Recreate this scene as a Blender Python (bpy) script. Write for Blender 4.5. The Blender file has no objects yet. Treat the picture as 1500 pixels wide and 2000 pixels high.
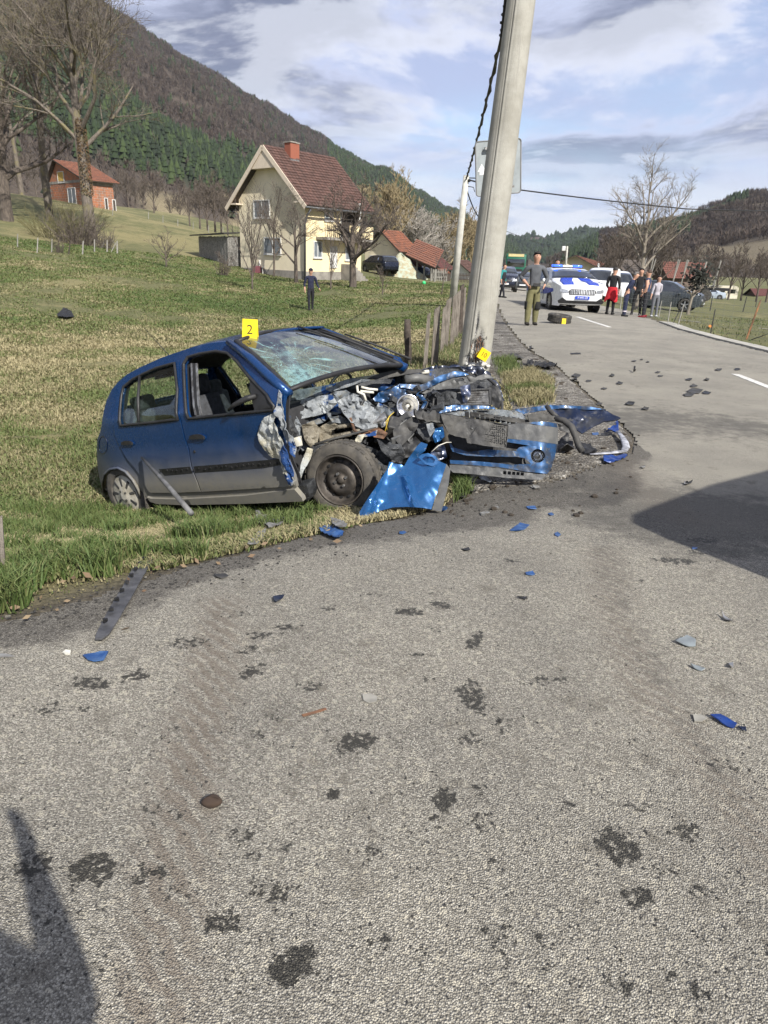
import bpy, bmesh, math, random
import numpy as np
from mathutils import Vector, Matrix, noise as mnoise
from mathutils.geometry import delaunay_2d_cdt
R = math.radians
SC = bpy.context.scene
COL = SC.collection
rnd = random.Random(7)
rng = np.random.default_rng(7)

# ------------------------------------------------------------------ camera
FPX, PITCH, ROLL, CAMH = 1387.0, R(19.6), R(2.0), 1.6
cam_d = bpy.data.cameras.new('camera'); cam = bpy.data.objects.new('camera', cam_d); COL.objects.link(cam)
cam_d.sensor_fit = 'VERTICAL'; cam_d.sensor_height = 24.0; cam_d.lens = 24.0 * FPX / 2000.0
cam_d.clip_start = 0.05; cam_d.clip_end = 20000
def _rv(x, y, z):
    a = x*math.cos(ROLL)+y*math.sin(ROLL); b = -x*math.sin(ROLL)+y*math.cos(ROLL)
    return Vector((a, z*math.cos(PITCH)-b*math.sin(PITCH), -b*math.cos(PITCH)-z*math.sin(PITCH)))
cr, cd, cf = _rv(1, 0, 0), _rv(0, 1, 0), _rv(0, 0, 1)
m = Matrix((cr, -cd, -cf)).transposed().to_4x4(); m.translation = (0, 0, CAMH)
cam.matrix_world = m
SC.camera = cam
def ray(px, py): return _rv((px-750)/FPX, (py-1000)/FPX, 1.0)
def P(px, py, d):
    """world point seen at a photo position, d metres deep"""
    return ray(px, py)*d + Vector((0, 0, CAMH))

# ------------------------------------------------------------------ world, sun, exposure
SUN_EL, SUN_AZ = R(37), math.atan2(0.53, -0.85)      # azimuth clockwise from +Y, sun behind the right shoulder
W = bpy.data.worlds.new('World'); SC.world = W; W.use_nodes = True
nt = W.node_tree; nt.nodes.clear()
def wn(t, **k):
    n = nt.nodes.new(t)
    for a, b in k.items(): setattr(n, a, b)
    return n
L = nt.links.new
wo = wn('ShaderNodeOutputWorld'); bg = wn('ShaderNodeBackground'); bg.inputs[1].default_value = 0.11
sky = wn('ShaderNodeTexSky', sky_type='NISHITA', sun_disc=False, sun_elevation=SUN_EL, sun_rotation=SUN_AZ, altitude=400, air_density=1.0, dust_density=0.9, ozone_density=1.2)
tc = wn('ShaderNodeTexCoord')
sep = wn('ShaderNodeSeparateXYZ'); L(tc.outputs['Generated'], sep.inputs[0])
def wm(op, a, b=None, c=None, clamp=False):
    n = wn('ShaderNodeMath', operation=op, use_clamp=clamp)
    for i, v in enumerate((a, b, c)):
        if v is None: continue
        if isinstance(v, (int, float)): n.inputs[i].default_value = v
        else: L(v, n.inputs[i])
    return n.outputs[0]
zc = wm('MAXIMUM', sep.outputs[2], 0.0)
den = wm('ADD', zc, 0.16)
cx = wm('DIVIDE', sep.outputs[0], den); cy = wm('DIVIDE', sep.outputs[1], den)
cmb = wn('ShaderNodeCombineXYZ'); L(cx, cmb.inputs[0]); L(cy, cmb.inputs[1])
def wnoise(scale, det, rough, off, dist=0.0):
    mp = wn('ShaderNodeMapping'); mp.inputs[1].default_value = off; L(cmb.outputs[0], mp.inputs[0])
    n = wn('ShaderNodeTexNoise'); n.inputs['Scale'].default_value = scale; n.inputs['Detail'].default_value = det
    n.inputs['Roughness'].default_value = rough; n.inputs['Distortion'].default_value = dist
    L(mp.outputs[0], n.inputs['Vector']); return n.outputs[0]
def wramp(v, lo, hi):
    n = wn('ShaderNodeMapRange', interpolation_type='SMOOTHSTEP'); L(v, n.inputs[0]); n.inputs[1].default_value = lo; n.inputs[2].default_value = hi
    return n.outputs[0]
def wmix(f, a, b):
    n = wn('ShaderNodeMix', data_type='RGBA'); L(f, n.inputs[0])
    for i, v in ((6, a), (7, b)):
        if isinstance(v, tuple): n.inputs[i].default_value = v+(1,)
        else: L(v, n.inputs[i])
    return n.outputs[2]
# veil of thin cloud, broken grey-based cumulus, low bright bank near the horizon
veil = wramp(wnoise(0.9, 5, .55, (3.1, 7.7, 0)), .20, .62)
n1 = wnoise(1.15, 10, .6, (5.3, 2.2, 0), .35)
n1s = wnoise(1.15, 10, .6, (5.38, 2.32, .0), .35)        # the same field a step towards the sun: lit edges
mask = wramp(n1, .39, .49)
thick = wramp(n1, .44, .60)
lit = wramp(wm('SUBTRACT', n1, n1s), -.035, .06)
CK = .74
skyc = wmix(wm('MULTIPLY', veil, .8), sky.outputs[0], (3.8*CK, 4.15*CK, 6.0*CK))
cloudc = wmix(thick, (5.2*CK, 5.6*CK, 7.2*CK), (1.55*CK, 1.75*CK, 2.55*CK))
cloudc = wmix(wm('MULTIPLY', lit, .55), cloudc, (7.4*CK, 7.6*CK, 8.2*CK))
hi = wramp(sep.outputs[2], .07, .17)
c1 = wmix(wm('MULTIPLY', wm('MULTIPLY', mask, hi), .9), skyc, cloudc)
n2 = wnoise(1.9, 8, .6, (8.2, 1.4, 0), .2)
lowb = wm('MULTIPLY', wramp(n2, .40, .56), wm('SUBTRACT', 1.0, wramp(sep.outputs[2], .06, .135)))
c2 = wmix(wm('MULTIPLY', lowb, .85), c1, (6.6*CK, 6.9*CK, 7.6*CK))
L(c2, bg.inputs[0]); L(bg.outputs[0], wo.inputs[0])
sd = bpy.data.lights.new('sun', 'SUN'); sd.energy = 4.6; sd.angle = R(.6); sd.color = (1, .955, .88)
sun = bpy.data.objects.new('sun', sd); COL.objects.link(sun)
sv = Vector((math.sin(SUN_AZ)*math.cos(SUN_EL), math.cos(SUN_AZ)*math.cos(SUN_EL), math.sin(SUN_EL)))
sun.rotation_euler = sv.to_track_quat('Z', 'Y').to_euler(); sun.location = (20, -20, 30)
SC.view_settings.view_transform = 'Standard'; SC.view_settings.look = 'None'
SC.view_settings.exposure = 0.75; SC.view_settings.gamma = 1; SC.view_settings.use_curve_mapping = False
SC.cycles.max_bounces = 6; SC.cycles.transparent_max_bounces = 12

# ------------------------------------------------------------------ material helper
MATS = {}
def lin(r, g, b):
    f = lambda c: (c/255/12.92) if c/255 <= .04045 else ((c/255+.055)/1.055)**2.4
    return (f(r), f(g), f(b))
class NB:
    """small node builder"""
    def __init__(s, name):
        s.m = bpy.data.materials.new(name); s.m.use_nodes = True; s.t = s.m.node_tree
        s.b = s.t.nodes['Principled BSDF']; s.L = s.t.links.new; s.tc = None
    def n(s, t, ins=None, **k):
        n = s.t.nodes.new(t)
        for a, b in k.items(): setattr(n, a, b)
        for a, b in (ins or {}).items():
            if hasattr(b, 'is_linked') or isinstance(b, bpy.types.NodeSocket): s.L(b, n.inputs[a])
            else: n.inputs[a].default_value = b
        return n
    def co(s, kind='Object'):
        if s.tc is None: s.tc = s.n('ShaderNodeTexCoord')
        return s.tc.outputs[kind]
    def noise(s, scale, det=4, rough=.55, vec=None, dist=0, out=0):
        return s.n('ShaderNodeTexNoise', {'Vector': vec or s.co(), 'Scale': scale, 'Detail': det, 'Roughness': rough, 'Distortion': dist}).outputs[out]
    def vor(s, scale, feature='F1', out='Distance', vec=None, rand=1.0):
        return s.n('ShaderNodeTexVoronoi', {'Vector': vec or s.co(), 'Scale': scale, 'Randomness': rand}, feature=feature).outputs[out]
    def mr(s, v, a, b, c=0., d=1., smooth=True):
        return s.n('ShaderNodeMapRange', {0: v, 1: a, 2: b, 3: c, 4: d}, interpolation_type='SMOOTHSTEP' if smooth else 'LINEAR').outputs[0]
    def mix(s, f, a, b, blend='MIX'):
        n = s.n('ShaderNodeMix', data_type='RGBA', blend_type=blend)
        for i, v in ((0, f), (6, a), (7, b)):
            if isinstance(v, (tuple, list)): n.inputs[i].default_value = tuple(v)[:3]+(1,)
            elif isinstance(v, (int, float)): n.inputs[i].default_value = v
            else: s.L(v, n.inputs[i])
        return n.outputs[2]
    def math(s, op, a, b=0., clamp=False):
        return s.n('ShaderNodeMath', {0: a, 1: b}, operation=op, use_clamp=clamp).outputs[0]
    def attr(s, name, out='Fac'):
        return s.n('ShaderNodeAttribute', attribute_name=name).outputs[out]
    def ramp(s, v, stops):
        n = s.n('ShaderNodeValToRGB', {0: v}); e = n.color_ramp.elements
        while len(e) < len(stops): e.new(.5)
        for i, (p, c) in enumerate(stops): e[i].position = p; e[i].color = tuple(c)+(1,)
        return n.outputs[0]
    def bump(s, h, dist, strength=1.0, normal=None):
        i = {'Height': h, 'Distance': dist, 'Strength': strength}
        if normal: i['Normal'] = normal
        return s.n('ShaderNodeBump', i).outputs[0]
    def out(s, col=None, rough=None, metal=None, nrm=None, **k):
        for nm, v in (('Base Color', col), ('Roughness', rough), ('Metallic', metal), ('Normal', nrm)):
            if v is None: continue
            if isinstance(v, (tuple, list)): s.b.inputs[nm].default_value = tuple(v)[:3]+(1,)
            elif isinstance(v, (int, float)): s.b.inputs[nm].default_value = v
            else: s.L(v, s.b.inputs[nm])
        for a, v in k.items():
            a = a.replace('_', ' ')
            if isinstance(v, bpy.types.NodeSocket): s.L(v, s.b.inputs[a])
            else: s.b.inputs[a].default_value = v
        return s.m
def pm(name, c, rough=.7, metal=0., var=.25, scale=6., bump=0., bscale=40., c2=None, rv=.1, **k):
    """painted/plain surface with noise variation in colour, roughness and relief"""
    if name in MATS: return MATS[name]
    b = NB(name)
    c2 = c2 or tuple(x*(1-var) for x in c)
    col = b.mix(b.mr(b.noise(scale, 6, .6), .35, .68), c, c2)
    r = b.mr(b.noise(scale*2.3, 4), .3, .7, max(rough-rv, .03), min(rough+rv, 1))
    nr = b.bump(b.noise(bscale, 5, .6), bump) if bump else None
    MATS[name] = b.out(col, r, metal, nr, **k)
    return MATS[name]

# ------------------------------------------------------------------ object helpers
def tag(o, label=None, cat=None, group=None, kind=None):
    if label: o['label'] = label
    if cat: o['category'] = cat
    if group: o['group'] = group
    if kind: o['kind'] = kind
    return o
def empty(name, loc=(0, 0, 0), rot=(0, 0, 0), label=None, cat=None, group=None):
    o = bpy.data.objects.new(name, None); COL.objects.link(o); o.location = loc; o.rotation_euler = rot
    o.empty_display_size = .1
    return tag(o, label, cat, group)
def link(name, me, mat, parent=None, smooth=False, **k):
    o = bpy.data.objects.new(name, me); COL.objects.link(o)
    if mat is not None:
        me.materials.clear()
        for x in (mat if isinstance(mat, (list, tuple)) else [mat]): me.materials.append(x)
    if smooth and len(me.polygons): me.polygons.foreach_set('use_smooth', np.ones(len(me.polygons), bool))
    if parent: o.parent = parent
    return tag(o, **k)
def npmesh(name, V, Fc):
    """fast mesh from numpy verts and equal-size faces"""
    V = np.asarray(V, np.float32); Fc = np.asarray(Fc, np.int32)
    me = bpy.data.meshes.new(name); me.vertices.add(len(V)); me.vertices.foreach_set('co', V.ravel())
    k = Fc.shape[1]; me.loops.add(Fc.size); me.loops.foreach_set('vertex_index', Fc.ravel())
    me.polygons.add(len(Fc)); me.polygons.foreach_set('loop_start', np.arange(0, Fc.size, k, dtype=np.int32))
    me.polygons.foreach_set('loop_total', np.full(len(Fc), k, np.int32))
    me.update(calc_edges=True); return me
class MB:
    """collects shapes into one mesh"""
    def __init__(s): s.v = []; s.f = []; s.mi = []; s.cur = 0
    def add(s, V, Fc):
        o = len(s.v); s.v += [tuple(v) for v in V]; s.f += [tuple(i+o for i in f) for f in Fc]; s.mi += [s.cur]*len(Fc)
        return s
    def box(s, c, d, M=None, bev=0.):
        x, y, z = (q/2 for q in d); c = Vector(c)
        if bev:
            b = min(bev, x*.9, y*.9, z*.9); vs = []
            bm = bmesh.new(); bmesh.ops.create_cube(bm, size=1)
            for v in bm.verts: v.co = Vector((v.co.x*2*x, v.co.y*2*y, v.co.z*2*z))
            bmesh.ops.bevel(bm, geom=list(bm.edges), offset=b, segments=2, affect='EDGES', profile=.5)
            bm.verts.index_update()
            vs = [v.co+c for v in bm.verts]; fs = [[v.index for v in f.verts] for f in bm.faces]; bm.free()
        else:
            vs = [Vector((i*x, j*y, k*z))+c for i in (-1, 1) for j in (-1, 1) for k in (-1, 1)]
            fs = [(0, 1, 3, 2), (4, 6, 7, 5), (0, 4, 5, 1), (2, 3, 7, 6), (0, 2, 6, 4), (1, 5, 7, 3)]
        if M is not None: vs = [M @ v for v in vs]
        return s.add(vs, fs)
    def tube(s, pts, rad, n=8, cap=True, squash=None):
        pts = [Vector(p) for p in pts]; k = len(pts)
        rad = rad if isinstance(rad, (list, tuple)) else [rad]*k
        V = []; up = None
        for i, p in enumerate(pts):
            t = (pts[min(i+1, k-1)]-pts[max(i-1, 0)])
            if t.length < 1e-9: t = Vector((0, 0, 1))
            t.normalize()
            if up is None: up = Vector((0, 0, 1)) if abs(t.z) < .9 else Vector((1, 0, 0))
            a = t.cross(up); 
            if a.length < 1e-6: a = t.orthogonal()
            a.normalize(); b = a.cross(t); up = b
            for j in range(n):
                w = 2*math.pi*j/n; V.append(p+(a*math.cos(w)+b*math.sin(w)*(squash or 1))*rad[i])
        Fc = [(i*n+j, i*n+(j+1) % n, (i+1)*n+(j+1) % n, (i+1)*n+j) for i in range(k-1) for j in range(n)]
        if cap: Fc += [tuple(range(n-1, -1, -1)), tuple((k-1)*n+j for j in range(n))]
        return s.add(V, Fc)
    def lathe(s, prof, n=24, M=None, axis='Y'):
        """prof: (radius, along) pairs, spun round the axis"""
        V = []
        for r, h in prof:
            for j in range(n):
                w = 2*math.pi*j/n; c, q = math.cos(w)*r, math.sin(w)*r
                V.append({'Y': Vector((c, h, q)), 'Z': Vector((c, q, h)), 'X': Vector((h, c, q))}[axis])
        if M is not None: V = [M @ v for v in V]
        k = len(prof)
        Fc = [(i*n+j, i*n+(j+1) % n, (i+1)*n+(j+1) % n, (i+1)*n+j) for i in range(k-1) for j in range(n)]
        return s.add(V, Fc)
    def grid(s, fn, nu, nv):
        V = [fn(i/nu, j/nv) for i in range(nu+1) for j in range(nv+1)]
        Fc = [(i*(nv+1)+j, (i+1)*(nv+1)+j, (i+1)*(nv+1)+j+1, i*(nv+1)+j+1) for i in range(nu) for j in range(nv)]
        return s.add(V, Fc)
    def prism(s, poly, a, b, fn):
        """polygon in 2D extruded from a to b; fn(u, v, w) gives the point"""
        k = len(poly)
        V = [fn(p[0], p[1], a) for p in poly]+[fn(p[0], p[1], b) for p in poly]
        Fc = [tuple(range(k)), tuple(range(2*k-1, k-1, -1))]+[(i, i+k, (i+1) % k+k, (i+1) % k) for i in range(k)]
        return s.add(V, Fc)
    def mesh(s, name='mesh', fix=True):
        me = bpy.data.meshes.new(name); me.from_pydata([tuple(v) for v in s.v], [], s.f)
        if any(s.mi): me.polygons.foreach_set('material_index', s.mi)
        if fix:
            bm = bmesh.new(); bm.from_mesh(me); bmesh.ops.recalc_face_normals(bm, faces=bm.faces); bm.to_mesh(me); bm.free()
        me.update(); return me
    def build(s, name, mat, parent=None, smooth=False, auto=None, **k):
        o = link(name, s.mesh(name), mat, parent, smooth, **k)
        if auto: autosm(o.data, auto)
        return o
def autosm(me, deg=35):
    me.polygons.foreach_set('use_smooth', np.ones(len(me.polygons), bool))
    bm = bmesh.new(); bm.from_mesh(me)
    for e in bm.edges:
        if len(e.link_faces) == 2 and e.calc_face_angle(0) > R(deg): e.smooth = False
    bm.to_mesh(me); bm.free(); me.update()
def pip(x, y, poly):
    """vectorised point in polygon"""
    x = np.asarray(x); y = np.asarray(y); ins = np.zeros(x.shape, bool); k = len(poly)
    for i in range(k):
        x0, y0 = poly[i]; x1, y1 = poly[(i+1) % k]
        c = ((y0 > y) != (y1 > y)) & (x < (x1-x0)*(y-y0)/((y1-y0) if y1 != y0 else 1e-12)+x0); ins ^= c
    return ins
def resample(poly, step, closed=True):
    out = []; k = len(poly)
    for i in range(k if closed else k-1):
        a = Vector(poly[i]).to_2d(); b = Vector(poly[(i+1) % k]).to_2d(); n = max(1, int((b-a).length/step))
        for j in range(n): out.append(tuple(a.lerp(b, j/n)))
    if not closed: out.append(tuple(poly[-1]))
    return out
def smooth_poly(poly, it=1):
    for _ in range(it):
        q = []; k = len(poly)
        for i in range(k):
            a, b = poly[i], poly[(i+1) % k]
            q += [(a[0]*.75+b[0]*.25, a[1]*.75+b[1]*.25), (a[0]*.25+b[0]*.75, a[1]*.25+b[1]*.75)]
        poly = q
    return poly
def fill2d(outer, holes=(), step=.08):
    """triangulated region: outline, holes and interior points -> verts, tris"""
    loops = [resample(outer, step)]+[resample(h, step) for h in holes]
    V = []; E = []
    for lp in loops:
        o = len(V); V += lp; E += [(o+i, o+(i+1) % len(lp)) for i in range(len(lp))]
    xs = [p[0] for p in outer]; ys = [p[1] for p in outer]
    gx = np.arange(min(xs)+step*.5, max(xs), step); gy = np.arange(min(ys)+step*.43, max(ys), step*.87)
    X, Y = np.meshgrid(gx, gy); X = X+((np.arange(len(gy)) % 2)*step*.5)[:, None]
    X = X.ravel(); Y = Y.ravel(); ok = pip(X, Y, outer)
    for h in holes: ok &= ~pip(X, Y, h)
    B = np.array(V)
    if ok.any():
        X = X[ok]; Y = Y[ok]
        d = np.min((X[:, None]-B[None, :, 0])**2+(Y[:, None]-B[None, :, 1])**2, axis=1); g = d > (step*.45)**2
        V = V+list(zip(X[g].tolist(), Y[g].tolist()))
    r = delaunay_2d_cdt([Vector(v) for v in V], E, [], 0, 1e-6)
    vv = [tuple(v) for v in r[0]]; A = np.array(vv)
    fs = [tuple(f) for f in r[2]]; ce = np.array([A[list(f)].mean(0) for f in fs]); ok = pip(ce[:, 0], ce[:, 1], outer)
    for h in holes: ok &= ~pip(ce[:, 0], ce[:, 1], h)
    T = [f for f, k in zip(fs, ok) if k]
    return vv, T
def sheet(outer, holes, step, fn, thick, name, mat, parent=None, smooth=True, **k):
    """curved sheet with real thickness: 2D region mapped by fn(u, v) -> point, backed by an offset copy"""
    vv, T = fill2d(outer, holes, step)
    V = [Vector(fn(u, v)) for u, v in vv]
    N = [Vector((0, 0, 0)) for _ in V]
    for f in T:
        n = (V[f[1]]-V[f[0]]).cross(V[f[2]]-V[f[0]])
        for i in f: N[i] += n
    back = [V[i]-(N[i].normalized() if N[i].length > 0 else Vector((0, 0, 1)))*thick for i in range(len(V))]
    kf = len(V); F2 = list(T)+[tuple(i+kf for i in reversed(f)) for f in T]
    cnt = {}
    for f in T:
        for i in range(len(f)):
            a, b = f[i], f[(i+1) % len(f)]; cnt[(a, b)] = 1
    for (a, b) in cnt:
        if (b, a) not in cnt: F2.append((b, a, a+kf, b+kf))
    me = bpy.data.meshes.new(name); me.from_pydata([tuple(v) for v in V+back], [], F2); me.update()
    o = link(name, me, mat, parent, smooth, **k)
    if smooth: autosm(me, 40)
    return o
def copy_tree(o, parent=None):
    c = o.copy(); COL.objects.link(c); c.parent = parent
    for ch in o.children: copy_tree(ch, c)
    return c
def text_mesh(s, size, depth=.002, name='lettering', ext=0):
    cu = bpy.data.curves.new(name, 'FONT'); cu.body = s; cu.size = size; cu.extrude = depth; cu.align_x = 'CENTER'; cu.align_y = 'CENTER'; cu.resolution_u = 3
    cu.offset = ext
    ob = bpy.data.objects.new(name, cu); COL.objects.link(ob)
    dg = bpy.context.evaluated_depsgraph_get(); me = bpy.data.meshes.new_from_object(ob.evaluated_get(dg))
    bpy.data.objects.remove(ob); bpy.data.curves.remove(cu); return me
# ------------------------------------------------------------------ terrain
TP = [(0,0,0),(3,0,0),(-3,-3,0),(3,-5,0),(2,5,0),(5,5,0),(8,10,0),(3,10,0.02),(3.5,18,.08),(6,25,.05),(9,27,-.08),(5.7,38.7,-.11),(7.3,48.2,-.12),(11.5,65,-.6),(15.7,97,-.7),(8,16,0),(9.5,18.7,0),(14,10,0),(22,30,-.6),(40,20,-.5),(-3.3,30.5,-.55),(-8,52,.05),(-11,54.7,.35),(-25,64,2.25),(-34.6,86.5,6),(-13,58,.85),(2.6,31.3,.08),(-20.7,42,1.1),(-21.6,47.7,1.4),
 (-2.29,6.21,-.68),(-.31,4.83,-.19),(-.69,4.79,-.23),(-1.17,5.13,-.37),(-1.65,5.46,-.50),(-2.13,5.8,-.62),(-2.6,6.07,-.71),(.53,6.07,-.12),(-1.45,7.45,-.52),(-1.2,3.5,-.0),(-.2,4.15,0),(-2,3.4,0),(-3.6,5.2,-.5),(-2.6,4.6,-.38),(-6,10,-.8),(-5,20,-.75),(.3,11.2,-.12),(1.3,10.7,0),(0.8,8.,-.12),(0,20,-.3),(-14,20,-.3),
 (-10,32,-.25),(-15,8,-.6),(-7,3,-.3),(-5,2.2,-.02),(1.3,6.5,-.02),(2,7,0),(-10,0,-.3),(0,60,.0),(6,90,-.6),(-14,75,2.2),(-45,60,4.5),(-60,100,9),(-40,30,2),(60,60,-2),(0,90,0),(-20,100,3.5),(-75,150,11),(-45,160,9),(-20,165,4.5),(-120,110,14),(-1.2,4.6,-.25),
 (60,130,-4),(0,130,-1),(-20,-40,0),(30,-40,0),(-50,-10,1),(60,0,0),(0,-80,0)]
TP += [tuple(P(*q)) for q in ((1327,607,45),(1405,588,118),(1396,584,100),(1480,577,130),(1343,614,38),(1250,575,80))]
TP = np.array(TP, float)
def _tps_fit(T):
    X = T[:, :2]; n = len(X); d2 = ((X[:, None]-X[None])**2).sum(-1)
    K = np.where(d2 > 0, .5*d2*np.log(d2+1e-12), 0); K += np.eye(n)*.05
    A = np.zeros((n+3, n+3)); A[:n, :n] = K; A[:n, n] = 1; A[:n, n+1:] = X; A[n, :n] = 1; A[n+1:, :n] = X.T
    return np.linalg.solve(A, np.r_[T[:, 2], 0, 0, 0])
TW = _tps_fit(TP)
ROADP = None
def zraw(x, y):
    x = np.asarray(x, float); y = np.asarray(y, float); sh = x.shape; x = x.ravel(); y = y.ravel(); z = np.zeros_like(x)
    r = np.hypot(x, y); k = np.minimum(1, 170/np.maximum(r, 1)); xx = x*k; yy = y*k
    for s in range(0, len(x), 60000):
        a = xx[s:s+60000]; b = yy[s:s+60000]
        d2 = (a[:, None]-TP[None, :, 0])**2+(b[:, None]-TP[None, :, 1])**2
        z[s:s+60000] = (.5*d2*np.log(d2+1e-12)) @ TW[:-3]+TW[-3]+TW[-2]*a+TW[-1]*b
    z = np.clip(z, -3.5, 16)
    return z.reshape(sh)
class HGrid:
    def __init__(s, x0, x1, y0, y1, st):
        s.x0, s.y0, s.st = x0, y0, st; gx = np.arange(x0, x1+st, st); gy = np.arange(y0, y1+st, st); s.x1, s.y1 = gx[-1]-st, gy[-1]-st
        X, Y = np.meshgrid(gx, gy, indexing='ij'); s.z = zraw(X, Y).tolist()
    def has(s, x, y): return s.x0 <= x < s.x1 and s.y0 <= y < s.y1
    def __call__(s, x, y):
        a = (x-s.x0)/s.st; b = (y-s.y0)/s.st; i = int(a); j = int(b); a -= i; b -= j; p = s.z[i]; q = s.z[i+1]
        return (p[j]*(1-a)+q[j]*a)*(1-b)+(p[j+1]*(1-a)+q[j+1]*a)*b
HG = (HGrid(-6, 12, -3, 14, .1), HGrid(-70, 70, -15, 125, .5))
def gz(x, y):
    for h in HG:
        if h.has(x, y): return h(x, y)
    return float(zraw(np.array([x]), np.array([y]))[0])
def ghit(px, py, off=0.):
    """where the ray through a photo position meets the terrain"""
    r = ray(px, py); o = Vector((0, 0, CAMH)); d = .8
    while d < 400:
        p = o+r*d
        if p.z <= gz(p.x, p.y)+off: break
        d *= 1.02
    a, b = d/1.02, d
    for i in range(14):
        m_ = (a+b)/2; p = o+r*m_
        if p.z <= gz(p.x, p.y)+off: b = m_
        else: a = m_
    return o+r*b
def gat(px, d):
    """ground point in the image column px at horizontal distance d (column taken at the horizon)"""
    r = ray(px, 530); h = Vector((r.x, r.y)).normalized()*d
    return Vector((h.x, h.y, gz(h.x, h.y)))
def vnoise(x, y, f, seed=0, octv=4):
    """cheap vectorised value noise"""
    x = np.asarray(x, float)*f; y = np.asarray(y, float)*f; t = 0; amp = 1; tot = 0
    for o in range(octv):
        xi = np.floor(x).astype(np.int64); yi = np.floor(y).astype(np.int64); fx = x-xi; fy = y-yi
        fx = fx*fx*(3-2*fx); fy = fy*fy*(3-2*fy)
        def h(a, b):
            n = (a*374761393+b*668265263+(seed+o)*974634777) & 0xffffffff
            n = ((n ^ (n >> 13))*1274126177) & 0xffffffff
            return ((n ^ (n >> 16)) & 0xffff)/65535.
        t = t+amp*((h(xi, yi)*(1-fx)+h(xi+1, yi)*fx)*(1-fy)+(h(xi, yi+1)*(1-fx)+h(xi+1, yi+1)*fx)*fy)
        tot += amp; amp *= .5; x = x*2.03+17.3; y = y*2.03+9.1
    return t/tot
def GP(pts): return [tuple(ghit(*p).xy) for p in pts]
# outline of the asphalt: junction apron in front, main road going off behind the pole
edge_left = GP([(0,1207),(60,1196),(150,1170),(230,1148),(300,1122),(360,1103),(430,1088),(500,1072),(580,1052),(650,1038),(700,1024),(780,1012),(870,988),(900,966),(985,948),(1070,938),(1110,926),(1170,905),(1225,880),(1232,855),(1205,825),(1175,800),(1150,775),(1120,748),(1092,722),(1068,706),(1040,690),(1015,668),(998,648),(985,628),(975,608),(969,592)])
far_l = [(5.2, 38), (6.0, 48), (8.6, 65), (13.2, 97), (19, 135)]
far_r = [(26, 135), (20, 97), (15.2, 65), (12.2, 48), (11.0, 38), (10.2, 31)]
edge_right = GP([(1262,618),(1290,630),(1330,645),(1400,664),(1460,678),(1510,690)])
ASPH = [(-14, 2.9), (-6, 2.75), (-3.2, 2.7)]+edge_left+far_l+far_r+edge_right+[(11, 14), (20, 9), (45, -6), (45, -40), (-14, -40)]
# gravel shoulder
GRAV = GP([(870,990),(930,900),(1000,800),(985,760),(940,720),(960,700),(948,680),(945,640),(950,600),(969,592),(975,608),(985,628),(998,648),(1015,668),(1040,690),(1068,706),(1092,722),(1120,748),(1150,775),(1175,800),(1205,825),(1245,860),(1235,895),(1110,935),(985,955)])
def polydist(x, y, poly):
    d = np.full(np.shape(x), 1e9)
    for i in range(len(poly)):
        ax, ay = poly[i]; bx, by = poly[(i+1) % len(poly)]; vx, vy = bx-ax, by-ay
        t = np.clip(((x-ax)*vx+(y-ay)*vy)/(vx*vx+vy*vy+1e-12), 0, 1)
        d = np.minimum(d, np.hypot(x-ax-t*vx, y-ay-t*vy))
    return d
az = np.r_[np.linspace(-180, -34, 60)[:-1], np.linspace(-34, 34, 361), np.linspace(34, 180, 60)[1:]]
rr = [0.0, .3, .6, .8]
while rr[-1] < 26: rr.append(rr[-1]*1.011)
while rr[-1] < 150: rr.append(rr[-1]*1.03)
while rr[-1] < 7000: rr.append(rr[-1]*1.15)
rr = np.array(rr)
AZ, RR = np.meshgrid(np.radians(az), rr)
GX = RR*np.sin(AZ); GY = RR*np.cos(AZ); GZ0 = zraw(GX, GY)
inA = pip(GX, GY, ASPH); dA = polydist(GX, GY, ASPH); inG = pip(GX, GY, GRAV)
rough = (vnoise(GX, GY, 3., 1)-.5)*.10*np.clip(dA/.4, 0, 1)*np.where(RR < 60, 1, 0)*np.where(inG, .5, 1)
rough += (vnoise(GX, GY, .35, 5)-.5)*.25*np.clip(dA/3, 0, 1)*np.where(RR < 90, 1, 0)*(GY > 9)
GZF = np.where(inA, GZ0-np.clip(dA*.3, 0, .05), GZ0-.012+rough*.8+.0*GX)
def cells(maskc=None):
    nr, na = GX.shape; i, j = np.meshgrid(np.arange(nr-1), np.arange(na-1), indexing='ij')
    F_ = np.stack([i*na+j, i*na+j+1, (i+1)*na+j+1, (i+1)*na+j], -1)
    return F_.reshape(-1, 4) if maskc is None else F_[maskc]
cxx = (GX[:-1, :-1]+GX[1:, 1:])/2; cyy = (GY[:-1, :-1]+GY[1:, 1:])/2
def submesh(name, Z, maskc, attrs=None):
    F_ = cells(maskc); u, inv = np.unique(F_, return_inverse=True)
    V = np.stack([GX.ravel()[u], GY.ravel()[u], Z.ravel()[u]], -1)
    me = npmesh(name, V, inv.reshape(-1, 4)[:, ::-1])
    for k, a in (attrs or {}).items():
        at = me.attributes.new(k, 'FLOAT', 'POINT'); at.data.foreach_set('value', a.ravel()[u].astype(np.float32))
    return me
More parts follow.
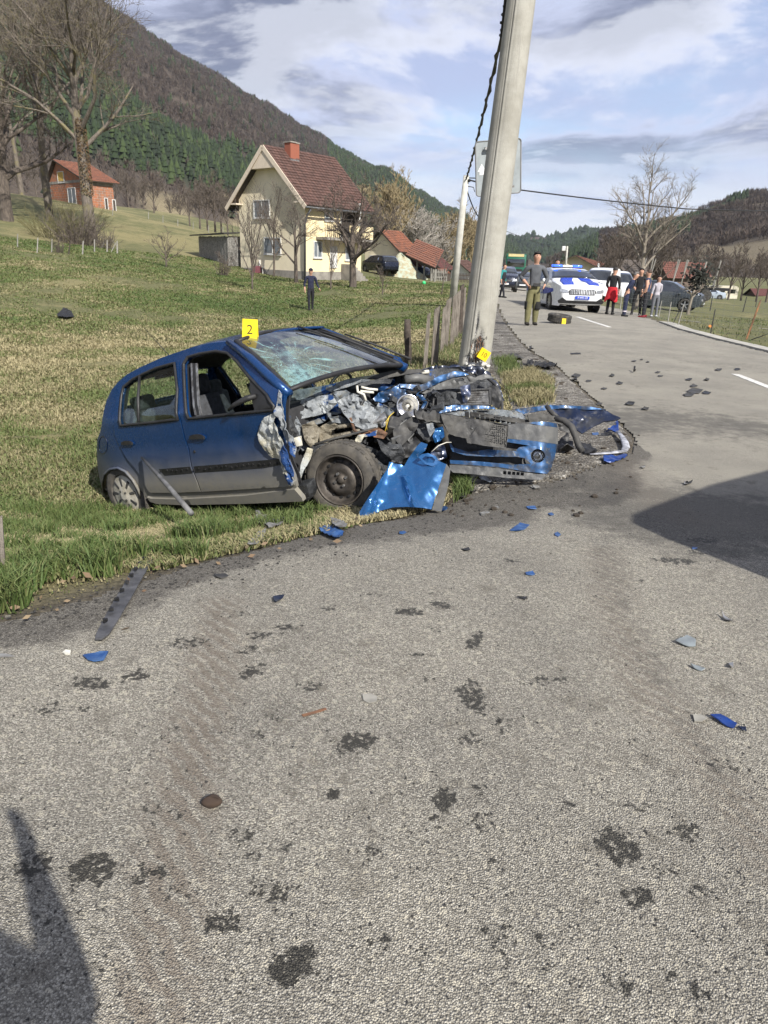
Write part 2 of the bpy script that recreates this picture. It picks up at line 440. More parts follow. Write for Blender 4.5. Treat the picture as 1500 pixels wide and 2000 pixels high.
# ---- field
b = NB('field_ground'); co = b.co()
big = b.noise(.22, 5, .6); mid = b.noise(1.6, 6, .62); fine = b.noise(38, 6, .7); st = b.noise(9, 5, .65, dist=.6)
g1 = b.mix(b.mr(fine, .3, .7), (.078, .084, .028), (.142, .140, .054))
d1 = b.mix(b.mr(fine, .3, .7), (.14, .125, .05), (.27, .235, .11))
f1 = b.math('ADD', b.math('MULTIPLY', b.mr(big, .35, .65), .8), b.math('MULTIPLY', b.mr(mid, .3, .7), .55))
f1 = b.math('ADD', b.math('MULTIPLY', f1, .75), b.math('SUBTRACT', b.attr('dry'), .5))
col = b.mix(b.mr(b.math('ADD', f1, b.math('MULTIPLY', b.math('SUBTRACT', st, .5), .9)), .25, .85), g1, d1)
col = b.mix(b.math('MULTIPLY', b.mr(b.noise(5, 5, .7), .62, .75), .5), col, (.10, .075, .045))
col = b.mix(b.attr('mud'), col, b.mix(b.mr(fine, .35, .65), (.055, .045, .032), (.13, .11, .08)))
M_FIELD = b.out(col, .95, 0, b.bump(b.math('ADD', fine, b.math('MULTIPLY', st, 2)), .03))
dry = .52+(vnoise(GX, GY, .12, 31)-.5)*1.3-.35*((GY > 20)*(GX > -9))-.25*np.clip((np.hypot(GX+17, GY-36)-30)/-14, 0, 1)
dry = np.where((np.hypot(GX+7, GY-12) < 11), dry+.25, dry)
mud = np.clip(1-dA/.35, 0, 1)*(RR < 30)+(inG*.8)+np.clip((GX+.6)*.8, 0, .7)*np.clip((8.2-GY)*1, 0, 1)*(GY > 3.6)*(GX < 2.5)
me = submesh('field', GZF, None, {'dry': dry, 'mud': np.clip(mud, 0, 1)})
link('field', me, M_FIELD, None, True, kind='structure')
# ---- gravel shoulder as its own sheet
mg = pip(cxx, cyy, GRAV) & (~pip(cxx, cyy, ASPH) | (polydist(cxx, cyy, ASPH) < .12))
gr_z = GZ0+np.where(inA, -.012, .006)+(vnoise(GX, GY, 9, 3)-.5)*.012*np.clip(dA/.3, 0, 1)
b = NB('gravel_ground')
v = b.vor(42, out='Color'); vd = b.vor(42)
sp = b.n('ShaderNodeSeparateColor', {0: v}).outputs[0]
col = b.ramp(sp, [(0, (.08, .072, .058)), (.45, (.17, .155, .13)), (.8, (.26, .24, .205)), (1, (.40, .38, .34))])
col = b.mix(b.mr(b.noise(2.2, 6, .65), .38, .62), col, b.mix(.72, col, (.045, .038, .029)))
M_GRAVEL = b.out(col, .9, 0, b.bump(b.math('SUBTRACT', 1, vd), .02))
link('gravel_shoulder', submesh('gravel_shoulder', gr_z, mg), M_GRAVEL, None, True, kind='structure')
# ---- asphalt
edgen = (vnoise(GX, GY, 6, 11)-.5)*.09
inAc = pip(cxx, cyy, ASPH); dAc = polydist(cxx, cyy, ASPH)
en = (vnoise(cxx, cyy, 7, 11)-.5)*.10
ma = (inAc & ((dAc > .05+en) | (np.hypot(cxx, cyy) > 30))) | (~inAc & (dAc < en-.02) & (np.hypot(cxx, cyy) < 30))
apron = np.clip((6.6-GY-.55*GX+(vnoise(GX, GY, .9, 4)-.5)*1.2)/.9, 0, 1)          # older, rougher chips near the junction
wet = np.zeros_like(GX)
def blob(px, py, rx, ry, ang=0, soft=.35, amt=1., w=None):
    """stain at the photo position px, py: radii in metres on the ground"""
    g = ghit(px, py); c, s = math.cos(ang), math.sin(ang); dx = GX-g.x; dy = GY-g.y
    q = np.hypot((dx*c+dy*s)/rx, (-dx*s+dy*c)/ry)+(vnoise(GX, GY, 9, int(px))-.5)*.8+(vnoise(GX, GY, 30, int(py))-.5)*.5
    return np.clip((1-q)/soft, 0, 1)*amt
for a in [(800,1195,.09,.055,.1),(862,1182,.08,.04,-.2),(845,1160,.09,.03,0,.6,.7),(1320,1095,.14,.055,0),(1360,1080,.07,.04,0),(1380,1055,.16,.07,.2,.5,.9),(690,1450,.085,.06,.3),(925,1365,.07,.13,.15,.35,.9),(930,1250,.04,.09,-.4,.4,.9),
          (820,1280,.09,.03,.15,.5,.7),(180,1335,.085,.05,0),(265,1320,.06,.045,.2),(68,1690,.06,.06,.2,.4,.8),(172,1705,.085,.07,0,.35,1),(1210,1650,.075,.085,.3),(1250,1755,.06,.06,-.5,.35,.9),(870,1560,.06,.045,.9),(850,1600,.035,.05,.4,.4,.6),
          (570,1885,.075,.045,.5),(440,1795,.055,.035,.2,.4,.8),(370,1255,.17,.085,.1,.8,.75),(495,1310,.045,.08,-.6,.4,.8),(505,1240,.1,.04,.1,.5,.7),(560,1225,.08,.04,.1,.5,.8),(1075,1330,.1,.06,.1,.6,.7),(995,1095,.06,.035,0),(470,1200,.2,.06,.1,.7,.5),
          (650,1552,.03,.02,.3),(735,1160,.1,.05,0,.7,.5),(600,1340,.06,.035,.3,.5,.6),(290,1585,.035,.025,0,.5,.8),(930,1540,.05,.04,.2,.5,.5),(975,1680,.05,.06,.2,.5,.5),(1245,1570,.06,.045,0,.6,.5),(1055,1835,.02,.035,.2,.5,.8),(980,1875,.05,.05,0,.8,.3),(1320,1700,.1,.05,.3,.7,.3),(900,955,.15,.05,0,.8,.4),(640,1190,.06,.03,0,.5,.7),(1180,1170,.1,.03,.1,.5,.5)]:
    wet = np.maximum(wet, blob(*a))
rb9 = random.Random(3)
for i in range(46):
    y9 = rb9.uniform(1120, 1990); x9 = rb9.uniform(60, 1480)
    if y9 < 1230-x9*.3: continue
    r9 = rb9.uniform(.012, .05); wet = np.maximum(wet, blob(x9, y9, r9*rb9.uniform(1, 2.2), r9, rb9.uniform(-.6, .6), .5, rb9.uniform(.35, .75)))
# dark damp band along the verge, damp dark patch on the right
band = np.clip(1-(dA-(.10+.42*vnoise(GX, GY, 1.3, 8)**1.5+.25*np.clip((GX+.6)/1.2, 0, 1)*np.clip((6-GY)/1, 0, 1)))/.22, 0, 1)*(GY > 2)*(GX < 2.4)*(GX > -6)*(GY < 10)*inA
band = band*(.65+.35*vnoise(GX, GY, 4, 21))
oil = np.clip(1.15-np.hypot((GX-2.3)*.7+(GY-4.6)*.35, (GY-4.7)*.8)/1.05+(vnoise(GX, GY, 1.6, 9)-.5)*1.1, 0, 1)
oil = np.maximum(oil, .7*np.clip(1.0-np.hypot((GX-3.3)*.5, (GY-7.6)*.75)/1.3+(vnoise(GX, GY, 1.1, 19)-.5)*1.4, 0, 1))
sk = np.zeros_like(GX)
def track(pts, w, amt, bias=0.):
    d = np.full(GX.shape, 1e9); q = [ghit(*p) for p in pts]
    for a_, b_ in zip(q[:-1], q[1:]):
        vx, vy = b_.x-a_.x, b_.y-a_.y; t = np.clip(((GX-a_.x)*vx+(GY-a_.y)*vy)/(vx*vx+vy*vy), 0, 1)
        d = np.minimum(d, np.hypot(GX-a_.x-t*vx, GY-a_.y-t*vy))
    return np.clip(1.25-d/w+(vnoise(GX, GY, 5, 14)-.5)*.6, 0, 1)*amt
dirt = np.maximum(track([(430,1180),(415,1330),(380,1450),(330,1700),(290,2000)], .12, .9), track([(1180,1080),(1200,1200),(1270,1350),(1390,1500),(1500,1680)], .13, .6))
dirt = np.maximum(dirt, track([(1215,900),(1260,960),(1330,1010)], .2, .5))
dark2 = track([(1170,1040),(1215,1180),(1290,1330),(1420,1520)], .09, .45)
far_d = np.clip((vnoise(GX*.6, GY, .8, 44)-.55)*3, 0, 1)*(GY > 6.5)*(GY < 14)
b = NB('asphalt')
cv = b.vor(205, out='Color'); cdist = b.vor(205); sp = b.n('ShaderNodeSeparateColor', {0: cv}); cc = sp.outputs[0]
c2v = b.vor(75, out='Color'); sp2 = b.n('ShaderNodeSeparateColor', {0: c2v}); 
base = b.ramp(cc, [(0, (.16, .150, .126)), (.3, (.29, .274, .234)), (.7, (.38, .36, .31)), (1, (.60, .575, .50))])
base = b.mix(b.mr(sp2.outputs[1], .90, .93), base, (.50, .47, .39))
base = b.mix(b.mr(cdist, .45, .8, 0, .7), base, (.10, .093, .08))
smoothc = b.mix(b.mr(b.noise(160, 3, .7), .35, .65), (.26, .244, .208), (.38, .36, .308))
base = b.mix(b.attr('apron'), smoothc, base)
big = b.noise(1.1, 6, .6); base = b.mix(1., base, b.ramp(big, [(.3, (.74, .73, .72)), (.7, (1.08, 1.06, 1.02))]), 'MULTIPLY')
cav = b.noise(7, 5, .7); base = b.mix(b.math('MULTIPLY', b.mr(cav, .56, .68), .5), base, (.13, .115, .09))
dk = b.math('ADD', b.math('MULTIPLY', b.attr('wet'), .85), b.math('MULTIPLY', b.math('SUBTRACT', b.noise(48, 3, .6), .5), 3.2))
dk = b.math('ADD', dk, b.math('MULTIPLY', b.math('SUBTRACT', cc, .5), .25))
wetm = b.math('MULTIPLY', b.mr(dk, .52, .66), b.mr(b.attr('wet'), .02, .2))
base = b.mix(b.math('MULTIPLY', b.mr(b.math('ADD', b.attr('band'), b.math('MULTIPLY', b.math('SUBTRACT', b.noise(9, 8, .75), .5), 1.5)), .25, .75), .78), base, b.mix(b.mr(cc, .45, 1), (.055, .048, .04), (.20, .185, .16)))
base = b.mix(b.math('MULTIPLY', b.mr(b.math('ADD', b.attr('oil'), b.math('MULTIPLY', b.math('SUBTRACT', b.noise(5, 8, .78), .5), 2.0)), .3, .8), .55), base, (.045, .042, .038))
strp = b.n('ShaderNodeTexWave', {'Vector': b.n('ShaderNodeMapping', {0: co if False else b.co(), 2: (0, 0, R(-42))}).outputs[0], 'Scale': 5.8, 'Distortion': 4.5, 'Detail': 3., 'Detail Scale': 2.}).outputs[1]
dm = b.math('MULTIPLY', b.attr('dirt'), b.mr(b.math('ADD', strp, b.math('MULTIPLY', b.noise(25, 5, .7), .9)), .55, 1.15, .18, 1.))
base = b.mix(b.math('MULTIPLY', dm, .66), base, (.165, .132, .10))
base = b.mix(b.math('MULTIPLY', b.attr('dark2'), b.mr(b.noise(18, 6, .7), .4, .65)), base, (.07, .066, .06))
base = b.mix(b.math('MULTIPLY', wetm, .93), base, b.mix(b.mr(cc, .75, 1), (.020, .018, .013), (.12, .11, .085)))
hgt = b.math('ADD', b.math('MULTIPLY', cdist, -1.0), b.math('MULTIPLY', b.noise(260, 3, .6), .6))
M_ASPH = b.out(base, b.mr(wetm, 0, 1, .88, .6), 0, b.bump(hgt, .0085))
me = submesh('asphalt_road', GZ0, ma, {'apron': apron, 'wet': wet, 'band': band, 'oil': oil, 'dirt': dirt, 'dark2': np.maximum(dark2, far_d*.6)})
link('asphalt_road', me, M_ASPH, None, True, kind='structure')
# concrete edging along the right side of the road and painted dashes, each its own strip on the ground
def strip(name, pts, w, h, mat, lift=.004, **k):
    pts = [Vector(p) for p in pts]; q = []
    for a_, b_ in zip(pts[:-1], pts[1:]):
        n = max(2, int((b_-a_).length/.4))
        q += [a_.lerp(b_, i/n) for i in range(n)]
    q.append(pts[-1]); V = []
    for i, p in enumerate(q):
        t = (q[min(i+1, len(q)-1)]-q[max(i-1, 0)]).normalized(); s = Vector((-t.y, t.x))*w/2
        for a_, hh in ((-1, -.05), (-1, h), (1, h), (1, -.05)):
            x, y = p.x+s.x*a_, p.y+s.y*a_; V.append((x, y, gz(x, y)+lift+hh))
    n = len(q); Fc = [(i*4+j, i*4+j+1, i*4+j+5, i*4+j+4) for i in range(n-1) for j in range(3)]+[(0, 1, 2, 3), tuple((n-1)*4+j for j in (3, 2, 1, 0))]
    return MB().add(V, Fc).build(name, mat, None, **k)
M_LINE = pm('road_paint', (.62, .61, .57), .75, var=.35, scale=14)
b = NB('worn_paint'); MATS['wp'] = b.out(b.mix(b.mr(b.noise(30, 6, .75), .5, .62), (.60, .59, .55), (.22, .21, .19)), .8)
for p_, q_ in (((1128,619),(1190,639)), ((1436,731),(1500,756))):
    a_ = ghit(*p_).xy; b_ = ghit(*q_).xy
    if p_[0] > 1400: b_ = a_+(b_-a_)*1.6
    strip('painted_dash', [a_, b_], .13, .0, MATS['wp'], .006, kind='structure')
M_CONC = pm('edge_concrete', (.40, .385, .34), .85, var=.3, scale=5, bump=.004, bscale=60)
strip('kerb_strip', [Vector((12.0, 12.2)), Vector(edge_right[-1])+Vector((.18, .1)), Vector(edge_right[-2])+Vector((.2, .12)), Vector(edge_right[-3])+Vector((.2, .15)), Vector(edge_right[-4])+Vector((.2, .15)), Vector(edge_right[-5])+Vector((.2, .15))], .38, .035, M_CONC, .0, kind='structure')
# concrete channel crossing the right field
strip('ditch_edging', [Vector((14, 25.4)), Vector((22, 25)), Vector((40, 24))], .5, .12, pm('ditch_stone', (.22, .21, .19), .9, var=.4, scale=3, bump=.02, bscale=12), 0, kind='structure')
strip('dirt_path', [Vector((10.4, 26.6)), Vector((13, 22.5)), Vector((20, 21.0)), Vector((34, 19.5))], .45, .0, pm('path_dirt', (.26, .24, .19), .95, var=.3, scale=3), .012, kind='structure')
# ------------------------------------------------------------------ hills and woods
def interp(v, tb): return np.interp(v, [q[0] for q in tb], [q[1] for q in tb])
def hill_z(az_, t, tb_base, tb_ridge, tb_el, tb_bz, seed, amp=1., pw=1.0):
    """height on a slope: t=0 at its foot, t=1 on the ridge, >1 behind it"""
    db = interp(az_, tb_base); dr = interp(az_, tb_ridge); el = interp(az_, tb_el); bz = interp(az_, tb_bz)
    d = db+(dr-db)*t; bz = zraw(db*np.sin(np.radians(az_)), db*np.cos(np.radians(az_)))-1.; hr = CAMH+dr*np.tan(np.radians(el)); s = np.clip(t, 0, 1)
    z = bz+(hr-bz)*(s**pw)*(1-.0*s)
    z = np.where(t > 1, hr-(t-1)*(dr-db)*.25, z)
    x = d*np.sin(np.radians(az_)); y = d*np.cos(np.radians(az_))
    env = np.clip(t*6, 0, 1)*np.clip(1-(t-.8)*3, .25, 1)
    z = z+(vnoise(x, y, .012, seed, 4)-.5)*.055*d*amp*env
    return x, y, z
def hill(name, az0, az1, na, ntt, args, mat, tmax=1.15, **kw):
    A_, T_ = np.meshgrid(np.linspace(az0, az1, na), np.linspace(0, tmax, ntt), indexing='ij')
    x, y, z = hill_z(A_, T_, *args, **kw); z = np.where(T_ == 0, z-2, z)
    i, j = np.meshgrid(np.arange(na-1), np.arange(ntt-1), indexing='ij')
    F_ = np.stack([i*ntt+j, (i+1)*ntt+j, (i+1)*ntt+j+1, i*ntt+j+1], -1).reshape(-1, 4)[:, ::-1]
    me = npmesh(name, np.stack([x.ravel(), y.ravel(), z.ravel()], -1), F_)
    return link(name, me, mat, None, True, kind='structure')
b = NB('hill_floor'); bn = b.noise(.05, 6, .65); fn_ = b.noise(.8, 6, .7)
col = b.mix(b.mr(fn_, .35, .65), (.045, .034, .026), (.085, .066, .050))
col = b.mix(b.attr('pine'), col, (.018, .030, .012))
col = b.mix(b.attr('meadow'), col, b.mix(b.mr(fn_, .35, .65), (.17, .14, .075), (.26, .215, .13)))
M_HILL = b.out(col, .95, 0, b.bump(fn_, .8))
HL = ([(-80,230),(-35,300),(-26,330),(-19,350),(-12,380),(-6,450),(-2,520),(4,760),(10,1300)],
      [(-80,900),(-35,1150),(-26,1250),(-17,1450),(-11,1550),(-.5,1900),(6,2300),(10,2600)],
      [(-80,30),(-40,24),(-30,20),(-26,17.5),(-21,15.2),(-16.7,12.7),(-14,11.7),(-11,10.2),(-6,8.1),(-.5,5.5),(3,3.9),(6,2.3),(9,1.0),(10,.4)],
      [(-80,16),(-26,13),(-19,6.5),(-12,2.4),(-6,1.5),(0,0),(10,-3)], 3)
HR = ([(8,800),(14,600),(18,460),(24,400),(40,350),(80,300)], [(8,1800),(14,1500),(20,1300),(26,1200),(40,1100),(80,900)],
      [(8,-.3),(12,-.1),(14,.9),(15.6,1.8),(17,2.25),(20.5,2.85),(23,3.5),(25.7,4.3),(30,6),(45,11),(80,14)], [(8,-3),(80,-2.5)], 17)
HF = ([(-2,1500),(40,1500)], [(-2,2600),(40,2600)], [(-2,.2),(5,.6),(8,1.2),(9.7,1.65),(11.2,1.75),(12.6,2.2),(14,2.35),(15.4,2.2),(18,1.9),(25,1.5),(40,1)], [(-2,-5),(40,-5)], 29)
hl = hill('hillside', -80, 10, 260, 70, HL, M_HILL, amp=1., pw=1.0)
hr_ = hill('wooded_hill', 8, 80, 160, 50, HR, M_HILL, amp=.9, pw=.8)
b = NB('far_wood'); n_ = b.noise(.012, 8, .7)
M_FAR = b.out(b.mix(b.mr(n_, .42, .58), (.022, .038, .022), (.085, .062, .058)), .95, 0, b.bump(b.noise(.1, 5, .7), 8))
hf = hill('distant_hills', -2, 40, 160, 50, HF, M_FAR, amp=.5)
def setattr_(me, nm, fn):
    n = len(me.vertices); co_ = np.empty(n*3); me.vertices.foreach_get('co', co_); co_ = co_.reshape(-1, 3)
    at = me.attributes.new(nm, 'FLOAT', 'POINT'); at.data.foreach_set('value', fn(co_).astype(np.float32))
def meadow_mask(x, y, z):
    a = np.degrees(np.arctan2(x, y)); el = np.degrees(np.arctan2(z-CAMH, np.hypot(x, y)))
    n = (vnoise(x, y, .05, 6)-.5)
    # bare pasture spurs above the brick cottage and by the shed
    m_ = np.clip(1.2-np.hypot((a+16.3)/2.2, (el-2.6-.35*(-16.3-a))/1.3)-n, 0, 1)
    m_ = np.maximum(m_, np.clip(1.2-np.hypot((a+11.2)/1.8, (el-2.9-.6*(-11.2-a))/.55)-n, 0, 1))
    m_ = np.maximum(m_, np.clip(1.3-np.hypot((a+10.5)/3.5, (el-1.6)/.6)-n, 0, 1))
    return m_
setattr_(hl.data, 'meadow', lambda c: np.clip(meadow_mask(c[:, 0], c[:, 1], c[:, 2])*1.6, 0, 1))
def pine_mask(c):
    x, y, z = c[:, 0], c[:, 1], c[:, 2]; a = np.degrees(np.arctan2(x, y)); el = np.degrees(np.arctan2(z-CAMH, np.hypot(x, y))); nn = (vnoise(x, y, .02, 12, 3)-.5)
    tp_ = interp(a, PINE_T)+nn*2.5; bt_ = interp(a, PINE_B)+nn*2
    return np.clip((tp_-el)*2, 0, 1)*np.clip((el-bt_)*2, 0, 1)*.85
PINE_T = [(-33,17),(-26,14.2),(-19,9.9),(-12.5,7.0),(-8,6.0),(-3,4.8),(2,3.4),(9,1.2)]; PINE_B = [(-33,9),(-26,7.0),(-20,5.0),(-14,4.3),(-10,3.9),(-7,3.3),(-2,1.5),(2,0),(9,-1)]
setattr_(hl.data, 'pine', pine_mask)
setattr_(hr_.data, 'meadow', lambda c: np.clip((vnoise(c[:, 0], c[:, 1], .02, 16)-.62)*5, 0, .6))
# tree stamps for the woods (each a handful of small faces, thousands of them)
def bare_proto(seed, n=46, h=1.0):
    r_ = np.random.default_rng(seed); V = []; F_ = []
    def blade(p, q, w0, w1=0.):
        d = q-p; s = np.cross(d, r_.normal(size=3)); s /= np.linalg.norm(s)+1e-9; o = len(V)
        V.extend([p-s*w0, p+s*w0, q+s*w1]); F_.append((o, o+1, o+2))
    blade(np.array([0, 0, -.05]), np.array([.02, .01, .75]), .022); blade(np.array([0, 0, -.05]), np.array([-.02, .0, .7]), .022)
    for i in range(n):
        z = .22+.55*r_.random(); a = r_.random()*6.283; sp = .30*(1-abs(z-.45)*.6)*(.5+.6*r_.random())
        p = np.array([math.cos(a)*sp*.25, math.sin(a)*sp*.25, z]); q = np.array([math.cos(a)*sp, math.sin(a)*sp, z+.12+.28*r_.random()])
        blade(p, q, .022+.018*r_.random())
    return np.array(V), np.array(F_)
def conifer_proto(seed, layers=6, sides=7, slim=.17):
    r_ = np.random.default_rng(seed); V = []; F_ = []
    for k in range(layers):
        z0 = .08+.80*k/layers; z1 = z0+1.5/layers*.75+.06; rad = slim*(1-k/layers)**.8+.025
        o = len(V); V.append((0, 0, min(z1, 1)))
        for j in range(sides):
            a = 6.283*(j+.5*r_.random())/sides; q = rad*(.75+.5*r_.random()); V.append((math.cos(a)*q, math.sin(a)*q, z0-.03*r_.random()))
        for j in range(sides): F_.append((o, o+1+j, o+1+(j+1) % sides))
    return np.array(V, float), np.array(F_)
def stamp(name, protos, X, Y, Z, H_, wid, tint, mat, **k):
    Vs = []; Fs = []; Ts = []; off = 0; pi_ = rng.integers(0, len(protos), len(X)); rot = rng.random(len(X))*6.283
    for p_i, (PV, PF) in enumerate(protos):
        s = np.where(pi_ == p_i)[0]
        if not len(s): continue
        c, sn = np.cos(rot[s])[:, None], np.sin(rot[s])[:, None]; hh = H_[s][:, None]; w = wid[s][:, None]
        vx = (PV[None, :, 0]*c-PV[None, :, 1]*sn)*hh*w+X[s][:, None]; vy = (PV[None, :, 0]*sn+PV[None, :, 1]*c)*hh*w+Y[s][:, None]; vz = PV[None, :, 2]*hh+Z[s][:, None]
        Vs.append(np.stack([vx, vy, vz], -1).reshape(-1, 3)); nv = len(PV)
        Fs.append((PF[None]+(np.arange(len(s))*nv)[:, None, None]).reshape(-1, 3)+off); off += nv*len(s)
        Ts.append(np.repeat(tint[s], nv))
    me = npmesh(name, np.concatenate(Vs), np.concatenate(Fs)); at = me.attributes.new('tint', 'FLOAT', 'POINT'); at.data.foreach_set('value', np.concatenate(Ts).astype(np.float32))
    return link(name, me, mat, None, False, kind='stuff', **k)
b = NB('bare_twigs_far'); M_BTW = b.out(b.ramp(b.attr('tint'), [(0, (.034, .026, .022)), (.5, (.064, .048, .040)), (.85, (.10, .080, .064)), (1, (.17, .145, .115))]), .95)
b = NB('conifer_needles_far'); M_CON = b.out(b.ramp(b.attr('tint'), [(0, (.008, .016, .005)), (.6, (.016, .031, .008)), (1, (.036, .056, .014))]), .9)
BP = [bare_proto(i, 15) for i in range(6)]; CP = [conifer_proto(i, 3, 5) for i in range(5)]
def scatter(args, az0, az1, n, tpow=.6, t1=1.04, **kw):
    a = rng.uniform(az0, az1, n*3); t = rng.random(n*3)**tpow*t1
    # area weighting by distance
    db = interp(a, args[0]); dr = interp(a, args[1]); d = db+(dr-db)*t; w = d/d.max(); keep = rng.random(len(a)) < w*1.3
    a = a[keep][:n]; t = t[keep][:n]; x, y, z = hill_z(a, t, *args, **kw); return a, t, x, y, z
a, t, x, y, z = scatter(HL, -28.5, 9.5, 78000, amp=1., pw=1.)
el = np.degrees(np.arctan2(z-CAMH, np.hypot(x, y))); nn = (vnoise(x, y, .02, 12, 3)-.5)
pu = 750+a*27.0; top = interp(a, PINE_T)+nn*2.5; bot = interp(a, PINE_B)+nn*2
con = (el < top) & (el > bot) & (nn > -.3)
con |= (a > -5) & (el > bot) & (rng.random(len(a)) < .75)
con ^= rng.random(len(a)) < .04
md = meadow_mask(x, y, z) > .35+.4*rng.random(len(a))
far = np.hypot(x, y)
keep = ~md & (rng.random(len(a)) < 1.)
s = keep & ~con
stamp('bare_hill_wood', BP, x[s], y[s], z[s]-.3, (6+4.5*rng.random(s.sum())), .9+.3*rng.random(s.sum()), rng.random(s.sum())*.7+.25*vnoise(x[s], y[s], .03, 2), M_BTW, label='leafless brown wood covering the steep hillside on the left')
s = keep & con
stamp('pine_hill_wood', CP, x[s], y[s], z[s]-.3, (7+6*rng.random(s.sum())), 1.1+.5*rng.random(s.sum()), rng.random(s.sum()), M_CON, label='dark green band of pines across the left hillside')
a, t, x, y, z = scatter(HR, 11.5, 29, 26000, amp=.9, pw=.8)
el = np.degrees(np.arctan2(z-CAMH, np.hypot(x, y))); nn = (vnoise(x, y, .02, 42, 3)-.5)
con = (t > .86-nn*1.2) | ((vnoise(x, y, .018, 77, 2) > .66) & (t > .25)) | ((a < 15) & (nn > -.05))
op = (vnoise(x, y, .02, 16) > .67)&~con
s = ~con & ~op
stamp('bare_hill_wood', BP, x[s], y[s], z[s]-.3, 6+4*rng.random(s.sum()), .9+.3*rng.random(s.sum()), rng.random(s.sum())*.6+.3*vnoise(x[s], y[s], .03, 2), M_BTW, label='leafless brown wood on the hill to the right of the road')
s = con
stamp('pine_hill_wood', CP, x[s], y[s], z[s]-.3, 7+5*rng.random(s.sum()), 1.2+.5*rng.random(s.sum()), rng.random(s.sum())*.8, M_CON, label='pines along the crest of the right hill')
a, t, x, y, z = scatter(HF, 5, 27, 5000, tpow=.8, amp=.5)
s = vnoise(x, y, .004, 5, 3) > .42
stamp('far_wood', [conifer_proto(9, 2, 5, .3)], x[s], y[s], z[s]-1, 12+10*rng.random(s.sum()), 1.3+.6*rng.random(s.sum()), rng.random(s.sum())*.7, M_CON, label='bluish wooded ridge closing the valley at the end of the road')
# air
hz = NB('air'); hz.t.nodes.remove(hz.b); vp = hz.n('ShaderNodeVolumePrincipled', {'Color': (.78, .86, 1., 1), 'Density': HAZE if 'HAZE' in globals() else .00006, 'Anisotropy': .2})
hz.L(vp.outputs[0], hz.t.nodes['Material Output'].inputs['Volume'])
MB().box((400, 800, 190), (8000, 7600, 400)).build('haze', hz.m, None, kind='stuff')
# ------------------------------------------------------------------ the wrecked car
CARX = Vector((.801, -.558, .217)).normalized(); CARZ = Vector((-.211, .077, .975)); CARY = CARZ.cross(CARX).normalized(); CARZ = CARX.cross(CARY).normalized()
CM = Matrix((CARX, CARY, CARZ)).transposed().to_4x4(); CM.translation = (.11, 5.45, -.16)
CMI = CM.inverted()
CAMC = CMI @ Vector((0, 0, CAMH))
def cp(px, py, d): return CMI @ P(px, py, d)
def halfw(X, Z):
    w = .805 if Z < .3 else .805+.018*math.sin((Z-.3)/.62*math.pi) if Z < .92 else .80-(Z-.92)*.52-(Z-.92)**2*.12
    if Z < .3: w -= (.3-Z)*.25
    if X < -2.35: w -= .13*((-2.35-X)/.7)**2
    return w
def side(px, py):
    """X, Z on the near flank of the car under a photo position"""
    d = (CMI.to_3x3() @ ray(px, py)); X = Z = 0
    w = .8
    for _ in range(12):
        t = (-w-CAMC.y)/d.y; X = CAMC.x+d.x*t; Z = CAMC.z+d.z*t; w = halfw(X, Z)
    return X, Z
def S1(pts): return [side(150+x/2.727, 600+y/2.727) for x, y in pts]
def near(off=0.): return lambda u, v: Vector((u, -halfw(u, v)-off, v))
def farr(off=0.): return lambda u, v: Vector((u, halfw(u, v)+off, v))
# materials ---------------------------------------------------------------
def paint(name, c, dirt=1.0, scr=.0, top=.62, rb=.22, grime=0.):
    b = NB(name); n1 = b.noise(3.5, 6, .65); n2 = b.noise(28, 6, .7); n3 = b.noise(90, 3, .6)
    z = b.n('ShaderNodeSeparateXYZ', {0: b.co()}).outputs[2]
    lvl = b.math('SUBTRACT', b.mr(b.math('ADD', z, b.math('MULTIPLY', b.math('SUBTRACT', n1, .5), .28)), top+.08, top-.36, 0, 1), 0)
    dm = b.math('MULTIPLY', lvl, b.mr(n2, .15, .6, .75, 1.0)); dm = b.math('MULTIPLY', dm, dirt, True)
    col = b.mix(b.mr(n3, .62, .75, 0, .12), c, (.2, .25, .33))
    col = b.mix(b.math('MULTIPLY', b.mr(n1, .45, .8), .10), col, (.22, .20, .17))
    col = b.mix(dm, col, (.19, .178, .145))
    if grime: col = b.mix(b.math('MULTIPLY', b.mr(b.noise(9, 7, .72), .42, .62), grime), col, (.035, .036, .038)); col = b.mix(b.math('MULTIPLY', b.mr(b.noise(15, 7, .75), .56, .66), grime*.8), col, (.17, .16, .13))
    spk = b.vor(42); spm = b.math('MULTIPLY', b.mr(spk, .09, .05), b.mr(n1, .5, .62)); spm = b.math('MULTIPLY', spm, b.mr(z, .75, .5))
    col = b.mix(spm, col, (.035, .03, .025))
    if scr:
        w = b.n('ShaderNodeMapping', {0: b.co(), 2: (.3, .5, .9), 3: (3, 60, 9)}).outputs[0]
        sm = b.math('MULTIPLY', b.mr(b.noise(3, 6, .8, vec=w), .62, .70), scr, True); col = b.mix(sm, col, (.55, .56, .56))
    rg = b.math('ADD', rb, b.math('MULTIPLY', dm, .6)); rg = b.math('ADD', rg, b.mr(n2, .3, .8, 0, .12))
    return b.out(col, rg, b.math('MULTIPLY', b.math('SUBTRACT', 1., dm), .45), b.bump(b.noise(6, 3), .003), Coat_Weight=b.math('MULTIPLY', b.math('SUBTRACT', 1., dm), .3), Coat_Roughness=.12)
BLUE = (.0048, .042, .145)
M_BLUE = paint('blue_paint', BLUE)
M_BLUEC = paint('blue_paint_clean', (.009, .060, .165), 0., .45, -9, .40, .8)
M_BLUES = paint('blue_paint_scratched', (.016, .092, .245), 0., 1., -9)
M_NAVY = paint('navy_paint', (.004, .013, .045), 0., .3, -9, .38, .7)
M_BLK = pm('black_plastic', (.018, .018, .019), .55, var=.5, scale=8, bump=.002, bscale=60)
